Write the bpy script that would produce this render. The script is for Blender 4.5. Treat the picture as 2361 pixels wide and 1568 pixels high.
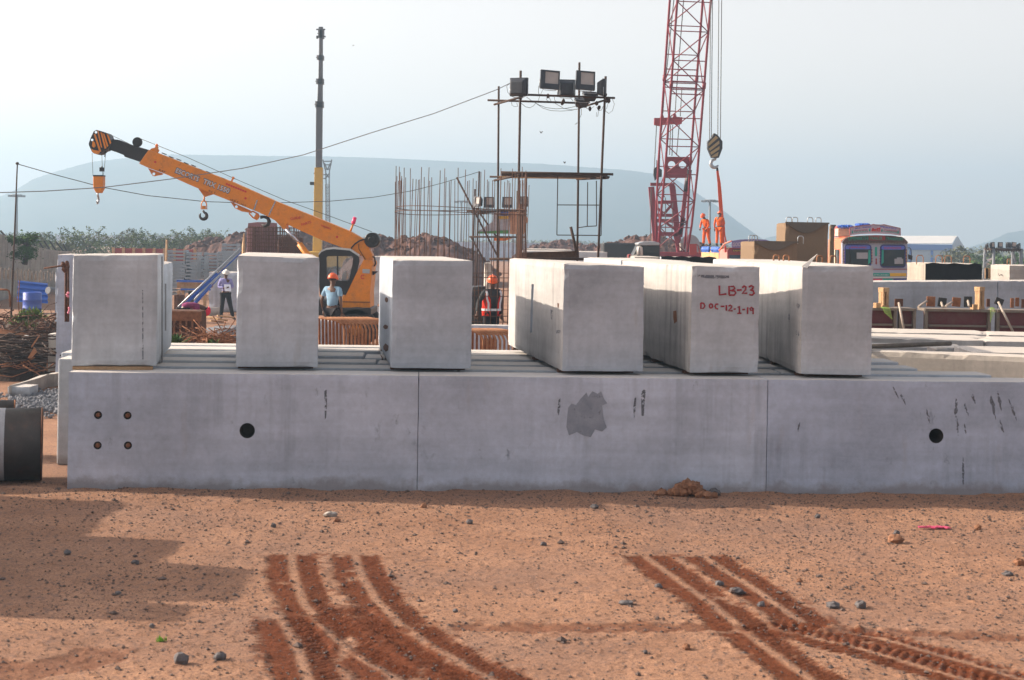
import bpy, bmesh, math, random
import numpy as np
from mathutils import Vector, Matrix
for o in list(bpy.data.objects): bpy.data.objects.remove(o)
scene = bpy.context.scene
COL = scene.collection
PI = math.pi

# ---------------- camera ----------------
H = 2.9            # eye height (standing on a bank)
FP = 3574.0        # focal length in reference units (2361 wide picture)
PX, PY = 1184.2, 558.0
ROLL = 0.0162
cam = bpy.data.cameras.new('camera')
camo = bpy.data.objects.new('camera', cam); COL.objects.link(camo)
cam.sensor_width = 36.0
cam.lens = 36.0 * FP / 2361.0
cam.shift_x = -(PX - 1180.5) / 2361.0
cam.shift_y = -(784.0 - PY) / 2361.0
cam.clip_start = 0.1; cam.clip_end = 20000
camo.location = (0, 0, H)
camo.rotation_euler = (Matrix.Rotation(PI/2, 4, 'X') @ Matrix.Rotation(ROLL, 4, 'Z')).to_euler()
scene.camera = camo
cam.dof.use_dof = True; cam.dof.focus_distance = 42.0; cam.dof.aperture_fstop = 5.0

# ---------------- light ----------------
LD = Vector((1.0, -0.21, -0.51)).normalized()      # direction the sunlight travels
sun = bpy.data.lights.new('sun', 'SUN'); sun.energy = 4.1; sun.angle = math.radians(0.53)
sun.color = (1.0, 0.84, 0.67)
suno = bpy.data.objects.new('sun', sun); COL.objects.link(suno)
suno.rotation_euler = LD.to_track_quat('-Z', 'Y').to_euler()
suno.location = (-60, 20, 40)
w = bpy.data.worlds.new('World'); scene.world = w; w.use_nodes = True
nt = w.node_tree; nt.nodes.clear()
sky = nt.nodes.new('ShaderNodeTexSky'); sky.sky_type = 'NISHITA'; sky.sun_disc = False
sky.sun_elevation = math.asin(-LD.z)
sky.sun_rotation = math.atan2(-LD.x, -LD.y)
sky.air_density = 1.0; sky.dust_density = 4.0; sky.ozone_density = 1.5
hsv = nt.nodes.new('ShaderNodeHueSaturation'); hsv.inputs['Saturation'].default_value = 0.45
bg = nt.nodes.new('ShaderNodeBackground'); bg.inputs['Strength'].default_value = 0.13
out = nt.nodes.new('ShaderNodeOutputWorld')
nt.links.new(sky.outputs[0], hsv.inputs['Color']); nt.links.new(bg.outputs[0], out.inputs[0])
# dusty air brightens the low sky on the sun's side
def wm(op, a, b=0.0):
    n = nt.nodes.new('ShaderNodeMath'); n.operation = op
    for q, i in ((a, 0), (b, 1)):
        if hasattr(q, 'links'): nt.links.new(q, n.inputs[i])
        else: n.inputs[i].default_value = q
    return n.outputs[0]
tcw = nt.nodes.new('ShaderNodeTexCoord'); sx = nt.nodes.new('ShaderNodeSeparateXYZ'); nt.links.new(tcw.outputs['Generated'], sx.inputs[0])
az = wm('ADD', wm('MULTIPLY', sx.outputs[0], .02), wm('MULTIPLY', sx.outputs[1], .42))
az = wm('POWER', wm('MAXIMUM', wm('ADD', az, .5), 0.0), 2.0)
el = wm('POWER', 2.718, wm('MULTIPLY', wm('ABSOLUTE', sx.outputs[2]), -5.6))
glow = wm('MULTIPLY', wm('MULTIPLY', az, el), 4.6)
cmb = nt.nodes.new('ShaderNodeCombineXYZ')
for i, k in enumerate((1.0, .92, .82)): nt.links.new(wm('MULTIPLY', glow, k), cmb.inputs[i])
ad = nt.nodes.new('ShaderNodeVectorMath'); ad.operation = 'ADD'; tn = nt.nodes.new('ShaderNodeVectorMath'); tn.operation = 'MULTIPLY'; tn.inputs[1].default_value = (1.05, .97, .90); nt.links.new(hsv.outputs[0], tn.inputs[0]); nt.links.new(tn.outputs[0], ad.inputs[0]); nt.links.new(cmb.outputs[0], ad.inputs[1])
tn2 = nt.nodes.new('ShaderNodeVectorMath'); tn2.operation = 'MULTIPLY'; tn2.inputs[1].default_value = (1.0, .94, .925); nt.links.new(ad.outputs[0], tn2.inputs[0]); nt.links.new(tn2.outputs[0], bg.inputs[0])
vs = scene.view_settings
vs.view_transform = 'Standard'; vs.look = 'None'; vs.gamma = 1.0; vs.use_curve_mapping = False
vs.exposure = 1.0

# ---------------- picture <-> place ----------------
cR, sR = math.cos(ROLL), math.sin(ROLL)
def uv(px, py):
    du, dv = px - PX, py - PY
    return (du*cR + dv*sR)/FP, (-du*sR + dv*cR)/FP
def at(px, py, Y):
    u, v = uv(px, py)
    return Vector((u*Y, Y, H - v*Y))
def gnd(px, py, z=0.0):
    u, v = uv(px, py)
    Y = (H - z)/v
    return Vector((u*Y, Y, z))

# ---------------- objects ----------------
def wloc(o):
    v = Vector((0, 0, 0))
    while o: v += o.location; o = o.parent
    return v
def tag(o, label=None, cat=None, group=None, kind=None):
    if label: o['label'] = label
    if cat: o['category'] = cat
    if group: o['group'] = group
    if kind: o['kind'] = kind
    return o
def thing(name, loc, label, cat, group=None):
    o = bpy.data.objects.new(name, None); COL.objects.link(o)
    o.location = loc; o.empty_display_size = .1
    return tag(o, label, cat, group)
def copy_tree(o, parent=None):
    c = o.copy(); COL.objects.link(c); c.parent = parent
    for ch in list(o.children): copy_tree(ch, c)
    return c
def frame_of(d, up=Vector((0, 0, 1))):
    d = d.normalized()
    if abs(d.dot(up)) > .98: up = Vector((0, 1, 0))
    a = d.cross(up).normalized(); b = a.cross(d).normalized()
    return a, b
class MB:
    def __init__(s): s.v = []; s.f = []; s.m = []; s.sm = []; s.mi = 0; s.smooth = False
    def add(s, vs_, fs, smooth=None):
        n = len(s.v); s.v += [tuple(v) for v in vs_]
        for f in fs:
            s.f.append(tuple(i + n for i in f)); s.m.append(s.mi); s.sm.append(s.smooth if smooth is None else smooth)
        return s
    def hexa(s, p):   # 8 corners: bottom ring 0-3 (ccw from above), top ring 4-7
        return s.add(p, [(3,2,1,0), (4,5,6,7), (0,1,5,4), (1,2,6,5), (2,3,7,6), (3,0,4,7)], False)
    def box(s, c, size, R=None):
        c = Vector(c); hx, hy, hz = size[0]/2, size[1]/2, size[2]/2
        p = [Vector(q) for q in ((-hx,-hy,-hz),(hx,-hy,-hz),(hx,hy,-hz),(-hx,hy,-hz),(-hx,-hy,hz),(hx,-hy,hz),(hx,hy,hz),(-hx,hy,hz))]
        if R is not None: p = [R @ q for q in p]
        return s.hexa([c + q for q in p])
    def b2(s, lo, hi):
        lo, hi = Vector(lo), Vector(hi)
        return s.box((lo + hi)/2, hi - lo)
    def bar(s, a, b, w, h=None, up=Vector((0, 0, 1))):
        a, b = Vector(a), Vector(b); h = h or w
        x, y = frame_of(b - a, up); x = x*w/2; y = y*h/2
        return s.hexa([a-x-y, a+x-y, b+x-y, b-x-y, a-x+y, a+x+y, b+x+y, b-x+y])
    def tube(s, pts, r, n=8, caps=True, closed=False):
        pts = [Vector(p) for p in pts]; k = len(pts)
        rs = r if isinstance(r, (list, tuple)) else [r]*k
        vs_ = []; prev = None
        for i, p in enumerate(pts):
            if closed: d = pts[(i+1) % k] - pts[i-1]
            else: d = pts[min(i+1, k-1)] - pts[max(i-1, 0)]
            if d.length < 1e-9: d = Vector((0, 0, 1))
            d.normalize()
            if prev is None: a, b = frame_of(d)
            else:
                a = prev - d*prev.dot(d)
                if a.length < 1e-6: a, b = frame_of(d)
                a.normalize(); b = a.cross(d)
            prev = a.copy()
            for j in range(n):
                t = 2*PI*j/n; vs_.append(p + (a*math.cos(t) + b*math.sin(t))*rs[i])
        fs = []
        for i in range(k if closed else k-1):
            i2 = (i+1) % k
            for j in range(n): fs.append((i*n+j, i*n+(j+1) % n, i2*n+(j+1) % n, i2*n+j))
        s.add(vs_, fs, n > 4)
        if caps and not closed:
            s.add(vs_[:n], [tuple(reversed(range(n)))], False); s.add(vs_[-n:], [tuple(range(n))], False)
        return s
    def cyl(s, a, b, r, n=16, r2=None): return s.tube([a, b], [r, r if r2 is None else r2], n)
    def prism(s, poly, d):
        poly = [Vector(p) for p in poly]; d = Vector(d); k = len(poly)
        vs_ = poly + [p + d for p in poly]
        fs = [tuple(range(k)), tuple(reversed(range(k, 2*k)))] + [(i, i+k, (i+1) % k + k, (i+1) % k) for i in range(k)]
        return s.add(vs_, fs, False)
    def ell(s, c, r, n=12, m=8, R=None, bottom=-1.0):
        c = Vector(c); vs_ = []; fs = []
        t0 = math.asin(max(-1, min(1, bottom)))
        for i in range(m+1):
            t = t0 + (PI/2 - t0)*i/m
            for j in range(n):
                q = Vector((r[0]*math.cos(t)*math.cos(2*PI*j/n), r[1]*math.cos(t)*math.sin(2*PI*j/n), r[2]*math.sin(t)))
                vs_.append(c + (R @ q if R is not None else q))
        for i in range(m):
            for j in range(n): fs.append((i*n+j, i*n+(j+1) % n, (i+1)*n+(j+1) % n, (i+1)*n+j))
        return s.add(vs_, fs, True)
    def lathe(s, c, prof, axis=Vector((0, 0, 1)), n=20):
        c = Vector(c); a, b = frame_of(Vector(axis)); ax = Vector(axis).normalized(); vs_ = []; fs = []
        for r, z in prof:
            for j in range(n):
                t = 2*PI*j/n; vs_.append(c + ax*z + (a*math.cos(t) + b*math.sin(t))*r)
        k = len(prof)
        for i in range(k-1):
            for j in range(n): fs.append((i*n+j, i*n+(j+1) % n, (i+1)*n+(j+1) % n, (i+1)*n+j))
        return s.add(vs_, fs, True)
    def rough(s, c, r, seed=0, n=9, m=6):      # angular stone
        rnd = random.Random(seed); c = Vector(c); vs_ = []; fs = []
        for i in range(m+1):
            t = -PI/2 + PI*i/m
            for j in range(n):
                k = rnd.uniform(.72, 1.12)
                vs_.append(c + Vector((r[0]*math.cos(t)*math.cos(2*PI*j/n)*k, r[1]*math.cos(t)*math.sin(2*PI*j/n)*k, r[2]*math.sin(t)*k)))
        for i in range(m):
            for j in range(n): fs.append((i*n+j, i*n+(j+1) % n, (i+1)*n+(j+1) % n, (i+1)*n+j))
        return s.add(vs_, fs, False)
    def rbox(s, p, cell=.08, amp=.012, seed=0):      # subdivided 8-corner block with worn arrises
        p = [Vector(q) for q in p]
        L = [(p[1]-p[0]).length, (p[3]-p[0]).length, (p[4]-p[0]).length]; n = [max(2, int(round(l/cell))) for l in L]
        cen = sum(p, Vector())/8; ids = {}; vs_ = []
        def P(i, j, k):
            key = (i, j, k)
            if key in ids: return ids[key]
            a, b, c = i/n[0], j/n[1], k/n[2]
            q = (p[0]*(1-a)*(1-b) + p[1]*a*(1-b) + p[2]*a*b + p[3]*(1-a)*b)*(1-c) + (p[4]*(1-a)*(1-b) + p[5]*a*(1-b) + p[6]*a*b + p[7]*(1-a)*b)*c
            e = (i in (0, n[0])) + (j in (0, n[1])) + (k in (0, n[2]))
            nz = float(vnoise(q.x*7+seed*3.1+q.z*5, q.y*7+q.z*6, seed))
            if e >= 2:
                am = amp*(.4+nz)*(1.4 if nz > .8 else 1)
                d = Vector()
                if i in (0, n[0]): d += (p[1]-p[0]).normalized()*(1 if i == 0 else -1)
                if j in (0, n[1]): d += (p[3]-p[0]).normalized()*(1 if j == 0 else -1)
                if k in (0, n[2]): d += Vector((0, 0, 1 if k == 0 else -1))
                q = q + d*am
            ids[key] = len(vs_); vs_.append(q); return ids[key]
        fs = []
        for i in range(n[0]):
            for j in range(n[1]):
                fs.append((P(i,j,0), P(i,j+1,0), P(i+1,j+1,0), P(i+1,j,0))); fs.append((P(i,j,n[2]), P(i+1,j,n[2]), P(i+1,j+1,n[2]), P(i,j+1,n[2])))
            for k in range(n[2]):
                fs.append((P(i,0,k), P(i+1,0,k), P(i+1,0,k+1), P(i,0,k+1))); fs.append((P(i,n[1],k), P(i,n[1],k+1), P(i+1,n[1],k+1), P(i+1,n[1],k)))
        for j in range(n[1]):
            for k in range(n[2]):
                fs.append((P(0,j,k), P(0,j,k+1), P(0,j+1,k+1), P(0,j+1,k))); fs.append((P(n[0],j,k), P(n[0],j+1,k), P(n[0],j+1,k+1), P(n[0],j,k+1)))
        return s.add(vs_, fs, False)
    def build(s, name, mat, parent=None, bevel=0.0, label=None, cat=None, group=None, kind=None, seg=1, bev_ang=None):
        org = wloc(parent) if parent else Vector((0, 0, 0))
        me = bpy.data.meshes.new(name)
        me.from_pydata([(v[0]-org.x, v[1]-org.y, v[2]-org.z) for v in s.v], [], s.f)
        for mm in (mat if isinstance(mat, (list, tuple)) else [mat]): me.materials.append(mm)
        me.polygons.foreach_set('material_index', s.m)
        me.polygons.foreach_set('use_smooth', s.sm)
        bm = bmesh.new(); bm.from_mesh(me)
        bmesh.ops.remove_doubles(bm, verts=bm.verts, dist=1e-5)
        bmesh.ops.recalc_face_normals(bm, faces=bm.faces)
        bm.to_mesh(me); bm.free(); me.update()
        o = bpy.data.objects.new(name, me); COL.objects.link(o)
        if parent: o.parent = parent
        if bevel > 0:
            b = o.modifiers.new('bevel', 'BEVEL'); b.width = bevel; b.segments = seg; b.limit_method = 'ANGLE'; b.angle_limit = math.radians(40)
        return tag(o, label, cat, group, kind)
def base(o):      # put the origin of a one-mesh thing at its own base
    me = o.data; n = len(me.vertices); a = np.empty(n*3); me.vertices.foreach_get('co', a); a = a.reshape(-1, 3)
    off = np.array([(a[:,0].min()+a[:,0].max())/2, (a[:,1].min()+a[:,1].max())/2, a[:,2].min()])
    me.vertices.foreach_set('co', (a - off).ravel()); me.update()
    o.location = Vector(o.location) + Vector(off)
    return o
def realize(o):      # bake modifiers into the mesh
    dg = bpy.context.evaluated_depsgraph_get()
    me = bpy.data.meshes.new_from_object(o.evaluated_get(dg), depsgraph=dg)
    o.modifiers.clear(); o.data = me
    return o
def cut(o, cutter):
    m = o.modifiers.new('cut', 'BOOLEAN'); m.object = cutter; m.operation = 'DIFFERENCE'; m.solver = 'FAST'
    bpy.context.view_layer.update(); realize(o); bpy.data.objects.remove(cutter)
    return o

# value noise for terrain
def vnoise(x, y, seed=0):
    x = np.asarray(x, float); y = np.asarray(y, float)
    xi = np.floor(x).astype(np.int64); yi = np.floor(y).astype(np.int64)
    xf = x - xi; yf = y - yi
    def h(a, b):
        k = (a*374761393 + b*668265263 + seed*982451653) & 0xffffffff
        k = ((k ^ (k >> 13))*1274126177) & 0xffffffff
        return ((k ^ (k >> 16)) & 0xffff)/65535.0
    sx = xf*xf*(3-2*xf); sy = yf*yf*(3-2*yf)
    return (h(xi, yi)*(1-sx) + h(xi+1, yi)*sx)*(1-sy) + (h(xi, yi+1)*(1-sx) + h(xi+1, yi+1)*sx)*sy
def fbm(x, y, o=4, seed=0):
    s = 0; a = .5
    for i in range(o): s = s + a*(vnoise(x*2**i, y*2**i, seed+i)); a *= .5
    return s

# ---------------- materials ----------------
def srgb(r, g, b):
    f = lambda c: (c/255/12.92) if c/255 <= .04045 else ((c/255+.055)/1.055)**2.4
    return (f(r), f(g), f(b), 1)
MATS = {}
class NT:
    def __init__(s, name):
        s.m = bpy.data.materials.new(name); s.m.use_nodes = True; s.t = s.m.node_tree; s.t.nodes.clear()
        s.out = s.n('ShaderNodeOutputMaterial'); s.b = s.n('ShaderNodeBsdfPrincipled'); s.l(s.b.outputs[0], s.out.inputs[0])
        s.geo = None
    def n(s, t): return s.t.nodes.new(t)
    def l(s, a, b): s.t.links.new(a, b)
    def pos(s, scale=(1, 1, 1)):
        if not s.geo: s.geo = s.n('ShaderNodeNewGeometry')
        m = s.n('ShaderNodeVectorMath'); m.operation = 'MULTIPLY'; m.inputs[1].default_value = scale
        s.l(s.geo.outputs['Position'], m.inputs[0]); return m.outputs[0]
    def noise(s, scale, detail=4, rough=.6, vec=None, dist=0):
        n = s.n('ShaderNodeTexNoise'); n.inputs['Scale'].default_value = scale; n.inputs['Detail'].default_value = detail
        n.inputs['Roughness'].default_value = rough; n.inputs['Distortion'].default_value = dist
        s.l(vec if vec else s.pos(), n.inputs['Vector']); return n.outputs[0]
    def ramp(s, v, a, b, c0=(0, 0, 0, 1), c1=(1, 1, 1, 1)):
        r = s.n('ShaderNodeValToRGB'); r.color_ramp.elements[0].position = a; r.color_ramp.elements[1].position = b
        r.color_ramp.elements[0].color = c0; r.color_ramp.elements[1].color = c1; s.l(v, r.inputs[0]); return r.outputs[0]
    def mix(s, f, a, b, mode='MIX'):
        m = s.n('ShaderNodeMix'); m.data_type = 'RGBA'; m.blend_type = mode
        if hasattr(f, 'links'): s.l(f, m.inputs[0])
        else: m.inputs[0].default_value = f
        for q, i in ((a, 6), (b, 7)):
            if hasattr(q, 'links'): s.l(q, m.inputs[i])
            else: m.inputs[i].default_value = q
        return m.outputs[2]
    def math(s, op, a, b=0.0):
        m = s.n('ShaderNodeMath'); m.operation = op
        for q, i in ((a, 0), (b, 1)):
            if hasattr(q, 'links'): s.l(q, m.inputs[i])
            else: m.inputs[i].default_value = q
        return m.outputs[0]
    def attr(s, name):
        a = s.n('ShaderNodeAttribute'); a.attribute_name = name; return a.outputs['Fac']
    def bump(s, h, strength=.3, dist=.01):
        b = s.n('ShaderNodeBump'); b.inputs['Strength'].default_value = strength; b.inputs['Distance'].default_value = dist
        s.l(h, b.inputs['Height']); s.l(b.outputs[0], s.b.inputs['Normal'])
    def fin(s, col, rough=.8, metal=0.0, spec=.5):
        if hasattr(col, 'links'): s.l(col, s.b.inputs['Base Color'])
        else: s.b.inputs['Base Color'].default_value = col
        if hasattr(rough, 'links'): s.l(rough, s.b.inputs['Roughness'])
        else: s.b.inputs['Roughness'].default_value = rough
        s.b.inputs['Metallic'].default_value = metal
        s.b.inputs['Specular IOR Level'].default_value = spec
        return s.m
def sc(c, k): return (c[0]*k, c[1]*k, c[2]*k, 1)
def concrete(name, c, stain=.5, blotch=.5, rust=0.15, seed=0.0):
    t = NT(name)
    big = t.ramp(t.noise(.9, 7, .66), .3, .72, sc(c, .76), sc(c, 1.16))
    lift = t.ramp(t.noise(1.0, 4, .6, t.pos((.35, .35, 6.0))), .35, .7, (.90,.90,.90,1), (1.06,1.06,1.06,1))      # casting layers
    big = t.mix(1, big, lift, 'MULTIPLY')
    fine = t.ramp(t.noise(14, 6, .7), .25, .8, (.86, .86, .86, 1), (1.08, 1.08, 1.08, 1))
    oi = t.n('ShaderNodeObjectInfo'); fine = t.mix(1, fine, t.ramp(oi.outputs['Random'], 0, 1, (.92,.93,.95,1), (1.08,1.06,1.03,1)), 'MULTIPLY')
    col = t.mix(1, big, fine, 'MULTIPLY')
    st = t.ramp(t.noise(1.0, 6, .62, t.pos((6.5, 6.5, .40))), .48, .80)       # vertical run marks
    lo = t.ramp(t.noise(.8, 3), .40, .60)
    f = t.math('MULTIPLY', t.math('MULTIPLY', st, lo), stain)
    col = t.mix(f, col, sc(c, .34))
    sp = t.ramp(t.noise(5.5, 7, .72, t.pos((1, 1, .55))), .62, .70)           # scuffs
    f2 = t.math('MULTIPLY', t.math('MULTIPLY', sp, t.ramp(t.noise(.7, 1), .48, .6)), blotch)
    col = t.mix(f2, col, sc(c, .45))
    ru = t.ramp(t.noise(1.3, 5, .6, t.pos((4, 4, .8))), .62, .8)
    col = t.mix(t.math('MULTIPLY', ru, rust), col, (.30, .21, .13, 1))
    sz = t.n('ShaderNodeSeparateXYZ'); t.l(t.geo.outputs['Position'], sz.inputs[0])      # soil splashed on the foot
    hz_ = t.math('ADD', t.math('MULTIPLY', sz.outputs[2], -6.0), t.math('MULTIPLY', t.noise(2.6, 6, .7), 2.6))
    col = t.mix(t.math('MULTIPLY', t.ramp(hz_, .35, 1.15), .62), col, (.20, .175, .16, 1))
    v = t.n('ShaderNodeTexVoronoi'); v.inputs['Scale'].default_value = 22; t.l(t.pos(), v.inputs['Vector'])
    pit = t.ramp(v.outputs['Distance'], .03, .10)                             # air holes
    pm = t.ramp(t.noise(3, 3), .55, .62)
    col = t.mix(t.math('MULTIPLY', t.math('SUBTRACT', 1.0, pit), pm), col, sc(c, .5))
    sn = t.n('ShaderNodeSeparateXYZ'); t.l(t.geo.outputs['Normal'], sn.inputs[0])      # paler upward faces, skylight on the tops painted into the colour
    top_light = t.math('MULTIPLY', t.ramp(sn.outputs[2], .6, .95), t.ramp(t.noise(3.5, 6, .7), .2, .7, (.55,.55,.55,1), (.95,.95,.95,1)))
    col = t.mix(top_light, col, (.56, .52, .47, 1))
    t.bump(t.mix(.5, t.noise(30, 6, .7), t.noise(2.2, 4, .6)), .35, .012)
    return t.fin(col, .88, 0, .3)
def paint(name, c, rough=.45, dirt=.35, rust=0.0, metal=0.0, dirtc=(.16, .12, .09, 1), scale=3.0):
    t = NT(name)
    col = t.mix(t.math('MULTIPLY', t.ramp(t.noise(scale, 6, .68), .45, .8), dirt), c, dirtc)
    col = t.mix(1, col, t.ramp(t.noise(scale*9, 4, .7), .2, .8, (.86, .86, .86, 1), (1.08, 1.08, 1.08, 1)), 'MULTIPLY')
    if rust > 0:
        col = t.mix(t.math('MULTIPLY', t.ramp(t.noise(scale*2.3, 7, .75), .55, .64), rust), col, (.17, .065, .03, 1))
    t.bump(t.noise(scale*12, 4, .6), .15, .004)
    return t.fin(col, t.ramp(t.noise(scale*3, 3), .2, .8, (rough*.8,)*3+(1,), (min(1, rough*1.25),)*3+(1,)), metal)
def rustm(name, c=(.17, .062, .028, 1), c2=(.33, .15, .075, 1), scale=9.0):
    t = NT(name)
    col = t.ramp(t.noise(scale, 7, .75), .3, .75, sc(c, .75), c2)
    t.bump(t.noise(scale*6, 5, .7), .4, .004)
    return t.fin(col, .85, 0.0, .3)
def cloth(name, c, scale=20, var=.25):
    t = NT(name)
    col = t.ramp(t.noise(scale, 4, .6), .25, .8, sc(c, 1-var), sc(c, 1+var))
    t.bump(t.noise(scale*.25, 4, .55), .3, .006)
    return t.fin(col, .9, 0, .2)
# =============== materials in use ===============
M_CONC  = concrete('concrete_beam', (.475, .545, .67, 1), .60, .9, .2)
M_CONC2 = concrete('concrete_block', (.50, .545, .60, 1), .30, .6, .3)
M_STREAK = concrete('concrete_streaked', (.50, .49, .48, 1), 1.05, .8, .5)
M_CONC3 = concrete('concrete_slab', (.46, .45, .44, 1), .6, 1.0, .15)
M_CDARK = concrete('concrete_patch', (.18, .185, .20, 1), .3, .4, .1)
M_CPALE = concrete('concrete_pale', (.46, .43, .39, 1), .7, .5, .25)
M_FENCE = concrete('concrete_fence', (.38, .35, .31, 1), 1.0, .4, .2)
M_RUST = rustm('rusty_steel'); M_RUSTD = rustm('dark_rusty_steel', (.07, .03, .018, 1), (.16, .07, .04, 1))
M_RUSTL = rustm('rebar_rust', (.26, .10, .045, 1), (.46, .24, .13, 1))
M_BLACK = paint('black_paint', (.012, .012, .014, 1), .45, .25, 0, 0, (.06, .05, .045, 1))
M_RED   = paint('crane_red', (.30, .022, .035, 1), .45, .3)
M_YEL   = paint('crane_yellow', (.76, .25, .010, 1), .45, .35, 0.25)
M_WOOD  = rustm('timber', (.35, .20, .10, 1), (.62, .42, .24, 1), 5)
M_HOLE  = paint('dark_hole', (.02, .015, .012, 1), .9, .1)
M_REDW  = paint('red_paint_writing', (.32, .015, .03, 1), .7, .3, 0, 0, (.3, .25, .26, 1), 14)
M_STEEL = paint('galvanised_steel', (.42, .46, .50, 1), .4, .35, 0, .5)

t = NT('scuff'); tr_ = t.n('ShaderNodeBsdfTransparent'); mx_ = t.n('ShaderNodeMixShader')
t.l(t.ramp(t.noise(24, 5, .75), .44, .56), mx_.inputs[0]); t.l(tr_.outputs[0], mx_.inputs[1]); t.l(t.b.outputs[0], mx_.inputs[2]); t.l(mx_.outputs[0], t.out.inputs[0])
M_SCUFF = t.fin((.15, .165, .195, 1), .9, 0, .2)
t = NT('repair_mortar'); tr_ = t.n('ShaderNodeBsdfTransparent'); mx_ = t.n('ShaderNodeMixShader')
t.l(t.ramp(t.noise(14, 6, .75), .30, .40), mx_.inputs[0]); t.l(tr_.outputs[0], mx_.inputs[1]); t.l(t.b.outputs[0], mx_.inputs[2]); t.l(mx_.outputs[0], t.out.inputs[0])
M_REPAIR = t.fin(t.ramp(t.noise(5, 6, .7), .3, .7, (.20, .23, .28, 1), (.30, .335, .40, 1)), .9, 0, .2)
# =============== ground ===============
def axis(segs):
    r = []
    for a, b, s in segs:
        n = max(1, int(round((b-a)/s))); r += list(np.linspace(a, b, n, endpoint=False))
    return r
xs = np.array(axis([(-1150,-200,85),(-200,-60,14),(-60,-20,3),(-20,-7,.5),(-7,7,.021),(7,20,.5),(20,60,3),(60,200,14),(200,1400,85)])+[1400.])
ysl = np.array(axis([(-30,6,3),(6,9.4,.3),(9.4,13,.016),(13,18.6,.024),(18.6,26,.25),(26,60,2),(60,200,10),(200,1800,80)])+[1800.])
GX, GY = np.meshgrid(xs, ysl)
def pl(pts): return [gnd(x, y).xy for x, y in pts]
def polydist(P):
    bd = np.full(GX.shape, 9.0); bs = np.zeros(GX.shape); sd = np.zeros(GX.shape); acc = 0.0
    P = [Vector(p) for p in P]
    x0, x1 = min(p.x for p in P)-.6, max(p.x for p in P)+.6
    y0, y1 = min(p.y for p in P)-.6, max(p.y for p in P)+.6
    ix = np.where((xs > x0) & (xs < x1))[0]; iy = np.where((ysl > y0) & (ysl < y1))[0]
    if not len(ix) or not len(iy): return bd, sd, bs
    sl = (slice(iy[0], iy[-1]+1), slice(ix[0], ix[-1]+1)); X, Y = GX[sl], GY[sl]
    d_, s_, g_ = bd[sl].copy(), bs[sl].copy(), sd[sl].copy()
    for a, b in zip(P[:-1], P[1:]):
        L = (b-a).length; t = (b-a)/L
        q = (X-a.x)*t.x + (Y-a.y)*t.y; qc = np.clip(q, 0, L)
        dx, dy = X-a.x-qc*t.x, Y-a.y-qc*t.y; d = np.hypot(dx, dy)
        side = np.sign(t.x*(Y-a.y) - t.y*(X-a.x)); m = d < d_
        d_ = np.where(m, d, d_); s_ = np.where(m, acc+q, s_); g_ = np.where(m, side*d, g_); acc += L
    bd[sl], bs[sl], sd[sl] = d_, s_, g_
    return bd, sd, bs
near = (np.abs(GX) < 7) & (GY > 9.3) & (GY < 18.6)
Z = .05*(fbm(GX*.5, GY*.5, 3, 3)-.45) + .012*(fbm(GX*4, GY*4, 4, 9)-.45)*2
Z = np.where(near, Z + .006*(vnoise(GX*22, GY*22, 5)-.5) + .004*(vnoise(GX*45, GY*45, 8)-.5), Z)
Z = Z + near*.014*np.clip((vnoise(GX*27, GY*27, 71)-.80)*6, 0, 1)
Z = np.where(GY > 17.4, Z*.25, Z)
fl_ = GY - (17.96 + .062*GX)
Z = Z + near*.045*np.exp(-(np.minimum(fl_, 0)/.09)**2)*np.clip(fbm(GX*3.3, GY*5, 4, 72)*1.8-.5, 0, 1)*(fl_ < .1)
Z = np.where(GY > 30, .1*(fbm(GX*.05, GY*.05, 3, 12)-.45), Z)
moist = np.zeros(GX.shape)
def track(pts, ribs=((.0, .038),), half=.225, pitch=.052, skew=.6, depth=.018, strength=1.0, fade=.15):
    global Z, moist
    d, sd, s = polydist(pl(pts))
    edge = half + .10*(fbm(s*3.5, sd*2+half*9, 4, 21)-.47) + .022*np.sin(2*PI*s/pitch)
    inside = 1/(1+np.exp(np.clip(-(edge-d)/.008, -40, 40)))
    inside = inside*np.clip((s - .02 + .22*(fbm(GX*7, GY*7, 3, 61)-.4))/.05, 0, 1)
    rib = 0
    for c, wd in ribs: rib = np.maximum(rib, 1/(1+np.exp(np.clip(-(wd-np.abs(sd-c))/.007, -40, 40))))
    lug = .5+.5*np.sin(2*PI*(s + skew*np.abs(sd))/pitch + 1.2*(fbm(GX*5, GY*5, 2, 4)-.5)*4)
    torn = np.clip((fbm(GX*5.2, GY*5.2, 4, 31)-.16)*7, 0, 1)
    k = inside*(1-rib)*torn*strength
    Z = Z + k*(depth*(lug-.35)) + inside*(-.012) + inside*rib*.006 - np.abs(d-half-.03).clip(0, .05)*0
    Z = Z + .016*np.exp(-((d-half-.02)/.035)**2)*np.clip(vnoise(GX*16, GY*16, 44)*2-1, 0, 1)*(s > .05)
    moist = np.maximum(moist, k*(.84+.16*(1-lug)))
    moist = np.maximum(moist, .8*strength*np.exp(-((d-half)/.10)**2)*np.clip((fbm(GX*11, GY*11, 3, 50)-.5)*9, 0, 1)*(s > -.05))
track([(672,1276),(677,1320),(700,1390),(745,1442),(805,1492),(865,1532),(935,1575),(1020,1625)])
track([(818,1276),(836,1330),(870,1385),(920,1435),(990,1485),(1085,1538),(1190,1592),(1290,1642)])
track([(650,1425),(690,1500),(712,1570),(728,1645)], half=.24, pitch=.07)
track([(780,1405),(830,1440),(900,1490),(985,1545),(1070,1600)], ribs=(), half=.25, pitch=.045)
track([(1485,1276),(1560,1333),(1640,1390),(1700,1440),(1765,1492),(1838,1545),(1925,1605)])
track([(1622,1278),(1700,1330),(1780,1385),(1850,1432)])
track([(1750,1435),(1870,1466),(1990,1496),(2120,1532),(2260,1572),(2400,1612)], half=.22, pitch=.085, depth=.017, ribs=((.0,.03),))
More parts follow.
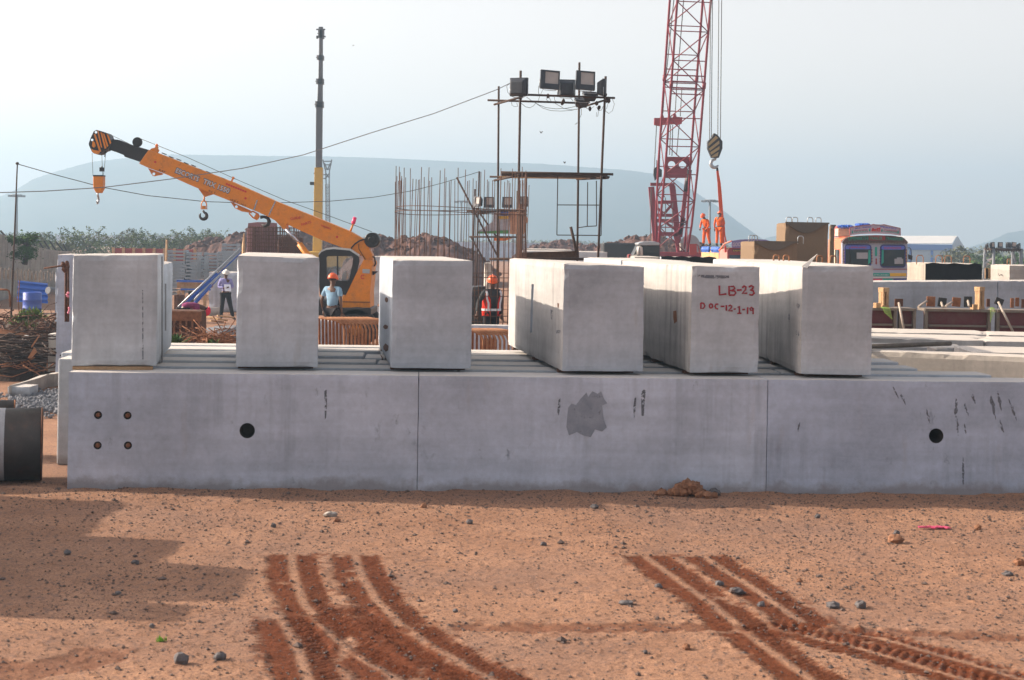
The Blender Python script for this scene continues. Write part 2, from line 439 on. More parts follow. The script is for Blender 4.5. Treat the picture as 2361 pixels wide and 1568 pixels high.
track([(1930,1448),(2040,1473),(2180,1512),(2330,1556),(2420,1585)], half=.17, pitch=.085, depth=.016, ribs=((.02,.03),))
track([(1030,1443),(1300,1447),(1600,1446),(1900,1452),(2150,1458),(2420,1470)], ribs=(), half=.12, pitch=.2, depth=.006, strength=.62)
track([(-60,1535),(60,1548),(160,1530),(230,1512)], ribs=(), half=.2, pitch=.3, depth=.012, strength=.5)
# a soft bank of loose soil scraped together at the left
nv = GX.size
me = bpy.data.meshes.new('ground')
co = np.stack([GX, GY, Z], -1).reshape(-1, 3).astype(np.float32)
ny, nx = GX.shape
idx = np.arange(nv).reshape(ny, nx)
q = np.stack([idx[:-1,:-1], idx[:-1,1:], idx[1:,1:], idx[1:,:-1]], -1).reshape(-1, 4)
me.vertices.add(nv); me.vertices.foreach_set('co', co.ravel())
me.loops.add(q.size); me.loops.foreach_set('vertex_index', q.ravel().astype(np.int32))
me.polygons.add(len(q)); me.polygons.foreach_set('loop_start', (np.arange(len(q))*4).astype(np.int32))
me.polygons.foreach_set('use_smooth', np.ones(len(q), dtype=bool))
me.update(calc_edges=True)
at_ = me.attributes.new('moist', 'FLOAT', 'POINT'); at_.data.foreach_set('value', moist.ravel().astype(np.float32))
t = NT('red_soil')
base_c = t.ramp(t.noise(1.1, 6, .62), .28, .75, (.31, .163, .096, 1), (.48, .275, .17, 1))
base_c = t.mix(t.ramp(t.noise(.35, 4, .6), .45, .7), base_c, (.29, .175, .125, 1))
grit = t.ramp(t.noise(42, 5, .8), .47, .60)
base_c = t.mix(t.math('MULTIPLY', grit, .72), base_c, (.155, .09, .065, 1))
grit3 = t.ramp(t.noise(105, 3, .8), .54, .64)
base_c = t.mix(t.math('MULTIPLY', grit3, .7), base_c, (.10, .07, .06, 1))
grit2 = t.ramp(t.noise(14, 7, .85, t.pos((1, .6, 1))), .53, .61)
base_c = t.mix(t.math('MULTIPLY', grit2, .75), base_c, (.13, .095, .088, 1))
grit4 = t.ramp(t.noise(2.4, 8, .8), .50, .66)
base_c = t.mix(t.math('MULTIPLY', grit4, .5), base_c, (.20, .115, .08, 1))
pale = t.ramp(t.noise(7, 6, .7), .62, .75)
base_c = t.mix(t.math('MULTIPLY', pale, .45), base_c, (.53, .37, .26, 1))
m_c = t.ramp(t.noise(30, 5, .7), .3, .75, (.070, .017, .006, 1), (.175, .046, .016, 1))
col = t.mix(t.attr('moist'), base_c, m_c)
t.bump(t.mix(.5, t.noise(60, 6, .75), t.noise(13, 6, .7)), .9, .016)
me.materials.append(t.fin(col, .95, 0, .15))
g = bpy.data.objects.new('ground', me); COL.objects.link(g); tag(g, kind='structure')
def gz(x, y):
    i = min(max(int(np.searchsorted(xs, x)), 1), len(xs)-1); j = min(max(int(np.searchsorted(ysl, y)), 1), len(ysl)-1)
    return float(Z[j, i])

# =============== hills ===============
HP = [(-1500,640),(-900,610),(-500,575),(-300,548),(-100,498),(0,453),(37,438),(75,413),(137,393),(212,373),(275,366),(387,356),(590,359),(769,361),(869,364),(1094,374),(1240,377),(1455,393),(1508,401),(1558,413),(1601,441),(1623,456),(1648,471),(1678,493),(1708,516),(1733,533),(1765,556),(1800,575),(1850,600)]
def ridge(name, prof, Y0, Y1, Y2, mat, seed):
    us, vs_ = [], []
    for x, y in prof:
        u, v = uv(x, y); us.append(u); vs_.append(-v)
    n = 520; U = np.linspace(us[0], us[-1], n); V = np.interp(U, us, vs_)
    k = np.array([.25, .5, .25])
    for _ in range(3): V[1:-1] = V[:-2]*.25 + V[1:-1]*.5 + V[2:]*.25
    V = V + .00035*(vnoise(U*900, U*0, seed)-.5)*(V > 0)
    rows = [0, .1, .22, .36, .5, .64, .78, .9, 1.0]
    m = MB(); vv = []; ff = []
    for k_, r in enumerate(rows):
        Y = Y1 + (Y0-Y1)*r; gq = math.sin(r*PI/2)**.8
        zz = H + V*Y*gq*(1 - .10*(1-r)*fbm(U*22, U*0+r*3, 3, seed)) - (1-r)*H
        zz = np.where(V <= 0, -2.0, np.maximum(zz, -2.2))
        vv += [(u*Y, Y, z) for u, z in zip(U, zz)]
    Y = Y2; vv += [(u*Y, Y, -2.0) for u in U]
    R = len(rows)+1
    for a in range(R-1):
        for b in range(n-1): ff.append((a*n+b, a*n+b+1, (a+1)*n+b+1, (a+1)*n+b))
    m.add(vv, ff, True); return m.build(name, mat, kind='structure')
t = NT('hill_scrub')
M_HILL = t.fin(t.ramp(t.noise(.02, 6, .65), .35, .7, (.045, .06, .035, 1), (.10, .095, .06, 1)), .95, 0, .1)
ridge('hill', HP, 1500, 1220, 1760, M_HILL, 1)
ridge('hill', [(1690,585),(1740,556),(1790,543),(1850,546),(1910,560),(1980,590)], 1785, 1740, 1820, M_HILL, 2)
ridge('hill', [(2170,590),(2230,571),(2283,556),(2320,538),(2361,531),(2450,526),(2600,540),(2900,600)], 1740, 1600, 1815, M_HILL, 3)

# haze
hz = MB(); hz.b2((-1200, -45, -2.6), (1450, 1840, 98))
HZ = hz.build('haze', None, kind='stuff')
hm = bpy.data.materials.new('haze'); hm.use_nodes = True; hm.node_tree.nodes.clear()
pv = hm.node_tree.nodes.new('ShaderNodeVolumePrincipled'); ho = hm.node_tree.nodes.new('ShaderNodeOutputMaterial')
pv.inputs['Color'].default_value = (.52, .76, 1.0, 1); pv.inputs['Density'].default_value = 0.00105; pv.inputs['Anisotropy'].default_value = 0.3
hm.node_tree.links.new(pv.outputs[0], ho.inputs['Volume'])
HZ.data.materials.clear(); HZ.data.materials.append(hm)

# =============== front rows of beams ===============
BH = 1.34
def front_line(X): return 17.96 + .062*X
bdir = Vector((1, .062, 0)).normalized(); bnor = Vector((-.062, 1, 0)).normalized()
def beam(x0, x1, off, z0, z1, thick, mat, name='concrete_beam', jitter=0.0):
    a = Vector((x0, front_line(x0), 0)) + bnor*off; b = Vector((x1, front_line(x1), 0)) + bnor*(off+jitter)
    m = MB(); n = Vector((0, 0, 1)); tk = bnor*thick
    m.hexa([a+n*z0, b+n*z0, b+tk+n*z0, a+tk+n*z0, a+n*z1, b+n*z1, b+tk+n*z1, a+tk+n*z1])
    return m, (a+b)/2 + tk/2 + n*z0
def X_on_front(px, py):
    u, v = uv(px, py); return 17.96*u/(1-.062*u)
XL = X_on_front(156, 1000); X1 = X_on_front(963.5, 1000); X2 = X_on_front(1768.5, 1000); X3 = X2 + (X2-X1); X4 = X3+(X2-X1)
G_B = 'long beams of the front row facing the open soil'
def hole(m_obj, px, py, r, depth=.35):
    p = at(px, py, 10); X = X_on_front(px, py)
    Y = front_line(X); q = at(px, py, Y)
    c = MB(); c.cyl(q - bnor*.2, q + bnor*depth, r, 20)
    co_ = c.build('cutter', M_HOLE); cut(m_obj, co_); return q
def concrete_body(m, name, mat, parent, bev=.018):
    o = m.build(name, [mat, M_HOLE], parent, bevel=bev, seg=2); return o
def patch(parent, pts_px, mat, name, thick=.003, Yf=None):
    p3 = []
    for x, y in pts_px:
        X = X_on_front(x, y); p3.append(at(x, y, front_line(X)) - bnor*.0005)
    m = MB(); m.prism(p3, -bnor*thick); return m.build(name, mat, parent)
fb = []
for i, (a, b, lab) in enumerate(((XL, X1, 'long grey concrete beam at the left end of the front row, four rusty bolts and one round hole'),
                                 (X1, X2, 'middle long grey concrete beam of the front row with a darker repair patch'),
                                 (X2, X3, 'long grey concrete beam at the right of the front row with an open black round hole'))):
    m, c = beam(a+.0012, b-.0012, 0, 0.0, BH, .62, M_CONC)
    pp = m.v[:8]; m = MB(); m.rbox(pp, .07, .003, i)
    th = thing('concrete_beam', (c.x, c.y, 0), lab, 'concrete beam', G_B)
    o = concrete_body(m, 'beam_body', M_CONC, th, 0); fb.append((th, o))
# holes and bolts
th, o = fb[0]
for (x, y) in ((226,957),(294,958),(225,1027),(295,1027)):
    q = hole(o, x, y, .046, .05)
    mb = MB(); mb.cyl(q + bnor*.045, q - bnor*.004, .026, 10); mb.ell(q - bnor*.004, (.024,.014,.024), 10, 6)
    mb.build('bolt', M_RUST, th)
q = hole(o, 570, 993, .088, .5)
mb = MB(); mb.cyl(q + bnor*.34, q + bnor*.16, .07, 14); mb.build('hole_plug', M_HOLE, th)
th2, o2 = fb[1]
PT = [(1310,940),(1318,930),(1328,934),(1338,920),(1352,905),(1356,915),(1366,902),(1378,908),(1386,902),(1392,918),(1400,930),(1388,935),(1390,950),(1392,968),(1399,985),(1388,995),(1372,990),(1362,1008),(1345,1004),(1330,996),(1312,1004),(1306,985),(1308,960)]
patch(th2, PT, M_REPAIR, 'repair_patch')
patch(th2, [(1478,905),(1484,898),(1489,900),(1486,930),(1484,960),(1479,958)], M_SCUFF, 'scuff_mark')
patch(th2, [(1463,918),(1467,916),(1465,950),(1462,965),(1460,940)], M_SCUFF, 'scuff_mark')
patch(th2, [(1288,922),(1292,918),(1292,938),(1288,958),(1285,950)], M_SCUFF, 'scuff_mark')
patch(th, [(748,902),(753,898),(754,930),(752,962),(749,968)], M_SCUFF, 'scuff_mark')
th3, o3 = fb[2]
q = hole(o3, 2158.5, 1005, .088, .55)
rnd = random.Random(5)
for (x, y, w_, h_, sl) in ((2204,945,7,52,0),(2228,945,5,30,8),(2245,920,7,24,8),(2290,940,9,55,10),(2304,925,8,45,8),(2335,945,6,50,18),(2082,920,6,28,12),(2140,960,5,34,8),(2225,990,4,26,4),(2220,1090,5,70,0),(2065,905,4,30,14),(1842,985,5,22,-4),(2310,985,6,34,10),(2208,985,4,40,2)):
    n_ = 9; L = []; Rr = []
    for k in range(n_):
        f = k/(n_-1); ww = w_*math.sin(PI*min(1, f*.9+.08))*rnd.uniform(.45, 1.0)/1.6
        cx = x + sl*(f-.5) + rnd.uniform(-1, 1); yy = y + (f-.5)*h_
        L.append((cx-ww, yy)); Rr.append((cx+ww, yy))
    patch(th3, L + Rr[::-1], M_SCUFF, 'scuff_mark', .002)
# rows behind
ROWS = [(1.05, 1.25, -5.55, 'second row'), (2.02, 1.34, -5.72, 'third row'), (2.95, 1.34, -5.86, 'fourth row'), (3.9, 1.34, -5.3, 'fifth row'), (4.75, 1.34, -5.1, 'sixth row')]
OFFR = [(.98, .5, -4.6), (1.9, .5, -5.60), (2.95, .65, -5.80), (3.9, .55, -5.6), (4.7, .4, -5.5)]
ORD = ['first', 'second', 'third', 'fourth', 'fifth']
# right ends of the hidden rows, one by one
REND = [at(2307, 865, 19.2).x, at(2139, 848, 20.2).x, 5.5, 5.3, 5.2]
for i, (off, tk, x0) in enumerate(OFFR):
    x = x0; j = 0
    while x < REND[i]-.5:
        xe = x+4.0 if REND[i]-x > 5.2 else REND[i]
        m, c = beam(x+.01, xe-.01, off, 0, BH - .012*i*(j % 2), tk, M_CONC3)
        pos_ = ('left', 'middle', 'right')[min(j, 2)]
        o = m.build('concrete_beam', M_CONC2, bevel=.02, seg=2, label='%s beam of the %s row back, lying under the upright blocks' % (pos_, ORD[i]), cat='concrete beam', group='beams in the rows behind the front row')
        base(o); x = xe; j += 1
# =============== upright blocks on the beams ===============
ZB = 1.38
def ray_plane(px, py, p0, nrm):
    u, v = uv(px, py); d = Vector((u, 1, -v)); o = Vector((0, 0, H))
    k = (p0 - o).dot(nrm)/d.dot(nrm); return o + d*k
def block_pts(BL, BR, TL, TR, VP, depth, zb=ZB, L=None, zt=None):
    if L is None: L = gnd(BL[0], BL[1], zb)
    dx = (VP-1184.2)/3574; dep = Vector((dx, 1, 0)).normalized()
    uR = uv(*BR)[0]; wd = (uR*L.y - L.x)/(1+uR*dx); R = L + Vector((1, -dx, 0))*wd
    z1 = H - uv(*TL)[1]*L.y; z2 = H - uv(*TR)[1]*R.y
    if zt: z1 = z2 = zt
    b = [L, R, R+dep*depth, L+dep*depth]
    t = [Vector((L.x, L.y, z1)), Vector((R.x, R.y, z2)), Vector((R.x, R.y, z2))+dep*depth, Vector((L.x, L.y, z1))+dep*depth]
    return b + t, dep
GB = 'upright blocks standing on the beams'
BL_ = [
 ('tall grey concrete block farthest left, resting on a brown timber packer', (163,845),(361,847),(160,587),(361,586), 581, 1.25),
 ('plain blue-grey concrete block between the white-helmeted man and the yellow crane cab', (543,847),(733,848),(543,588),(735,593), 640, 3.9),
 ('concrete block with rust spots down its narrow sunlit left side, beside the crane', (900,850),(1087,852),(897,598),(1089,600), 740, 3.9),
 ('concrete block with a long vertical slot in its broad sunlit left side', (1295,857),(1484,859),(1297,606),(1489,614), 668, 4.6),
 ('concrete block with red painted numbers and date on its front', (1590,860),(1750,861),(1597,612),(1757,614), 760, 4.4),
 ('concrete block at the right end of the row, a splinter on its top corner', (1845,864),(2011,864),(1848,614),(2011,612), 1150, 4.2)]
blocks = []
for i, (lab, BLc, BRc, TLc, TRc, VP, dep) in enumerate(BL_):
    pts, dd = block_pts(BLc, BRc, TLc, TRc, VP, dep)
    c = (pts[0]+pts[2])/2; th = thing('concrete_block', (c.x, c.y, ZB), lab, 'concrete block', GB)
    m = MB(); m.rbox(pts, .07, .011, 10+i); o = m.build('block_body', M_CONC2, th); blocks.append((th, o, pts, dd))
    if i >= 3:
        o.data.materials.append(M_STREAK)
        for pg in o.data.polygons:
            if pg.normal.x < -.6: pg.material_index = 1
    nY = 1 if dep < 2 else 3
    for k in range(nY):
        pk = MB(); f0 = .07 if i == 0 else .40; a = pts[0] + dd*(f0 + (dep-.8)*k/max(1, nY-1)); b = pts[1] + dd*(f0 + (dep-.8)*k/max(1, nY-1))
        a.z = b.z = (BH + ZB)/2; pk.bar(a+(b-a)*.02, b-(b-a)*.05, .14, ZB-BH-.002)
        base(pk.build('timber_packer', M_WOOD if i == 0 else M_RUSTD, label='%s timber packer squeezed under the %s' % (('front', 'middle', 'rear')[k], ('far left concrete block', 'plain second concrete block', 'rust-spotted third concrete block', 'slotted fourth concrete block', 'concrete block with red writing', 'last concrete block on the right')[i]), cat='timber packer', group='timber packers under the blocks'))
# rear pieces seen past the front ones
pts, dd = block_pts((375,835),(398,795),(376,592),(398,597), 581, 2.6, L=blocks[0][2][0]+blocks[0][3]*1.32, zt=2.56)
p0 = blocks[0][2]; q = [p0[i_]+blocks[0][3]*1.34 for i_ in (0,1)]
q[1] = p0[2]+blocks[0][3]*.012; q[0] = p0[3]+blocks[0][3]*.012
pp = [q[0], q[1], q[1]+dd*2.2, q[0]+dd*2.2]; pp += [Vector((v.x, v.y, 2.555)) for v in pp]
m = MB(); m.rbox(pp, .09, .012, 30); base(m.build('concrete_block', M_CONC2, label='lower concrete block hidden behind the far left upright block', cat='concrete block'))
# grooves and marks on sides
def side_mark(bi, pts_px, mat, name, side='L', proud=.004, label=None):
    th, o, P, dd = blocks[bi]
    if side == 'L': p0, nr = P[0], Vector((-dd.y, dd.x, 0))
    elif side == 'R': p0, nr = P[1], Vector((dd.y, -dd.x, 0))
    else: p0, nr = P[0], (P[1]-P[0]).cross(Vector((0, 0, 1))).normalized()
    q = [ray_plane(x, y, p0, nr) - nr*.001 for x, y in pts_px]
    m = MB(); m.prism(q, nr*proud); return m.build(name, mat, th, label=label)
def c3(x, y): return (979.9+x/4, 403.5+y/4)
# slot in the fourth block: a real recess
th, o, P, dd = blocks[3]; nr = Vector((-dd.y, dd.x, 0))
ct = MB(); q = [ray_plane(*c3(x, y), P[0], nr) for x, y in ((982,1008),(1004,1008),(986,1462),(968,1455))]
q = [v + nr*.05 for v in q]; ct.prism(q, -nr*.14); co_ = ct.build('cutter', M_HOLE); cut(o, co_)
side_mark(3, [c3(1160,1240), c3(1178,1250), c3(1172,1335), c3(1163,1320)], M_SCUFF, 'scuff_mark')
side_mark(3, [c3(1222,1180), c3(1238,1185), c3(1232,1225), c3(1224,1220)], M_RUSTD, 'rust_stain')
side_mark(3, [c3(1210,1430), c3(1250,1430), c3(1246,1460), c3(1214,1462)], M_SCUFF, 'scuff_mark')
side_mark(4, [c3(2292,1255), c3(2318,1250), c3(2325,1350), c3(2300,1370), c3(2290,1310)], M_RUST, 'rust_stain')
def c2(x, y): return (518.8+x/4, 518.8+y/4)
for (x, y, w_, h_) in ((1490,690,14,26),(1482,940,22,22),(1485,1130,24,38),(1440,1235,14,40),(1415,740,8,14)):
    side_mark(2, [c2(x-w_,y-h_*.3), c2(x-w_*.2,y-h_), c2(x+w_,y-h_*.4), c2(x+w_*.8,y+h_*.7), c2(x-w_*.1,y+h_), c2(x-w_*.9,y+h_*.4)], M_RUSTD, 'rust_stain')
def c6(x, y): return (1770.8+x/4, 461.1+y/4)
for (x, y, w_, h_) in ((285,980,7,26),(272,975,4,22),(196,1085,5,42),(283,1232,5,24),(263,1225,4,22)):
    side_mark(5, [c6(x-w_,y-h_*.5), c6(x,y-h_), c6(x+w_,y-h_*.4), c6(x+w_,y+h_*.6), c6(x,y+h_), c6(x-w_,y+h_*.4)], M_SCUFF, 'scuff_mark')
# groove on block one's side
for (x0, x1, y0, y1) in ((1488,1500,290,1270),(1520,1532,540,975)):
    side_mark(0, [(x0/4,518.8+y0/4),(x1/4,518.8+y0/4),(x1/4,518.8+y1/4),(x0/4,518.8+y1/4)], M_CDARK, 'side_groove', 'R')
side_mark(0, [(1312/4,518.8+600/4),(1320/4,518.8+600/4),(1324/4,518.8+1240/4),(1312/4,518.8+1240/4)], M_SCUFF, 'run_mark', 'F', .002)
# splinter on the last block
P = blocks[5][2]; m = MB(); m.prism([P[4]+Vector((.02,.1,0)), P[4]+Vector((.06,-.02,-.02)), P[4]+Vector((.17,.02,.13)), P[4]+Vector((.20,.08,.15))], Vector((0,.03,0)))
m.build('splinter', M_CDARK, blocks[5][0])
# hand painted numbers
def c5(x, y): return (1383.4+x/4, 345.9+y/4)
STR = [[(1100,1250),(1102,1335),(1165,1328)],
 [(1190,1337),(1190,1258),(1232,1258),(1244,1275),(1228,1290),(1196,1294),(1240,1300),(1252,1318),(1236,1338),(1190,1338)],
 [(1262,1293),(1306,1290)], [(1312,1270),(1328,1254),(1345,1262),(1342,1288),(1312,1322),(1357,1320)],
 [(1372,1264),(1396,1250),(1414,1262),(1406,1282),(1384,1290),(1412,1298),(1422,1320),(1402,1338),(1376,1332)],
 [(930,1410),(930,1463),(954,1460),(968,1437),(956,1415),(930,1410)],
 [(1023+15*math.cos(k), 1438+19*math.sin(k)) for k in [i*PI/5 for i in range(11)]],
 [(1090,1422),(1070,1421),(1060,1441),(1069,1462),(1088,1466)], [(1112,1442),(1146,1442)], [(1165,1430),(1165,1482)],
 [(1184,1442),(1200,1430),(1216,1441),(1208,1458),(1184,1482),(1222,1483)], [(1232,1467),(1250,1467)],
 [(1268,1452),(1285,1440),(1285,1506)], [(1266,1507),(1303,1505)], [(1312,1472),(1337,1470)], [(1362,1450),(1360,1512)],
 [(1410,1463),(1396,1451),(1382,1463),(1390,1480),(1408,1476),(1412,1456),(1411,1513)]]
th, o, P, dd = blocks[4]; nr = (P[1]-P[0]).cross(Vector((0, 0, 1))).normalized(); m = MB()
for k, s_ in enumerate(STR):
    q = [ray_plane(*c5(x, y), P[0], nr) for x, y in s_]
    m.tube(q, .0125 if k < 5 else .0105, 6)
m.build('painted_writing', M_REDW, th)
side_mark(4, [(1383.4+870/4, 345.9+1165/4),(1383.4+900/4, 345.9+1150/4),(1383.4+1190/4, 345.9+1158/4),(1383.4+1192/4, 345.9+1180/4),(1383.4+1100/4, 345.9+1188/4),(1383.4+980/4, 345.9+1182/4)], M_SCUFF, 'scuff_mark', 'F', .0015)
# long blocks standing behind four, five and six
def free_block(pxl, pxr, py, Y, ztop, zb, depth, VP, lab, mat=M_CONC2, name='concrete_block', cell=.12, group=None, bev=0):
    L = at(pxl, py, Y); dx = (VP-1184.2)/3574; dep = Vector((dx, 1, 0)).normalized()
    uR = uv(pxr, py)[0]; wd = (uR*L.y - L.x)/(1+uR*dx); R = L + Vector((1, -dx, 0))*wd
    b = [Vector((L.x, L.y, zb)), Vector((R.x, R.y, zb))]; b += [b[1]+dep*depth, b[0]+dep*depth]
    t_ = [Vector((v.x, v.y, ztop)) for v in b]
    m = MB(); m.rbox(b+t_, cell, cell*.14, int(pxl)); c = (b[0]+b[2])/2
    th = thing(name, (c.x, c.y, zb), lab, 'concrete block', group)
    m.build('block_body', mat, th); return th, b+t_, dep
def hooks(th, spots, ztop, size=(.26, .20), mat=None):
    for (x, y, ang) in spots:
        a = Vector((x, y, ztop)); d = Vector((math.cos(ang), math.sin(ang), 0))*size[0]/2; z = Vector((0, 0, 1))
        m = MB(); m.tube([a-d-z*.05, a-d+z*size[1]*.7, a-d*.75+z*size[1]*.93, a-d*.45+z*size[1], a+d*.45+z*size[1], a+d*.75+z*size[1]*.93, a+d+z*size[1]*.7, a+d-z*.05], .013, 7)
        m.build('lifting_hook', mat or M_RUSTL, th)
REAR = []
def rear(BLx, BRx, ytop, Y, dep, VP, lab):
    ztop = H - uv((BLx+BRx)/2, ytop)[1]*Y
    th, P, d = free_block(BLx, BRx, ytop, Y, ztop, ZB, dep, VP, lab, M_CONC2, group='blocks standing behind the front six')
    REAR.append((th, P, d)); return th, P, d, ztop
rear(1430, 1600, 600.5, 24.2, 3.6, 760, 'pale concrete block just behind the block with red writing')
th, P, d, zt = rear(1720, 1905, 603.5, 23.9, 3.8, 1150, 'concrete block with rusty lifting hooks behind the last upright block')
hooks(th, [(at(x, 600, Y_).x, Y_, .3) for x, Y_ in ((1790,25.5),(1813,25.2),(1890,25.4),(1921,25.8))], zt, (.10, .09))
free_block(127, 150, 618, 40, H-uv(140,618)[1]*40, 0, 2.5, 640, 'slim grey concrete column behind the far left block', M_CONC)
free_block(131, 175, 586, 30, H-uv(140,586)[1]*30, 0, 1.2, 640, 'grey concrete block peeping out left behind the far left block', M_CONC)
# =============== right yard: slabs, formwork ===============
def yard(xa, Ya, xb, Yb, z, thick, lab, mat=M_CONC3, split=2, hgt=None, grp='beams lying in the sunny yard at the right'):
    a = at(xa, 800, Ya); b = at(xb, 800, Yb); a.z = b.z = 0
    d = (b-a); L = d.length; d.normalize(); n = Vector((-d.y, d.x, 0)); hgt = hgt or z
    for k in range(split):
        p = a + d*(L*k/split + .012); q = a + d*(L*(k+1)/split - .012)
        zz = z - .012*((k*7) % 3)
        P = [p, q, q+n*thick, p+n*thick]; P = [Vector((v.x, v.y, zz-hgt)) for v in P]+[Vector((v.x, v.y, zz)) for v in P]
        m = MB(); m.rbox(P, .11, .016, k+int(xa) % 97)
        l = lab if split == 1 else lab % (('left', 'right') if split == 2 else ('left', 'middle', 'right'))[k]
        base(m.build('concrete_beam', mat, label=l, cat='concrete beam', group=grp))
yard(1985, 26.95, 2560, 26.6, 1.34, .85, '%s sunlit beam with a grey face just behind the lying pipe')
yard(1960, 28.0, 2600, 27.6, 1.33, .65, '%s sunlit beam of the next row behind the lying pipe')
yard(1960, 28.8, 2600, 28.35, 1.35, .55, '%s sunlit beam in the row two places before the red formwork')
yard(1960, 29.5, 2600, 29.0, 1.34, .8, '%s sunlit beam lying closest to the red formwork')
yard(2240, 23.85, 2700, 23.6, 1.33, 1.5, 'sunlit slab with a dark grey face at the right edge of the yard', split=1)
yard(2000, 25.35, 2240, 25.3, 1.30, .9, 'sunlit slab under the lying steel pipe', split=1)
yard(2153, 24.3, 2199, 24.3, 1.345, .5, 'short grey concrete block lying below the end of the pipe', split=1)
# the big diagonal beam
a = at(1990, 800, 23.5); b = at(2460, 840, 22.5); a.z = b.z = 0
d = (b-a).normalized(); n = Vector((-d.y, d.x, 0)); P = [a, b, b+n*.45, a+n*.45]; P = P+[Vector((v.x, v.y, 1.35)) for v in P]
m = MB(); m.rbox(P, .09, .018, 77); base(m.build('concrete_beam', M_CPALE, label='long pale concrete beam lying diagonally across the yard at the right', cat='concrete beam'))
m = MB(); pa = at(1975, 801.5, 24.6); pb = at(2191, 792, 24.9); pa.z = 1.34+.07; pb.z = 1.34+.07
pa = gnd(1990, 799.5, 1.40); pb = gnd(2191, 792, 1.41); m.cyl(pa, pb, .036, 14)
base(m.build('steel_pipe', rustm('grey_pipe', (.10,.09,.08,1), (.20,.17,.14,1)), label='long dark steel pipe lying across the pale beams at the right', cat='pipe'))
# wall beam behind the formwork
a = at(1985, 650, 32.1); b = at(2470, 645.4, 37.0); n = Vector((0, 0, 1)); d = (b-a); d.z = 0; d.normalize(); nn = Vector((-d.y, d.x, 0))
mid = a + (b-a)*.62
for k, (p, q) in enumerate(((a, mid), (mid, b))):
    p = Vector((p.x, p.y, 0))+d*.01; q = Vector((q.x, q.y, 0))-d*.01
    P = [p, q, q+nn*.9, p+nn*.9]; P = P+[Vector((v.x, v.y, 2.195)) for v in P]
    m = MB(); m.rbox(P, .12, .008, 60+k); base(m.build('concrete_beam', M_CONC2, label=('tall scuffed concrete beam wall behind the red formwork', 'right end of the tall scuffed concrete wall behind the formwork')[k], cat='concrete beam'))
rnd = random.Random(8)
# formwork
YF = 31.3; M_FRED = paint('formwork_red', (.14, .018, .025, 1), .5, .5, .25); M_FLG = paint('formwork_flange', (.20, .17, .14, 1), .7, .5, .5)
for (x0, x1, lab) in ((1960,2068,'dark red steel formwork panel next to the last upright block'),(2073,2112,'narrow dark red steel formwork panel with an orange-lit edge'),(2133,2285,'widest dark red steel formwork panel with a pale lower rib'),(2298,2470,'dark red steel formwork panel at the right edge of the picture')):
    A = at(x0, 713, YF); B = at(x1, 713, YF); zt = 1.69; th = thing('formwork', ((A.x+B.x)/2, YF, 0), lab, 'formwork', 'steel formwork panels in a line')
    m = MB(); m.b2((A.x, YF+.10, .1), (B.x, YF+.12, zt-.06)); m.build('face_plate', M_FRED, th)
    m = MB(); m.b2((A.x, YF-.05, zt-.055), (B.x, YF+.6, zt)); m.build('top_flange', M_FLG, th, bevel=.006)
    m = MB(); m.b2((A.x+.003, YF, .1), (B.x-.003, YF+.097, .16)); m.build('bottom_flange', M_FLG, th)
    m = MB(); m.b2((A.x+.08, YF+.0, 1.33), (B.x-.08, YF+.097, 1.37)); m.build('rib', M_FLG, th)
    for xx in (A.x+.03, B.x-.03):
        m = MB(); m.b2((xx-.028, YF-.02, .165), (xx+.028, YF+.097, zt-.058)); m.build('stiffener', M_FLG, th)
def c8(x, y): return (2006+x*.15436, 634.1+y*.15436)
def plate_prop(x0, x1, y0, y1, p1, p2, lab, mat, tilt=0):
    Yp = YF-.12; c = at(*c8((x0+x1)/2, (y0+y1)/2), Yp); s_ = Yp/3574*.15436
    th = thing('pipe_prop', (c.x, c.y, c.z), lab, 'prop', 'pipe props lying on the formwork')
    w_, h_ = (x1-x0)*s_, (y1-y0)*s_
    m = MB(); m.box(c, (w_, .03, h_), Matrix.Rotation(tilt, 3, 'Y')); m.build('end_plate', mat, th, bevel=.004)
    if p1:
        m = MB(); m.cyl(at(*c8(*p1), Yp-.03), at(*c8(*p2), Yp-.25), .024, 12); m.build('tube', paint('prop_tube', (.42,.36,.30,1), .6, .4, .3) if 'prop_tube' not in bpy.data.materials else bpy.data.materials['prop_tube'], th)
plate_prop(368,492,355,470,(430,410),(505,800),'leaning pipe prop with a dark plate right of the first timber box',M_RUSTD)
plate_prop(1865,1990,345,450,(1915,400),(2135,848),'longest leaning pipe prop with a dark plate near the right edge',M_BLACK,.35)
plate_prop(845,972,320,472,(850,390),(720,480),'reddish plated prop resting left of the row',M_RUST,.03)
plate_prop(1015,1140,340,478,(1063,408),(1090,482),'black plated prop second in the row',M_BLACK,.12)
plate_prop(1228,1352,335,472,(1222,408),(1128,470),'brown plated prop third in the row',M_RUST,.08)
plate_prop(1402,1525,320,480,(1462,385),(1482,470),'black plated prop beside the second timber box',M_BLACK)
plate_prop(1740,1790,355,475,None,None,'narrow dark plate right of the second timber box',M_RUSTD)
plate_prop(2098,2148,345,490,None,None,'narrow rusty plate near the right edge',M_RUST)
plate_prop(2170,2226,338,470,None,None,'orange-lit rusty plate near the right edge',M_RUST)
plate_prop(2262,2320,362,492,None,None,'dark plate cut by the right edge of the picture',M_RUSTD)
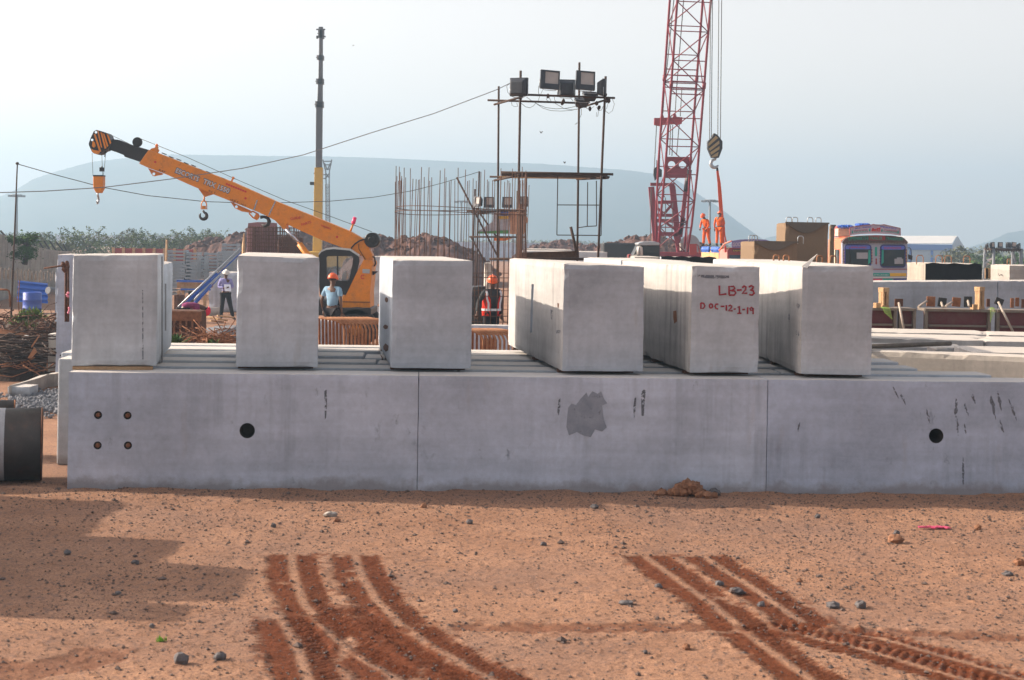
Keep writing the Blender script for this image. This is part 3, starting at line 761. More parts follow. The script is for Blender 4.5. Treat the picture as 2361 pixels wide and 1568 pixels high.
for (x0, x1, y0, y1, lab) in ((130,300,190,470,'orange-lit timber box on the formwork nearest the last block'),(1572,1728,180,478,'timber box with slots standing between the plated props')):
    A = at(*c8(x0, y1), YF+.05); B = at(*c8(x1, y0), YF+.05); dx = B.x-A.x; z0 = 1.692; z1 = B.z
    th = thing('timber_box', ((A.x+B.x)/2, YF+.1, z0), lab, 'timber box', 'timber boxes on the formwork')
    R = Matrix.Rotation(.5, 3, 'Z'); c = Vector(((A.x+B.x)/2, YF+.12, 0)); ww = dx*.62
    def bx(m, lo, hi):
        p = [Vector((x, y, z)) for z in (lo[2], hi[2]) for x, y in ((lo[0], lo[1]), (hi[0], lo[1]), (hi[0], hi[1]), (lo[0], hi[1]))]
        m.hexa([c + R @ Vector((q.x, q.y, 0)) + Vector((0, 0, q.z)) for q in p])
    m = MB(); h2 = ww/2; hs = .022
    for sx in (-h2, h2-hs*2):
        for sy in (-h2, -.015, h2-hs*2): bx(m, (sx, sy, z0+.05), (sx+hs*2, sy+hs*2, z1-.03))
    m.build('post', M_WOOD, th)
    m = MB(); bx(m, (-h2-.01, -h2-.01, z0), (h2+.01, h2+.01, z0+.05)); bx(m, (-h2-.01, -h2-.01, z1-.03), (h2+.01, h2+.01, z1)); bx(m, (-h2-.008, -h2-.008, z1-.09), (h2+.008, h2+.008, z1-.032)); m.build('frame', M_WOOD, th)
    m = MB(); bx(m, (.01, -h2-.008, z0+.052), (h2, -h2+.012, z1-.092)); bx(m, (h2-.012, -h2+.014, z0+.052), (h2+.006, h2, z1-.092)); m.build('board', M_WOOD, th)
    m = MB(); m.box((A.x-.05, YF-.02, z0+.05), (.12, .09, .1), R); m.build('block', M_WOOD, th)
m = MB()
for k in range(7):
    a = at(*c8(150+k*9, 480), YF-.09); m.tube([a, a+Vector((.05+.01*k, -.04, -.02)), a+Vector((.09+.012*k, -.05, -.12-.02*k))], .006, 4)
base(m.build('plastic_strip', paint('green_strip', (.35,.55,.12,1), .5), label='pale green plastic strip hanging over the red formwork', cat='plastic strip'))
m = MB()
for k in range(5):
    a = at(*c8(1795+k*8, 485), YF-.09); m.tube([a, a+Vector((.01*k, -.03, -.03)), a+Vector((.012*k, -.03, -.3+.05*k))], .006, 4)
base(m.build('plastic_strip', bpy.data.materials['green_strip'], label='green plastic strip hanging down beside the right formwork joint', cat='plastic strip'))

# blocks behind the wall
M_HESS = cloth('hessian', (.20, .14, .09, 1), 60, .25); M_HESSL = M_HESS; M_SHEET = cloth('black_sheet', (.010, .010, .011, 1), 8, .3)
def vis_block(xc, xr, xl, ytop, ycl, Y, lab, mat, zb=0, name='concrete_block'):
    # front face from xc to xr, left side visible out to xl
    c = at(xc, ytop, Y); r = at(xr, ytop, Y); ztop = c.z; dep = 1.9
    l = at(xl, ytop, Y+dep); th = thing(name, ((c.x+r.x)/2, Y+dep/2, zb), lab, 'concrete block')
    b = [Vector((c.x, Y, zb)), Vector((r.x, Y+.12, zb)), Vector((r.x+(l.x-c.x), Y+dep+.12, zb)), Vector((l.x, Y+dep, zb))]
    P = b+[Vector((v.x, v.y, ztop)) for v in b]; m = MB(); m.rbox(P, .14, .02, int(xc)); m.build('block_body', mat, th); return th, P, ztop
th, P, zt = vis_block(2133, 2265, 2090, 606, 0, 42, 'grey concrete block wrapped in a black sheet, four rusty lifting loops on top', M_FENCE)  # darker concrete, shade on the left face put into the colour
q = [P[0]+(P[1]-P[0])*k/8 for k in range(9)]; m = MB(); vv = []
nb = (P[1]-P[0]).cross(Vector((0,0,1))).normalized()
for k, v in enumerate(q): vv.append(v + nb*.03 + Vector((0, 0, .9)))
tp = [Vector((v.x, v.y, zt-.01+.02*((k*5) % 3-1))) for k, v in reversed(list(enumerate(vv)))]
m.prism(vv+tp, nb*.03); m.build('black_sheet', M_SHEET, th)
hooks(th, [(at(x, 600, 42.6).x, 42.6, .25) for x in (2121,2165,2186,2229)], zt, (.2, .2))
th, P, zt = vis_block(2327, 2440, 2283, 611, 0, 43, 'cream sunlit concrete block with a scrawled dark mark near the right edge', M_CPALE)
hooks(th, [(at(2326, 600, 43.8).x, 43.8, .3)], zt, (.1, .16))
nr = (P[3]-P[0]).cross(Vector((0,0,1))).normalized(); nr = -nr if nr.x > 0 else nr
def c7(x, y): return (2219.3+x*.0956, 518.8+y*.0956)
m = MB()
for s_ in ([(875,1165),(872,1200),(885,1215),(905,1222)], [(912,1205),(925,1190)], [(940,1222),(945,1190),(960,1200),(968,1218),(985,1235)]): m.tube([ray_plane(*c7(x, y), P[0], nr) for x, y in s_], .012, 5)
m.build('scrawled_mark', M_BLACK, th)
def hess(xc, xr, xl, ytop, Y, lab, hk, sag):
    th, P, zt = vis_block(xc, xr, xl, ytop, 0, Y, lab, M_HESS)
    hooks(th, [(at(x, ytop, Y+.9).x, Y+.9, .3) for x in hk], zt, (.18, .17), M_STEEL)
    # drooping top fold of the sacking on the front
    nb = (P[1]-P[0]).cross(Vector((0,0,1))).normalized(); a, b = P[4], P[5]; n = 14; top = []; bot = []
    for k in range(n+1):
        f = k/n; v = a+(b-a)*f + nb*.012; top.append(v+Vector((0,0,.012))); bot.append(v - Vector((0, 0, .03+sag*math.sin(PI*min(1, f*1.08))**1.3)))
    m = MB(); m.prism(top+bot[::-1], nb*.05); m.build('sacking_fold', cloth('hessian_fold', (.13,.11,.09,1), 60, .2) if 'hessian_fold' not in bpy.data.materials else bpy.data.materials['hessian_fold'], th)
    return th, P, zt
hess(1810, 1913, 1789, 512.5, 46, 'tallest brown sacking-covered block, left of the painted truck', (1819,1833,1868,1887), .28)
hess(1738, 1842, 1706, 556, 43.5, 'lower brown sacking-covered block in front of the red truck', (1733,1740,1846), .22)
hess(1913.5, 1926, 1912, 519, 49, 'narrow sacking-covered block squeezed behind the tallest brown one', (), .1)
# =============== mobile pick-and-carry crane (yellow) ===============
YC = 42.0; SC = YC/3574
def cc(x, y, dy=0.0): return at(x, y, YC+dy)
def cA(x, y): return (190.2+x*.17280, 276.7+y*.17280)      # close-up of the boom
def cB(x, y): return (547.6+x*.16542, 461.1+y*.16542)      # close-up of the cab
def flat(m, pts, y0, y1):      # extrude an outline seen from the side
    m.prism([cc(x, y, y0) for x, y in pts], Vector((0, y1-y0, 0))); return m
M_CHROME = paint('chrome_rod', (.55,.57,.62,1), .15, .1, 0, .9)
M_RUB = paint('rubber', (.018,.018,.018,1), .85, .35, 0, 0, (.12,.08,.05,1))
M_HOOK = paint('hook_black', (.014,.015,.018,1), .5, .3)
M_WHT = paint('white_paint', (.72,.72,.70,1), .5, .3)
M_BLU = paint('blue_paint', (.02,.11,.50,1), .5, .25)
M_ROPE = paint('wire_rope', (.05,.05,.055,1), .6, .2)
M_GLASS = bpy.data.materials.new('cab_glass'); M_GLASS.use_nodes = True
b_ = M_GLASS.node_tree.nodes['Principled BSDF']; b_.inputs['Base Color'].default_value = (.85,.9,.92,1); b_.inputs['Roughness'].default_value = .03; b_.inputs['Transmission Weight'].default_value = .92; b_.inputs['IOR'].default_value = 1.1
FONT = None
def text_mesh(body, size, extrude=.004, offset=0.0, spacing=1.0):
    cu = bpy.data.curves.new('lettering', 'FONT'); cu.body = body; cu.size = size; cu.extrude = extrude; cu.offset = offset; cu.space_character = spacing
    cu.align_x = 'CENTER'; cu.align_y = 'CENTER'; cu.resolution_u = 3
    o = bpy.data.objects.new('tmp', cu); COL.objects.link(o); bpy.context.view_layer.update()
    dg = bpy.context.evaluated_depsgraph_get(); me = bpy.data.meshes.new_from_object(o.evaluated_get(dg)); bpy.data.objects.remove(o); return me
def text_obj(name, body, center, xdir, up, height, width, mat, parent, extrude=.004, bold=0.0, label=None):
    me = text_mesh(body, 1.0, 1.0, bold); n = len(me.vertices); a = np.empty(n*3); me.vertices.foreach_get('co', a); a = a.reshape(-1, 3)
    lo, hi = a.min(0), a.max(0); c = (lo+hi)/2; s = hi-lo
    xd, ud = Vector(xdir).normalized(), Vector(up).normalized(); nd = xd.cross(ud)
    q = (a-c)/s*np.array([width, height, extrude*2]); M_ = np.array([xd, ud, nd])
    org = wloc(parent) if parent else Vector((0,0,0)); r = q @ M_ + np.array(Vector(center)-org)
    me.vertices.foreach_set('co', r.ravel()); me.materials.clear(); me.materials.append(mat); me.update()
    o = bpy.data.objects.new(name, me); COL.objects.link(o); o.parent = parent
    return tag(o, label)
crane = thing('mobile_crane', (at(790, 700, YC).x, YC, 0), 'yellow pick-and-carry crane with black cab, its boom raised to the left above the blocks', 'crane')
# boom outline along its axis
bt = [cA(800,505)]
BO = [cA(752,578), cA(845,440), cA(880,398), cA(1000,440), cA(1490,640), cA(2000,830)]
m = MB()
upper = [cA(1000,440), cA(1490,630), cA(2010,830), cB(540,20), cB(1060,228), cB(1560,432), cB(1715,520), cB(1800,570), cB(1840,690), cB(1880,760)]
lower = [cB(1885,860), cB(1760,830), cB(1740,780), cB(1570,705), cB(1180,560), cB(870,425), cB(680,335), cB(672,410), cB(640,408), cB(520,285), cB(420,230), cA(2335,1225), cA(1970,1080), cA(1500,895), cA(1070,705), cA(880,640), cA(752,580), cA(810,500), cA(880,400)]
flat(m, upper+lower, -.24, .24); m.build('main_boom', M_YEL, crane, bevel=.012)
m = MB(); 
for (x0, x1) in (((275,0),(228,140)), ((530,15),(432,222))):
    a, b = cc(*cB(*x0), -.245), cc(*cB(*x1), -.245); m.bar(a, b, .035, .012, Vector((0,1,0)))
m.build('weld_band', M_CHROME, crane)
m = MB(); flat(m, [cA(390,255), cA(470,262), cA(660,335), cA(870,395), cA(880,420), cA(770,560), cA(560,490), cA(550,468), cA(460,432), cA(350,395)], -.18, .18)
m.build('inner_boom', M_BLACK, crane, bevel=.008)
m = MB(); m.cyl(cc(*cA(733,296), -.13), cc(*cA(733,296), .13), .135, 24); m.build('rope_sheave', M_BLACK, crane)
m = MB(); flat(m, [cA(870,420), cA(920,380), cA(960,370), cA(985,350), cA(1003,358), cA(1000,385), cA(1015,400), cA(995,440)], -.06, .06); m.build('boom_bracket', M_YEL, crane)
m = MB(); m.ell(cc(*cA(990,342), 0), (.045,.045,.05), 10, 6); m.build('amber_lamp', paint('amber_lamp', (.9,.22,.03,1), .3, .05), crane)
# boom head with stripes
hd = [cA(190,132), cA(232,145), cA(330,178), cA(352,200), cA(388,310), cA(350,375), cA(310,405), cA(285,410), cA(235,452), cA(195,460), cA(150,445), cA(125,425), cA(85,335), cA(84,310), cA(110,235), cA(150,150)]
m = MB(); flat(m, hd, -.22, .22); hdo = m.build('boom_head', M_BLACK, crane)
for (x, y) in ((180,164),(129,266)):
    c_ = MB(); c_.cyl(cc(*cA(x, y), -.5), cc(*cA(x, y), .5), .034, 14); k_ = c_.build('cutter', M_BLACK)
    # cutter is in world space, head has its own parent offset
    bpy.context.view_layer.update(); cut(hdo, k_)
def stripe(pts, mat=M_YEL, nm='stripe'):
    mm = MB(); flat(mm, [cA(*p) for p in pts], -.228, -.221); mm.build(nm, mat, crane)
stripe([(195,140),(215,145),(262,370),(245,365)]); stripe([(150,190),(172,185),(250,420),(225,428)])
stripe([(238,160),(262,170),(318,375),(296,385)]); stripe([(270,175),(292,185),(345,345),(325,362)]); stripe([(320,180),(345,200),(384,305),(365,325)])
stripe([(135,275),(165,300),(175,350),(150,370),(125,350)]); stripe([(112,380),(150,400),(240,415),(225,445),(195,457),(150,443),(128,425)])
# lifting lugs
for pts, hl in (([(875,645),(1070,712),(1060,728),(955,750),(935,745)],(952,720)), ([(1545,915),(1740,990),(1625,1027)],None), ([(1968,1085),(2235,1205),(2260,1245),(2160,1225),(2130,1222),(2035,1180)],(2053,1158))):
    m = MB(); flat(m, [cA(*p) for p in pts], -.05, .05); lo_ = m.build('lifting_lug', M_YEL, crane)
    if hl:
        c_ = MB(); c_.cyl(cc(*cA(*hl), -.5), cc(*cA(*hl), .5), .038, 14); k_ = c_.build('cutter', M_BLACK); bpy.context.view_layer.update(); cut(lo_, k_)
# lettering
def along(p, q): d = cc(*q)-cc(*p); return d.normalized()
ax = along(cA(1250,660), cA(1960,945)); up_ = Vector((-ax.z, 0, ax.x)).normalized(); up_ = up_ if up_.z > 0 else -up_
def lett(body, x0, y0, x1, y1, hgt, mat, y=-.246, bold=.02):
    p, q = cc(*cA(x0, y0), y), cc(*cA(x1, y1), y); c = (p+q)/2
    text_obj('lettering', body, c, ax, up_, hgt*SC*.1728, (q-p).length, mat, crane, .004, bold)
M_LETG = paint('letter_grey', (.10,.11,.13,1), .5, .1); M_LETW = paint('letter_white', (.60,.62,.66,1), .5, .1); M_LETR = paint('letter_red', (.62,.04,.02,1), .5, .1); M_LETB = paint('letter_brown', (.12,.05,.02,1), .6, .1)
lett('ESCORTS', 1240,672, 1560,790, 84, M_LETG, -.2445, .05); lett('ESCORTS', 1248,676, 1554,786, 64, M_LETW, -.249, .015)
lett('TRX 1550', 1606,812, 1968,952, 84, M_LETG, -.2445, .05); lett('TRX 1550', 1614,816, 1960,948, 64, M_LETW, -.249, .015)
lett('XXXXXXXXX'.replace('X', '\u2022'), 1910,850, 2190,960, 26, M_LETR, -.246, .05)
ax2 = ax
for (body, x0, y0, x1, y1, hgt) in (('8.4T',1018,668,1105,694,26), ('8.5 T',1685,942,1775,975,24), ('10.8 T',1975,1062,2080,1102,24), ('14 T',2118,1120,2180,1150,24)): lett(body, x0, y0, x1, y1, hgt, M_LETB, -.246, .0)
for (body, x0, y0, x1, y1, hgt) in (('GUIDE',735,262,880,245,36), ('PARTS',890,345,1025,305,34), ('WARNING',1160,350,1305,405,24)):
    p, q = cc(*cB(x0, y0), -.246), cc(*cB(x1, y1), -.246); d_ = (q-p).normalized(); u_ = Vector((-d_.z, 0, d_.x))
    text_obj('lettering', body, (p+q)/2, d_, u_, hgt*SC*.165, (q-p).length, M_LETR, crane, .004, .01)
m = MB()
for (f, x, y) in ((cA,970,560),(cA,2175,1045),(cB,1388,515)): m.cyl(cc(*f(x, y), -.248), cc(*f(x, y), -.242), .032, 12)
m.build('reflector', M_LETR, crane)
# hanging hooks
def hook_curve(c, r, flip=1, th_=.04):
    q = []
    for k in range(13):
        a = math.radians(75 - k*25)
        q.append(c + Vector((flip*math.cos(a)*r, 0, math.sin(a)*r)))
    rr = [th_*(.75+.45*math.sin(PI*min(1, k/9))) for k in range(13)]; rr[-1] = th_*.25; rr[-2] = th_*.6
    return q, rr
c = cc(*cA(1612,1278)); q, rr = hook_curve(c, 46*.1728*SC, 1, .042)
m = MB(); m.tube([c+Vector((-.01,0,70*.1728*SC))]+q, [.03]+rr, 10); m.build('hanging_hook', M_HOOK, crane)
m = MB(); cy = lambda x, y: cc(*cA(x, y)); m.tube([cy(1625,1075), cy(1600,1085), cy(1588,1120), cy(1583,1185), cy(1660,1185), cy(1655,1120), cy(1642,1085)], .017, 7, closed=True); m.tube([cy(1622,1025), cy(1622,1080)], .022, 7); m.box(cy(1620,1168), (.09,.08,.09)); m.build('swivel_link', M_YEL, crane)
cb = lambda x, y: cc(*cB(x, y)); m = MB(); m.tube([cb(185,165), cb(165,190), cb(215,245), cb(270,275), cb(300,235), cb(290,200), cb(215,158)], .022, 7, closed=True); m.box(cb(272,232), (.12,.08,.12), Matrix.Rotation(.5, 3, 'Y')); m.build('swivel_link', M_YEL, crane)
m = MB(); m.tube([cb(x, y) for x, y in ((320,240),(370,235),(420,250),(442,295),(425,345),(380,365),(335,345))], [.05,.04,.05,.058,.055,.042,.012], 10); m.build('stowed_hook', M_HOOK, crane)
# hook block on ropes
m = MB()
for x0, x1 in ((128,140),(258,268)): m.tube([cc(*cA(x0,440)), cc(*cA(x1,740))], .006, 5)
m.tube([cc(*cA(312,410)), cc(*cA(292,640)), cc(*cA(275,760))], .006, 5)
m.build('hoist_rope', M_ROPE, crane)
m = MB()
for k in range(5): m.ell(cc(*cA(306-k*2,425+k*15)), (.02,.02,.016), 8, 5)
m.build('chain', M_BLACK, crane)
m = MB(); m.box(cc(*cA(260,660)), (.12,.1,.11)); m.cyl(cc(*cA(260,640)), cc(*cA(260,615)), .035, 8, .015); m.build('trip_weight', M_BLACK, crane, bevel=.012)
m = MB(); flat(m, [cA(140,740), cA(272,740), cA(270,905), cA(235,972), cA(180,972), cA(142,905)], -.13, .13); m.build('hook_block', M_YEL, crane, bevel=.012)
m = MB(); flat(m, [cA(140,734), cA(272,734), cA(272,752), cA(140,752)], -.135, .135); m.build('block_cap', M_BLACK, crane)
m = MB(); c = cc(*cA(204,975)); 
q = [c, c-Vector((0,0,.05)), c-Vector((0,-.05,.10)), c-Vector((0,-.09,.17)), c-Vector((0,-.05,.25)), c-Vector((0,.02,.28)), c-Vector((0,.08,.24)), c-Vector((0,.09,.18))]
m.tube(q, [.025,.028,.032,.036,.034,.026,.018,.006], 9); m.build('crane_hook', M_STEEL, crane)
# luffing ropes over the boom, mast roller, lamp post, beacon
m = MB(); m.tube([cc(*cA(340,180)), cc(*cA(650,330))], .006, 5); m.tube([cc(*cA(770,248)), cc(*cA(1400,500)), cc(*cA(1990,765)), cb(640,-5), cb(1300,230), cb(1875,445)], .0075, 5); m.build('boom_rope', M_ROPE, crane)
m = MB(); flat(m, [cA(1975,830), cA(2003,752), cA(2025,765), cA(2022,790), cA(2008,790), cA(1995,838)], -.03, .03); m.build('rope_guide', M_YEL, crane)
m = MB(); m.tube([cb(1565,460), cb(1612,335)], .028, 8); m.build('beacon_post', M_YEL, crane)
m = MB(); m.tube([cb(1612,335), cb(1618,305), cb(1640,240)], [.05,.055,.05], 12); m.build('beacon', paint('beacon_pink', (.85,.04,.16,1), .3, .05), crane)
m = MB()
for k in range(9):
    x = 1090+k*98; y = 455+k*40 if k < 5 else 455+k*41; p = cc(*cA(x, y+ (k % 2)*8)); m.box(p+Vector((0,0,.01)), (.10,.2,.022), Matrix.Rotation(.37, 3, 'Y'))
m.build('hose_clamp', M_BLACK, crane)
# boom foot, rear column
m = MB(); flat(m, [cB(1760,830), cB(1885,850), cB(1892,900), cB(1870,930), cB(1865,1100), cB(1845,1280), cB(1848,1505), cB(1455,1505), cB(1465,1330), cB(1510,1320), cB(1665,1000), cB(1700,940)], -.62, .62)
m.build('rear_column', M_YEL, crane, bevel=.015)
m = MB(); flat(m, [cB(1742,962), cB(1845,968), cB(1840,1025), cB(1742,1020)], -.628, -.622); m.build('data_plate', M_STEEL, crane)
m = MB(); c = cb(1778,1065); m.tube([c+Vector((math.cos(a)*.05, -.63, math.sin(a)*.052)) for a in [math.radians(40+28*k) for k in range(11)]], .013, 6); m.build('round_emblem', M_LETR, crane)
m = MB(); m.bar(cc(*cB(1465,1420), -.622), cc(*cB(1850,1425), -.622), .012, .02); m.build('panel_seam', M_BLACK, crane)
# winch drum
m = MB(); c = cb(1885,560); m.cyl(c+Vector((0,-.30,0)), c+Vector((0,.30,0)), .205, 28); m.build('winch_drum', M_BLACK, crane, bevel=.02)
m = MB(); m.cyl(c+Vector((0,-.34,0)), c+Vector((0,-.302,0)), .10, 18); m.build('winch_hub', M_BLACK, crane, bevel=.01)
# hoses
m = MB(); m.tube([cc(*cB(x, y), -.28) for x, y in ((1575,710),(1590,665),(1640,610),(1700,570),(1760,548),(1790,545))], .02, 7); m.tube([cc(*cB(x, y), -.2) for x, y in ((1880,790),(1910,800),(1918,850),(1925,890),(1905,918),(1885,915))], .022, 7)
m.tube([cc(*cB(x, y), -.27) for x, y in ((1690,610),(1690,680),(1730,750),(1790,840),(1850,900))], .009, 5); m.build('hydraulic_hose', M_RUB, crane)
# lift cylinder
m = MB(); m.cyl(cc(*cB(672,405), -.35), cc(*cB(880,620), -.35), .042, 14); m.build('cylinder_rod', M_CHROME, crane)
m = MB(); m.cyl(cc(*cB(860,610), -.35), cc(*cB(1215,1080), -.35), .085, 16); m.build('cylinder_barrel', M_YEL, crane)
# chassis, cab
m = MB(); flat(m, [(560,728), (560,690), (735,690), cB(1455,1508), cB(1860,1508), cB(1860,1568), (855,727)], -.95, .95); m.build('chassis', M_BLACK, crane, bevel=.02)
cabo = [cB(1130,770), cB(1170,725), cB(1240,695), cB(1340,685), cB(1560,705), cB(1690,790), cB(1700,850), cB(1665,1000), cB(1510,1325), cB(1465,1320), cB(1150,1320), cB(1130,1100)]
win = [cB(1240,790), cB(1270,782), cB(1585,782), cB(1612,800), cB(1605,900), cB(1560,1100), cB(1535,1125), cB(1270,1125), cB(1245,1060)]
def ring(m, outer, inner, y0, y1):      # two outlines with the same number of points
    n = len(outer); A = [cc(x, y, y0) for x, y in outer]+[cc(x, y, y0) for x, y in inner]; B = [v+Vector((0,y1-y0,0)) for v in A]
    fs = []
    for i in range(n):
        j = (i+1) % n; fs += [(i, j, n+j, n+i), (2*n+i, 3*n+i, 3*n+j, 2*n+j), (i, 2*n+i, 2*n+j, j), (n+i, n+j, 3*n+j, 3*n+i)]
    m.add(A+B, fs, False)
win12 = [cB(1240,800), cB(1255,785), cB(1300,782), cB(1400,782), cB(1585,782), cB(1610,795), cB(1612,810), cB(1600,910), cB(1556,1105), cB(1530,1125), cB(1275,1125), cB(1245,1060)]
for y0, y1 in ((-.62,-.56), (.1,.16)):
    m = MB(); ring(m, cabo, win12, y0, y1); m.build('cab_side', M_BLACK, crane)
m = MB()
edge = [cabo[-1], cabo[0], cabo[1], cabo[2], cabo[3], cabo[4], cabo[5]]
for p, q in zip(edge[:-1], edge[1:]):
    a0, b0 = cc(*p, -.559), cc(*q, -.559); m.hexa([a0, b0, b0+Vector((0,.658,0)), a0+Vector((0,.658,0)), a0+Vector((0,0,.05)), b0+Vector((0,0,.05)), b0+Vector((0,.658,.05)), a0+Vector((0,.658,.05))])
m.build('cab_roof', M_WHT, crane)
m = MB(); flat(m, [cB(1150,1130), cB(1520,1130), cB(1480,1318), cB(1150,1318)], -.555, .095); m.build('cab_base', M_BLACK, crane)
for y0, nm in ((-.60, 'near'), (.12, 'far')):
    m = MB(); flat(m, win12, y0, y0+.006); m.build('window_pane', M_GLASS, crane)
m = MB(); m.bar(cc(*cB(1395,782), -.60), cc(*cB(1395,1125), -.60), .035, .03); m.bar(cc(*cB(1430,1195), -.64), cc(*cB(1560,1175), -.64), .02, .02); m.build('window_bar', M_BLACK, crane)
m = MB(); flat(m, [cB(1450,1120), cB(1460,1040), cB(1490,985), cB(1520,990), cB(1525,1120)], -.3, .0); m.build('seat', M_WHT, crane, bevel=.03)
m = MB(); flat(m, [cB(1880,995), cB(1950,995), cB(1945,1005), cB(1885,1050)], -.5, -.2); m.build('step_bracket', M_BLACK, crane)
for x in (610, 822):
    m = MB(); c = at(x, 727, YC-.75); c.z = .55; m.lathe(c, [(.20,-.2),(.5,-.2),(.55,-.14),(.55,.14),(.5,.2),(.2,.2)], Vector((0,1,0)), 28); wl = m.build('wheel', M_RUB, crane)
    m = MB(); m.lathe(c, [(0,-.15),(.2,-.15),(.24,-.2),(.26,-.2),(.26,.1),(0,.1)], Vector((0,1,0)), 24); m.build('rim', M_YEL, wl)
    m = MB(); c = c+Vector((0,1.5,0)); m.lathe(c, [(.20,-.2),(.5,-.2),(.55,-.14),(.55,.14),(.5,.2),(.2,.2)], Vector((0,1,0)), 28); m.build('wheel', M_RUB, crane)

# =============== tall telescopic crane boom (grey over yellow) ===============
YT = 110.0
tc = thing('telescopic_crane', (at(733,580,YT).x, YT, 0), 'distant telescopic crane, yellow base section carrying a very tall grey jointed boom', 'crane')
def sect(name, xl0, xr0, y0, xl1, xr1, y1, mat, dy):
    a, b, c, d = at(xl0, y0, YT), at(xr0, y0, YT), at(xr1, y1, YT), at(xl1, y1, YT); m = MB(); m.prism([a, b, c, d], Vector((0, dy, 0))); return m.build(name, mat, tc, bevel=.02)
M_TG = paint('boom_grey', (.10,.105,.115,1), .5, .4, 0, 0, (.2,.18,.16,1), 1.0); M_TY = paint('boom_yellow', (.62,.38,.02,1), .45, .25)
def cT(x, y): return (680.2+x*.15074, 51.9+y*.15074)
pl_ = lambda x, y: cT(x, y)
yb = at(733, 600, YT); 
a0, a1 = at(720.5,590,YT), at(741,590,YT); a0.z = a1.z = 1.0
m = MB(); m.prism([a0, a1, at(743.5,386,YT), at(725,386,YT)], Vector((0,.5,0))); m.build('base_section', M_TY, tc, bevel=.02)
sect('boom_section', 727.5, 741.5, 385.5, 728.5, 742.8, 240, M_TG, .42)
sect('boom_section', 731, 743, 240, 733.3, 743.3, 187, M_TG, .38)
sect('boom_section', 733.8, 743.3, 187, 734.8, 743.5, 132, M_TG, .34)
sect('boom_section', 735, 743.5, 132, 735.8, 743.8, 68, M_TG, .30)
for (xl, xr, y0, y1) in ((728.5,745,248,233),(730.5,745.5,194,181),(732,745.5,138,127),(735,746,88,66.5)):
    sect('boom_collar', xl, xr, y0, xl, xr, y1, M_TG, .55)
    a = at(xl-3.5, (y0+y1)/2, YT+.2); b = at(xl+2, (y0+y1)/2, YT+.2); m = MB(); m.bar(a, b, .05); m.bar(at(xl-.8,y0,YT+.2), at(xl-.8,y1,YT+.2), .05); m.build('guide_pin', M_TG, tc)
m = MB()
for k in range(4): m.bar(at(736+k*2.6, 67, YT+.2), at(736+k*2.6, 62, YT+.2), .07)
m.bar(at(729,68,YT+.2), at(750,68,YT+.2), .09); m.bar(at(744,84.5,YT+.2), at(751,84.5,YT+.2), .09); m.box(at(731.5,86,YT+.2), (.12,.2,.2)); m.build('boom_tip', M_TG, tc)
m = MB()
for k in range(16): m.box(at(725.5+(k%2)*.8, 400+k*11, YT+.2), (.10,.12,.12))
m.box(at(719.5,423,YT+.1), (.28,.2,.22)); m.build('cable_clamp', M_BLACK, tc)
m = MB(); m.b2((yb.x-1.2, YT-1.0, .9), (yb.x+2.2, YT+1.6, 2.0)); m.build('turntable', M_TY, tc, bevel=.05)
m = MB(); m.b2((yb.x-4.5, YT-1.1, .45), (yb.x+5, YT+1.7, .88)); m.build('carrier', M_BLACK, tc)
for k in range(4):
    m = MB(); m.lathe(Vector((yb.x-3.6+2.5*k, YT-1.1, .5)), [(0,-.15),(.45,-.15),(.5,0),(.45,.3),(0,.3)], Vector((0,1,0)), 18); m.build('wheel', M_RUB, tc)

# lattice mast behind it
YL = 190; s_ = YL/3574
lm = thing('lattice_mast', (at(756,560,YL).x, YL, 0), 'thin grey lattice mast with a forked top just right of the tall boom', 'mast')
def latt(m, c0, c1, w0, w1, n, r, X=False, nsides=4):
    c0, c1 = Vector(c0), Vector(c1); d = (c1-c0).normalized(); a, b = frame_of(d, Vector((0,1,0)))
    cor = lambda f, i: c0+(c1-c0)*f + (a*(1 if i in (0,3) else -1) + b*(1 if i in (0,1) else -1))*(w0+(w1-w0)*f)/2
    for i in range(4): m.tube([cor(0, i), cor(1, i)], r, 5)
    for k in range(n):
        f0, f1 = k/n, (k+1)/n
        for i in range(4):
            j = (i+1) % 4
            m.tube([cor(f0, i if (k % 2) else j), cor(f1, j if (k % 2) else i)], r*.6, 4)
            m.tube([cor(f1, i), cor(f1, j)], r*.6, 4)
M_MAST = paint('mast_grey', (.16,.18,.21,1), .6, .3)
b0 = at(757,600,YL); b0.z = 0; m = MB(); latt(m, b0, at(755,425,YL), 9.5*s_, 8.5*s_, 26, .05); m.build('mast_body', M_MAST, lm)
m = MB()
for a, b in (((752,425),(751,395)),((759,425),(759.5,395)),((751,395),(744.5,368)),((759.5,395),(765,368)),((747,372),(763,372)),((749,380),(762,380)),((751,390),(760,390)),((752,400),(759,410)),((759,400),(752,410)),((748,376),(755,392)),((762,376),(755,392)),((744,403),(752,403)),((742,411.5),(752,411.5))):
    m.bar(at(*a,YL), at(*b,YL), .13)
m.build('forked_top', M_MAST, lm)

# =============== red crawler crane ===============
YR = 95.0; sR_ = YR/3574
rc = thing('crawler_crane', (at(1553,585,YR).x, YR, 0), 'red crawler crane with a lattice boom running out of the top of the picture', 'crane')
M_RC = paint('lattice_red', (.23,.012,.028,1), .45, .3, 0, 0, (.08,.05,.05,1), 1.5)
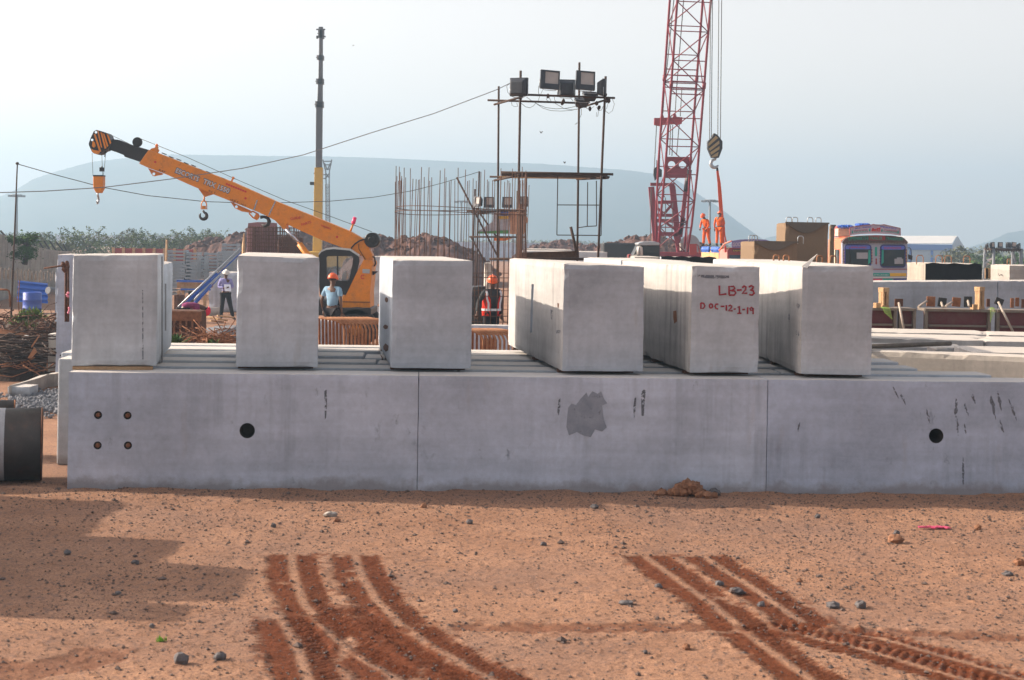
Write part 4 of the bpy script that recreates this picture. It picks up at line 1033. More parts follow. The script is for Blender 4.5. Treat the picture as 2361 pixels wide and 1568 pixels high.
# boom corners: left edge / right edge outlines in the picture
base_c = at(1547, 588, YR); base_c.z = 1.9
top_dir = (at(1591, 0, 0.0+YR-4.6) - at(1551, 540, YR)); top_dir.normalize()
def bc(t): return base_c + top_dir*t
t3 = 52.0; fr = Vector((1,0,0)); dpt = top_dir.cross(fr).normalized()
def bcor(t, i, tw=None):
    wd = 1.98 if t > 2.5 else 1.98*(.86+.14*t/2.5)
    if t > t3-8: wd *= (t3-t+.8)/8.8
    yd = 1.7*(.35+.65*min(1, t/6))
    if t > t3-8: yd *= (t3-t+.8)/8.8
    ang = .16; fx = Vector((math.cos(ang), math.sin(ang), 0)); fy = top_dir.cross(fx).normalized()
    return bc(t) + fx*(wd/2)*(1 if i in (0,3) else -1) + fy*(yd/2)*(1 if i in (0,1) else -1)
m = MB()
ts = [0, 2.5, 6, 11.2, 20.5, 32, 44, t3]
for i in range(4): m.tube([bcor(t, i) for t in ts], .072, 7)
m.build('boom_chord', M_RC, rc)
m = MB(); k = 0; t = .6
joints = (11.2, 20.5, 29.8, 39.1)
while t < t3-1:
    step = 1.72
    nj = [j for j in joints if t < j < t+step+.9]
    t2 = t+step
    for i in range(4):
        j = (i+1) % 4
        a, b = (i, j) if (k + i) % 2 else (j, i)
        m.tube([bcor(t, a), bcor(t2, b)], .034, 5)
        if i in (0, 2) : m.tube([bcor(t2, i), bcor(t2, j)], .032, 5)
    k += 1; t = t2
for jn in joints:
    for dt_ in (-.55, -.2, .2, .55):
        for i in (0, 2): m.tube([bcor(jn+dt_, i), bcor(jn+dt_, (i+1) % 4)], .036, 5)
m.build('boom_bracing', M_RC, rc)
m = MB()
for jn in joints:
    for i in range(4): m = MB(); p = bcor(jn, i); m.tube([p-top_dir*.18, p+top_dir*.18], .11, 8); m.build('chord_joint', M_RC, rc)
def r_(x, y, dy=0): return at(x, y, YR+dy)
def cR5(x, y): return (1469.9+x*.24643, 219.0+y*.24643)     # close-up of the red crane
def fl(m, pts, y0, y1): m.prism([r_(*cR5(x, y), y0) for x, y in pts], Vector((0, y1-y0, 0))); return m
# boom plate panel with two round holes
m = MB(); fl(m, [(268,578),(512,580),(512,640),(495,655),(475,665),(465,690),(462,776),(262,776)], -.95, -.80); po = m.build('boom_plate', M_RC, rc)
for x in (319, 421):
    c_ = MB(); c_.cyl(r_(*cR5(x,653), -2), r_(*cR5(x,653), 1), .42*.5*1.05, 16); k_ = c_.build('cutter', M_RC); bpy.context.view_layer.update(); cut(po, k_)
# gantry (A-frame) at the rear left
gy = 2.6
m = MB()
for a, b in (((128,860),(172,1368)),((325,850),(395,1500))): m.bar(r_(*cR5(*a), gy), r_(*cR5(*b), gy), .36, .3)
m.build('gantry_leg', M_RC, rc)
m = MB(); 
for a, b in (((120,836),(345,840)),((150,1007),(345,1003)),((160,1124),(365,1128)),((140,1172),(385,1178))): m.bar(r_(*cR5(*a), gy), r_(*cR5(*b), gy), .22, .2)
for a, b in (((150,1030),(240,1105)),((335,1010),(250,1110)),((175,1275),(215,1215)),((185,1240),(230,1300)),((240,1176),(370,1270))): m.bar(r_(*cR5(*a), gy), r_(*cR5(*b), gy), .16)
m.build('gantry_brace', M_RC, rc)
m = MB(); fl(m, [(140,903),(340,903),(342,957),(145,955)], gy-.2, gy+.1); po = m.build('gantry_plate', M_RC, rc)
for x in (178, 303):
    c_ = MB(); c_.cyl(r_(*cR5(x,927), 0), r_(*cR5(x,927), 5), .36, 16); k_ = c_.build('cutter', M_RC); bpy.context.view_layer.update(); cut(po, k_)
# live mast / boom backstop
m = MB()
for a, b in (((215,1300),(390,1302)),((350,1300),(400,1500)),((390,1302),(430,1150)),((465,770),(400,1330))): m.bar(r_(*cR5(*a), .9), r_(*cR5(*b), .9), .24)
m.build('back_stay', M_RC, rc)
m = MB(); m.tube([r_(*cR5(485,700), -.3), r_(*cR5(455,905), -.3)], .17, 10); m.build('stay_cylinder', M_BLACK, rc)
# spreader beam on the pendant ropes
m = MB(); fl(m, [(158,215),(212,215),(218,195),(232,160),(245,200),(248,212),(330,210),(340,180),(352,160),(368,205),(420,208),(415,268),(375,280),(345,272),(250,278),(208,290),(170,282),(156,280)], gy-.6, gy-.3); m.build('spreader_beam', paint('bright_red', (.33,.02,.03,1), .45, .25), rc)
m = MB(); fl(m, [(155,690),(180,670),(200,680),(228,700),(228,765),(190,770),(165,800),(152,740)], gy-1, gy-.6); m.build('equaliser_sheave', M_BLACK, rc)
m = MB()
for p in ([(250,-10),(238,170)], [(362,-10),(353,160)], [(255,-160),(250,-10)], [(415,-60),(400,200)], [(178,285),(155,720)], [(230,285),(195,590)], [(215,290),(205,690)], [(310,280),(300,560)], [(330,280),(322,570)], [(390,275),(365,565)], [(128,880),(120,1360)], [(262,960),(262,1350)], [(330,1010),(320,1360)], [(180,610),(180,680)]):
    pts = [r_(*cR5(x, y), gy-.5) for x, y in p]; m.tube(pts, .028, 4)
a = r_(*cR5(250,-10), gy-.5); b = bcor(t3-1, 0); m.tube([a, b], .03, 4); a = r_(*cR5(362,-10), gy-.5); m.tube([a, bcor(t3-1, 2)], .03, 4)
m.build('pendant_rope', M_ROPE, rc)
# machine house, tracks
hx = base_c.x
m = MB(); m.b2((hx-2.2, YR+.2, 1.0), (hx+2.4, YR+6.5, 2.25)); m.build('machine_house', M_RC, rc, bevel=.06)
m = MB(); m.cyl(r_(*cR5(490,1400), 1.2), r_(*cR5(490,1400), 2.6), .62, 20); m.build('winch_drum', M_STEEL, rc)
m = MB(); fl(m, [(400,1385),(470,1385),(465,1450),(405,1455)], .2, 1.0); m.build('machine_cover', M_CPALE, rc)
m = MB(); m.b2((hx-2.6, YR-1.8, 2.0), (hx+3.6, YR-.2, 2.45)); m.build('deck', M_RC, rc, bevel=.03)
for sx in (-3.2, 2.2):
    m = MB(); m.prism([Vector((hx+sx, YR-3.2, .45)), Vector((hx+sx, YR-2.8, .05)), Vector((hx+sx, YR+4.6, .05)), Vector((hx+sx, YR+5, .45)), Vector((hx+sx, YR+4.6, .95)), Vector((hx+sx, YR-2.8, .95))], Vector((1.0, 0, 0))); m.build('crawler_track', M_BLACK, rc, bevel=.05)
# cab
m = MB(); m.b2((hx-4.3, YR-2.2, 1.2), (hx-2.3, YR+.4, 2.95)); m.build('operator_cab', M_BLACK, rc, bevel=.08)
# hook block and sling
YH = 80.5; sH = YH/3574
def h_(x, y, dy=0): return at(x, y, YH+dy)
hb = thing('hook_block', h_(1648, 395), 'heavy hook block with faded yellow and black stripes hanging on four ropes', 'hook block')
m = MB(); m.prism([h_(x, y, -.22) for x, y in ((1632,326),(1640,318),(1646,306.5),(1655,311),(1666,326),(1666,342),(1658,363.5),(1641,363.5),(1632,342))], Vector((0,.44,0))); m.build('block_cheek', M_BLACK, hb, bevel=.02)
M_HY = paint('faded_yellow', (.38,.28,.12,1), .6, .4)
for k, pts in enumerate(([(1634,330),(1650,313),(1656,318),(1634,337)], [(1634,343),(1658,324),(1659,331),(1637,348)], [(1638,351),(1659,337),(1659,344),(1640,357)], [(1641,360),(1657,350),(1655,360),(1643,363)])):
    m = MB(); m.prism([h_(x, y, -.24) for x, y in pts], Vector((0,.016,0))); m.build('stripe', M_HY, hb)
m = MB(); c = h_(1648, 377); m.tube([h_(1650,362), h_(1649,368)]+[c+Vector((-math.cos(a)*.21, 0, math.sin(a)*.21)) for a in [math.radians(70-28*k) for k in range(9)]], [.07,.06,.07,.085,.095,.10,.10,.09,.08,.06,.03], 10); m.build('hook', M_STEEL, hb)
m = MB()
for xt, xb, yb_ in ((1640,1636,324),(1644,1640,318),(1657,1655,311),(1663,1661,320)):
    a = h_(xb, yb_); b = h_(xt+ (xt-1650)*.12, -60); b2 = a + (b-a)*1.0; d = (b-a)/(b.z-a.z); m.tube([a, a + d*(50-a.z)], .020, 4)
m.build('hoist_rope', M_ROPE, hb)
M_SLING = cloth('orange_sling', (.62,.085,.02,1), 6, .2)
sl = thing('lifting_sling', h_(1660,565), 'bright orange webbing sling hanging from the hook down to the two workers', 'sling')
def ribbon(m, L, R, dy=.02):
    a = [h_(*p) for p in L]; b = [h_(*p) for p in R]
    for k in range(len(a)-1): m.hexa([a[k+1], b[k+1], b[k+1]+Vector((0,dy,0)), a[k+1]+Vector((0,dy,0)), a[k], b[k], b[k]+Vector((0,dy,0)), a[k]+Vector((0,dy,0))])
def cS(x, y): return cR5(x, y)
m = MB(); ribbon(m, [cS(738,690), cS(738,725), cS(748,820), cS(755,950), cS(765,1080), cS(770,1200), cS(785,1390)], [cS(757,690), cS(762,735), cS(778,820), cS(788,920), cS(800,1080), cS(810,1200), cS(815,1390)], .03); m.build('webbing', M_SLING, sl)
m = MB(); ribbon(m, [cS(735,660), cS(738,710)], [cS(752,655), cS(757,710)], .05); m.build('sling_eye', M_HOOK, sl)
m = MB(); ribbon(m, [cS(806,1150), cS(812,1300), cS(822,1380)], [cS(812,1150), cS(822,1310), cS(838,1385)]); m.build('tail', M_SLING, sl)
# =============== people ===============
def skin_mesh(name, verts, edges, radii, mat, parent, root=0, sub=1, split=None):
    org = wloc(parent)
    me = bpy.data.meshes.new(name); me.from_pydata([tuple(Vector(v)-org) for v in verts], edges, []); me.update()
    o = bpy.data.objects.new(name, me); COL.objects.link(o); o.parent = parent
    sk = o.modifiers.new('skin', 'SKIN'); sk.use_smooth_shade = True; sk.branch_smoothing = .3
    for i, r in enumerate(radii):
        r = r if isinstance(r, tuple) else (r, r)
        me.skin_vertices[0].data[i].radius = r; me.skin_vertices[0].data[i].use_root = (i == root)
    ss = o.modifiers.new('sub', 'SUBSURF'); ss.levels = sub; ss.render_levels = sub
    bpy.context.view_layer.update(); realize(o); o.data.materials.clear(); o.data.materials.append(mat)
    for p in o.data.polygons: p.use_smooth = True
    return o
M_SKIN = paint('brown_skin', (.105,.048,.028,1), .55, .1); M_HAIR = paint('black_hair', (.012,.010,.009,1), .7, .1)
def person(loc, yaw, label, P, shirt, trousers, helmet, group=None, short=False, vest=None, boots=True):
    """P: joints in the person's own frame (x right, y forward away from the face, z up), metres; yaw turns the frame."""
    R = Matrix.Rotation(yaw, 3, 'Z'); L = Vector(loc)
    th = thing('person', loc, label, 'person', group)
    J = {k: L + R @ Vector(v) for k, v in P.items()}
    names = ['hip','waist','chest','neck','headb','headt','shl','ell','wrl','shr','elr','wrr','hpl','knl','anl','tol','hpr','knr','anr','tor']
    idx = {n: i for i, n in enumerate(names)}
    E = [('hip','waist'),('waist','chest'),('chest','neck'),('neck','headb'),('headb','headt'),('chest','shl'),('shl','ell'),('ell','wrl'),('chest','shr'),('shr','elr'),('elr','wrr'),('hip','hpl'),('hpl','knl'),('knl','anl'),('anl','tol'),('hip','hpr'),('hpr','knr'),('knr','anr'),('anr','tor')]
    rad = dict(hip=(.13,.10),waist=(.12,.09),chest=(.14,.10),neck=.05,headb=(.068,.078),headt=(.07,.085),shl=.055,ell=.038,wrl=.026,shr=.055,elr=.038,wrr=.026,hpl=.08,knl=.055,anl=.037,tol=.035,hpr=.08,knr=.055,anr=.037,tor=.035)
    body = skin_mesh('body', [J[n] for n in names], [(idx[a], idx[b]) for a, b in E], [rad[n] for n in names], M_SKIN, th)
    # hands: palm, four fingers and a thumb growing out of each wrist
    for s in ('l', 'r'):
        w_, e_ = J['wr'+s], J['el'+s]; d = (w_-e_).normalized(); a, b = frame_of(d)
        m = MB(); m.tube([w_, w_+d*.05, w_+d*.09], [.024,.034,.032], 8)
        for k in range(4):
            o_ = a*(-.024+.016*k); ln = (.062,.075,.07,.055)[k]
            m.tube([w_+d*.085+o_, w_+d*(.085+ln*.55)+o_*1.1+b*.006, w_+d*(.085+ln)+o_*1.05+b*.024], [.0095,.009,.006], 6)
        m.tube([w_+d*.03+a*.026, w_+d*.06+a*.05, w_+d*.095+a*.055+b*.012], [.012,.011,.008], 6)
        m.build('hand', M_SKIN, body)
    # face, ears, hair
    hb_, ht_ = J['headb'], J['headt']; up = (ht_-hb_).normalized(); fw = R @ Vector(P.get('face', (0,-1,0))); fw = (fw - up*fw.dot(up)).normalized(); sd = fw.cross(up)
    hc = (hb_+ht_)/2
    m = MB(); m.tube([hc+fw*.075+up*.02, hc+fw*.10-up*.012, hc+fw*.082-up*.022], [.011,.016,.012], 6); m.build('nose', M_SKIN, body)
    m = MB()
    for s in (-1, 1): m.ell(hc+fw*.078+sd*s*.032+up*.025, (.013,.013,.009), 8, 6, None)
    m.build('eyes', M_WHT, body)
    m = MB(); m.tube([hc+fw*.082-up*.048-sd*.022, hc+fw*.088-up*.05, hc+fw*.082-up*.048+sd*.022], .007, 5); m.build('mouth', paint('lips',(.10,.03,.03,1)) if 'lips' not in bpy.data.materials else bpy.data.materials['lips'], body)
    m = MB()
    for s in (-1, 1): m.ell(hc+sd*s*.083-up*.0, (.014,.022,.032), 8, 6)
    m.build('ears', M_SKIN, body)
    Rm = Matrix((sd, -fw, up)).transposed()
    m = MB(); m.ell(hc-fw*.012+up*.03, (.088,.098,.088), 14, 9, Rm, -.35); m.build('hair', M_HAIR, body)
    # clothes
    sv = ['hip','waist','chest','neck','shl','ell','shr','elr'] + ([] if short else ['wrl','wrr'])
    si = {n: i for i, n in enumerate(sv)}; JS = dict(J)
    JS['neck'] = J['chest'] + (J['neck']-J['chest'])*.80
    if short:
        for s in 'lr': JS['el'+s] = J['sh'+s] + (J['el'+s]-J['sh'+s])*.72
    for s in 'lr': JS['wr'+s] = J['wr'+s] - (J['wr'+s]-J['el'+s])*.12
    se = [(a, b) for a, b in E if a in si and b in si]
    sr = dict(hip=(.165,.125),waist=(.155,.12),chest=(.178,.13),neck=.085,shl=.082,ell=(.066 if short else .056),wrl=.042,shr=.082,elr=(.066 if short else .056),wrr=.042)
    skin_mesh('shirt', [JS[n] for n in sv], [(si[a], si[b]) for a, b in se], [sr[n] for n in sv], shirt, th)
    tv = ['hip','hpl','knl','anl','hpr','knr','anr']; ti = {n: i for i, n in enumerate(tv)}
    te = [(a, b) for a, b in E if a in ti and b in ti]; tr = dict(hip=(.155,.12),hpl=.115,knl=.083,anl=.072,hpr=.115,knr=.083,anr=.072)
    JT = dict(J)
    for s in 'lr': JT['an'+s] = J['an'+s]+Vector((0,0,.03))
    skin_mesh('trousers', [JT[n] for n in tv], [(ti[a], ti[b]) for a, b in te], [tr[n] for n in tv], trousers, th)
    for s in 'lr':
        m = MB(); a, t_ = J['an'+s], J['to'+s]; m.tube([a+Vector((0,0,.07)), a-Vector((0,0,.01)), a+(t_-a)*.5-Vector((0,0,.012)), t_-Vector((0,0,.01))], [.05,.052,.048,.036], 9); m.build('shoe', M_HAIR, th)
    if helmet:
        c = ht_+up*.005
        m = MB(); m.ell(c-up*.005, (.118,.138,.125), 20, 10, Rm, -.12)
        m.ell(c-up*.018, (.132,.152,.014), 20, 6, Rm); m.ell(c-up*.02+fw*.055, (.10,.12,.012), 16, 6, Rm)
        m.tube([c+fw*.11+up*.055, c+fw*.06+up*.107, c+up*.124, c-fw*.07+up*.105, c-fw*.12+up*.045], .011, 6)
        m.build('hard_hat', helmet, th)
    return th, J, R
def stand(h=1.68, lean=0.0, arms=None, legs=None, head=(0,0), face=(0,-1,0)):
    k = h/1.70
    P = dict(hip=(0,0,.92),waist=(0,0,1.08),chest=(0,0,1.32),neck=(0,0,1.46),headb=(0,-.01,1.52),headt=(0,-.015,1.62),
        shl=(-.17,0,1.38),ell=(-.23,.03,1.10),wrl=(-.24,-.03,.86),shr=(.17,0,1.38),elr=(.23,.03,1.10),wrr=(.24,-.03,.86),
        hpl=(-.09,0,.86),knl=(-.10,-.02,.48),anl=(-.11,.01,.08),tol=(-.12,-.15,.04),hpr=(.09,0,.86),knr=(.10,-.02,.48),anr=(.11,.01,.08),tor=(.12,-.15,.04))
    if arms: P.update(arms)
    if legs: P.update(legs)
    for n in ('waist','chest','neck','headb','headt','shl','shr','ell','elr','wrl','wrr'):
        x, y, z = P[n]; f = (z-.92)*lean if z > .92 else 0
        if n in ('ell','elr','wrl','wrr') and arms and n in arms: f = 0
        P[n] = (x, y-f, z-abs(f)*.25)
    for n in ('headb','headt'):
        x, y, z = P[n]; q = .6 if n == 'headb' else 1
        P[n] = (x+head[0]*q, y+head[1]*q, z)
    P = {a: (b[0]*k, b[1]*k, b[2]*k) for a, b in P.items()}; P['face'] = face
    return P
M_ORANGE = paint('hat_orange', (.80,.12,.025,1), .35, .12); M_ORW = cloth('orange_overall', (.62,.11,.012,1), 9, .3)
M_LBLUE = cloth('pale_blue_shirt', (.24,.40,.55,1), 7, .25); M_DARKC = cloth('dark_trousers', (.02,.02,.024,1), 9, .3)
M_LILAC = cloth('lilac_shirt', (.30,.30,.58,1), 7, .2); M_REDV = cloth('red_vest', (.68,.035,.02,1), 8, .2); M_GREY = cloth('dark_grey_shirt', (.05,.055,.06,1), 8, .3)
M_REFL = paint('reflective_tape', (.75,.76,.80,1), .3, .1); M_PURP = cloth('purple_cloth', (.22,.04,.13,1), 8, .3); M_PINK = cloth('red_scarf', (.65,.03,.08,1), 8, .2)
# worker in the pale blue shirt, back to us
Y = 36.0; p = at(767, 631, Y); zf = p.z-1.74
person((p.x, Y, zf), 2.75, 'person in orange hard hat and pale blue T-shirt, back turned, before the crane cab', stand(1.72, .03, dict(ell=(-.25,.05,1.10), wrl=(-.22,-.05,.84), elr=(.26,.04,1.1), wrr=(.25,-.05,.85)), head=(.02,-.02)), M_LBLUE, M_DARKC, M_ORANGE, short=True)
m = MB(); m.b2((p.x-.9, Y-.6, 0.004), (p.x+1.2, Y+.6, zf+.012)); base(m.build('concrete_slab', M_CONC2, label='low concrete slab the blue-shirted worker stands on', cat='concrete slab'))
# worker in the red vest, facing right past us
Y = 34.3; p = at(1132, 634.5, Y); zf = p.z-1.76
th, J, R = person((p.x+.02, Y, zf), .45, 'person in an orange hard hat and red reflective vest standing inside the rusty rebar cage', stand(1.74, .06, dict(ell=(-.33,-.05,1.12), wrl=(-.42,-.18,.90)), head=(-.03,-.05), face=(-.3,-1,-.15)), M_GREY, M_DARKC, M_ORANGE)
ax_ = R @ Vector((1,0,0)); fw_ = R @ Vector((0,-1,0)); C_ = J['chest']; W_ = J['waist']
def vestpt(a, z, r=1.0):
    k = math.radians(a); return Vector((p.x+.02, Y, 0)) + (ax_*math.sin(k)*.205*r + fw_*math.cos(k)*.165*r) + Vector((0, 0, zf+z)) + fw_*.06*max(0, z-.95)
m = MB()
for (a0, a1) in ((22,178),(182,338)):
    n = 14; zs = [.86,1.0,1.12,1.24,1.34,1.42]
    vv = []; ff = []
    for j, z in enumerate(zs):
        for i in range(n+1):
            a = a0+(a1-a0)*i/n
            if z > 1.2:
                lo_, hi_ = (22+ (z-1.2)*190, 178) if a1 < 181 else (182, 338-(z-1.2)*190); a = lo_+(hi_-lo_)*i/n
            r = 1.0 if z < 1.3 else (1.0 if z < 1.38 else .82)
            vv.append(vestpt(a, z, r*1.02))
    for j in range(len(zs)-1):
        for i in range(n): ff.append((j*(n+1)+i, j*(n+1)+i+1, (j+1)*(n+1)+i+1, (j+1)*(n+1)+i))
    m.add(vv, ff, True)
v = m.build('vest', M_REDV, th); so = v.modifiers.new('s', 'SOLIDIFY'); so.thickness = .012; so.offset = 0
m = MB()
for z in (1.0,): 
    pts = [vestpt(a, z, 1.07) for a in range(0, 361, 15)]
    for a, b in zip(pts[:-1], pts[1:]): m.bar(a, b, .012, .05)
for sgn in (1, -1):
    pts = [vestpt(sgn*(38 if z < 1.25 else 50), z, 1.08) for z in (1.02,1.14,1.26,1.36)] + [vestpt(sgn*70, 1.42, .86)]
    for a, b in zip(pts[:-1], pts[1:]): m.bar(a, b, .045, .012, fw_)
m.build('reflective_stripe', M_REFL, th)
# white helmet engineer writing
Y = 53.5; p = gnd(519, 737); Y = p.y
arms = dict(ell=(-.25,-.02,1.12), wrl=(-.08,-.24,1.10), elr=(.24,-.04,1.12), wrr=(.08,-.25,1.12))
th, J, R = person((p.x, Y, .01), .35, 'person in a white hard hat, lilac shirt and black trousers holding a sheet of paper', stand(1.72, .02, arms, dict(knl=(-.12,-.03,.48), anl=(-.14,.04,.08), tol=(-.16,-.12,.04), knr=(.17,-.02,.48), anr=(.27,.03,.08), tor=(.32,-.12,.04)), head=(-.0,-.04), face=(.25,-1,-.35)), M_LILAC, M_DARKC, M_WHT)
m = MB(); c = (J['wrl']+J['wrr'])/2 + (R @ Vector((.02,-.08,.0))); m.box(c, (.22,.01,.30), R @ Matrix.Rotation(-.7, 3, 'X')); m.build('paper_sheet', paint('paper', (.85,.87,.95,1), .6, 0), None, label='white sheet of paper held by the engineer in the lilac shirt', cat='paper sheet')
# two riggers on the red truck
Y = 80.3; f1 = at(1628, 567.5, Y); 
person((f1.x, Y, f1.z), -.75, 'person in orange overalls bending forward on the truck bed, left of the sling', stand(1.70, .30, dict(ell=(-.24,-.18,1.08), wrl=(-.16,-.32,.9), elr=(.24,-.12,1.08), wrr=(.2,-.26,.88)), dict(knl=(-.12,-.04,.48), anl=(-.16,0,.08), tol=(-.2,-.13,.04), knr=(.14,-.02,.48), anr=(.22,.06,.08), tor=(.24,-.1,.04)), head=(0,-.10), face=(0,-1,-.6)), M_ORW, M_ORW, M_ORANGE)
f2 = at(1657.5, 567.5, 79.6)
person((f2.x, 79.6, f2.z), 2.7, 'person in orange overalls standing upright against the orange sling on the truck', stand(1.78, .03, dict(ell=(-.24,-.06,1.10), wrl=(-.12,-.22,1.0)), head=(0,-.03)), M_ORW, M_ORW, M_ORANGE)
# bending labourer
Y = 38; p = at(442, 718, Y)
person((p.x-.22, Y, p.z-.80), 1.9, 'person in a purple top and red scarf crouched over behind the rusty formwork box', stand(1.6, 0, dict(waist=(0,-.08,1.02), chest=(0,-.34,1.04), neck=(0,-.48,.98), headb=(0,-.52,.93), headt=(0,-.58,.86), shl=(-.17,-.34,1.0), shr=(.17,-.34,1.0), ell=(-.2,-.38,.72), elr=(.2,-.38,.72), wrl=(-.18,-.46,.48), wrr=(.18,-.46,.48)), face=(0,-.5,-1)), M_PURP, M_DARKC, M_PINK)
# driver in the crane cab
c = cc(*cB(1345,1010), -.25)
person((c.x, c.y, c.z-1.62), 1.4, 'person in a pale blue hard hat sitting in the yellow crane cab', stand(1.66, 0, None, dict(knl=(-.12,-.35,.80), anl=(-.12,-.45,.55), tol=(-.12,-.55,.53), knr=(.12,-.35,.80), anr=(.12,-.45,.55), tor=(.12,-.55,.53))), M_GREY, M_DARKC, paint('hat_pale_blue', (.45,.55,.70,1), .4, .1))

# =============== big floodlight scaffold ===============
YA, YB_ = 37.0, 38.6; M_SCF = rustm('scaffold_tube', (.035,.022,.018,1), (.085,.05,.037,1), 12)
sf = thing('scaffold_tower', (at(1270,600,YA).x, 37.8, 0), 'tall rusty scaffold tower carrying a cluster of floodlights in the middle', 'scaffold')
def pole(xt, yt, xb, yb2, Y, r=.026, nm='standard'):
    a = at(xt, yt, Y); b = at(xb, yb2, Y); d = (b-a)/(b.z-a.z); b = a + d*(0-a.z); m = MB(); m.tube([b, a], r, 8); return m.build(nm, M_SCF, sf)
pole(1200.5,163,1193,600, YA, .029); pole(1396.5,176,1379,597, YA, .028)
pole(1150,199,1147,600, YB_, .026); pole(1336,144,1331,596, YB_, .027)
def ledger(x0, y0, x1, y1, Ya, Yb2=None, r=.026, nm='ledger', mat=None):
    m = MB(); m.tube([at(x0, y0, Ya), at(x1, y1, Yb2 or Ya)], r, 8); return m.build(nm, mat or M_SCF, sf)
ledger(1202,218,1418,226, YA-.05); ledger(1124,231,1350,238, YB_-.05); ledger(1140,241,1205,223, YB_+.05, YA-.1, .028); ledger(1335,249,1405,228, YB_+.05, YA+.1, .026)
ledger(1155,397.5,1414,402, YA-.05, None, .030); ledger(1129,407.5,1350,411, YB_-.05, None, .024)
for i, (x0, x1, y) in enumerate(((1157,1400,403),(1190,1405,405.5),(1150,1398,408))):
    m = MB(); a, b = at(x0, y, YA+.25+.5*i), at(x1, y+3, YA+.25+.5*i); m.bar(a, b, .28, .045); m.build('deck_plank', M_WOOD if i == 2 else rustm('old_plank', (.05,.035,.03,1), (.10,.075,.06,1)), sf)
ledger(1140,416,1200,403, YB_+.06, YA-.1, .03); ledger(1330,413,1402,410, YB_+.05, YA+.05, .03)
ledger(1128,775/4+403.5, 979.9+1640/4, 403.5+775/4, YA-.1, None, .032)
m = MB(); m.bar(at(1198,590,YA+.3), at(1334,586,YA+.3), .5, .16); m.build('deck_plank', rustm('brown_plank', (.06,.028,.015,1), (.13,.07,.04,1)), sf)
ledger(1316,523,1331,588, YA-.3, None, .034, 'loose_tube')
def win_frame(parent, pts, pairs, Y, nm, mat):
    m = MB()
    for i, j in pairs: m.bar(at(*pts[i], Y), at(*pts[j], Y), .022)
    m.build(nm, mat, parent)
win_frame(sf, [(1286,406),(1284,542),(1386,543),(1388,410),(1286,472.5),(1385,473)], [(0,1),(1,2),(2,3),(4,5)], YA+.12, 'hanging_frame', M_SCF)
win_frame(sf, [(1355,420),(1354,522),(1375,417),(1375.5,521),(1334,525)], [(0,1),(2,3),(4,1),(1,3)], YB_-.2, 'hanging_frame', M_SCF)
m = MB(); rnd = random.Random(2)
def cF(x, y): return (1152.9+x*.11722, 132.6+y*.11722)
for pts, Y in (([(1200,220),(1195,230),(1199,238)],YA), ([(185,520),(130,560),(150,680),(200,745)],YA), ([(225,870),(235,940),(290,970),(345,960),(330,890)],YA), ([(420,900),(500,970),(590,990),(660,950),(700,900)],YA), ([(520,780),(620,850),(760,930),(900,985),(1100,1010),(1300,1000),(1500,960)],YA), ([(690,890),(850,1000),(1000,1045),(1200,1055),(1400,1040),(1540,1010)],YA+.4), ([(1080,900),(1250,1000),(1420,1030),(1540,1015)],YA), ([(920,780),(910,830),(960,865)],YA), ([(960,770),(1000,860)],YA), ([(1070,780),(1075,840),(1110,870)],YA), ([(760,560),(755,700),(790,740)],YA), ([(840,640),(780,760),(750,860)],YA), ([(1380,790),(1440,860)],YA), ([(1460,780),(1500,840),(1560,870)],YA), ([(2210,820),(2250,920),(2210,1050),(2140,1100),(2080,1060),(2060,1000)],YA), ([(2130,880),(2100,990),(2070,1030)],YA), ([(1900,970),(1940,1060),(1920,1160),(1895,1165),(1900,1080)],YA), ([(1600,1010),(1600,1120),(1575,1180)],YA), ([(1680,980),(1760,1030),(1850,960)],YA), ([(1940,1050),(2000,1030),(2030,960)],YA)):
    q = [(cF(x, y) if x < 1190 or Y != YA or x > 1205 or y > 300 else (x, y)) for x, y in pts]
    m.tube([at(x, y, Y+rnd.uniform(-.1,.1)) for x, y in q], .0055, 4)
m.build('loose_cable', M_BLACK, sf)
m = MB()
for (x, y, Y) in ((395,740,YA),(400,800,YA),(1550,930,YA),(1560,970,YA),(2070,740,YA),(2090,850,YA),(2140,860,YA),(1770,1010,YA),(1950,990,YA),(1225,900,YA),(1245,860,YA),(1900,900,YA),(945,760,YA)):
    c = at(*cF(x, y), Y-.02); m.rough(c, (.045,.05,.06), x, 7, 4)
m.build('cable_knot', M_SCF, sf)
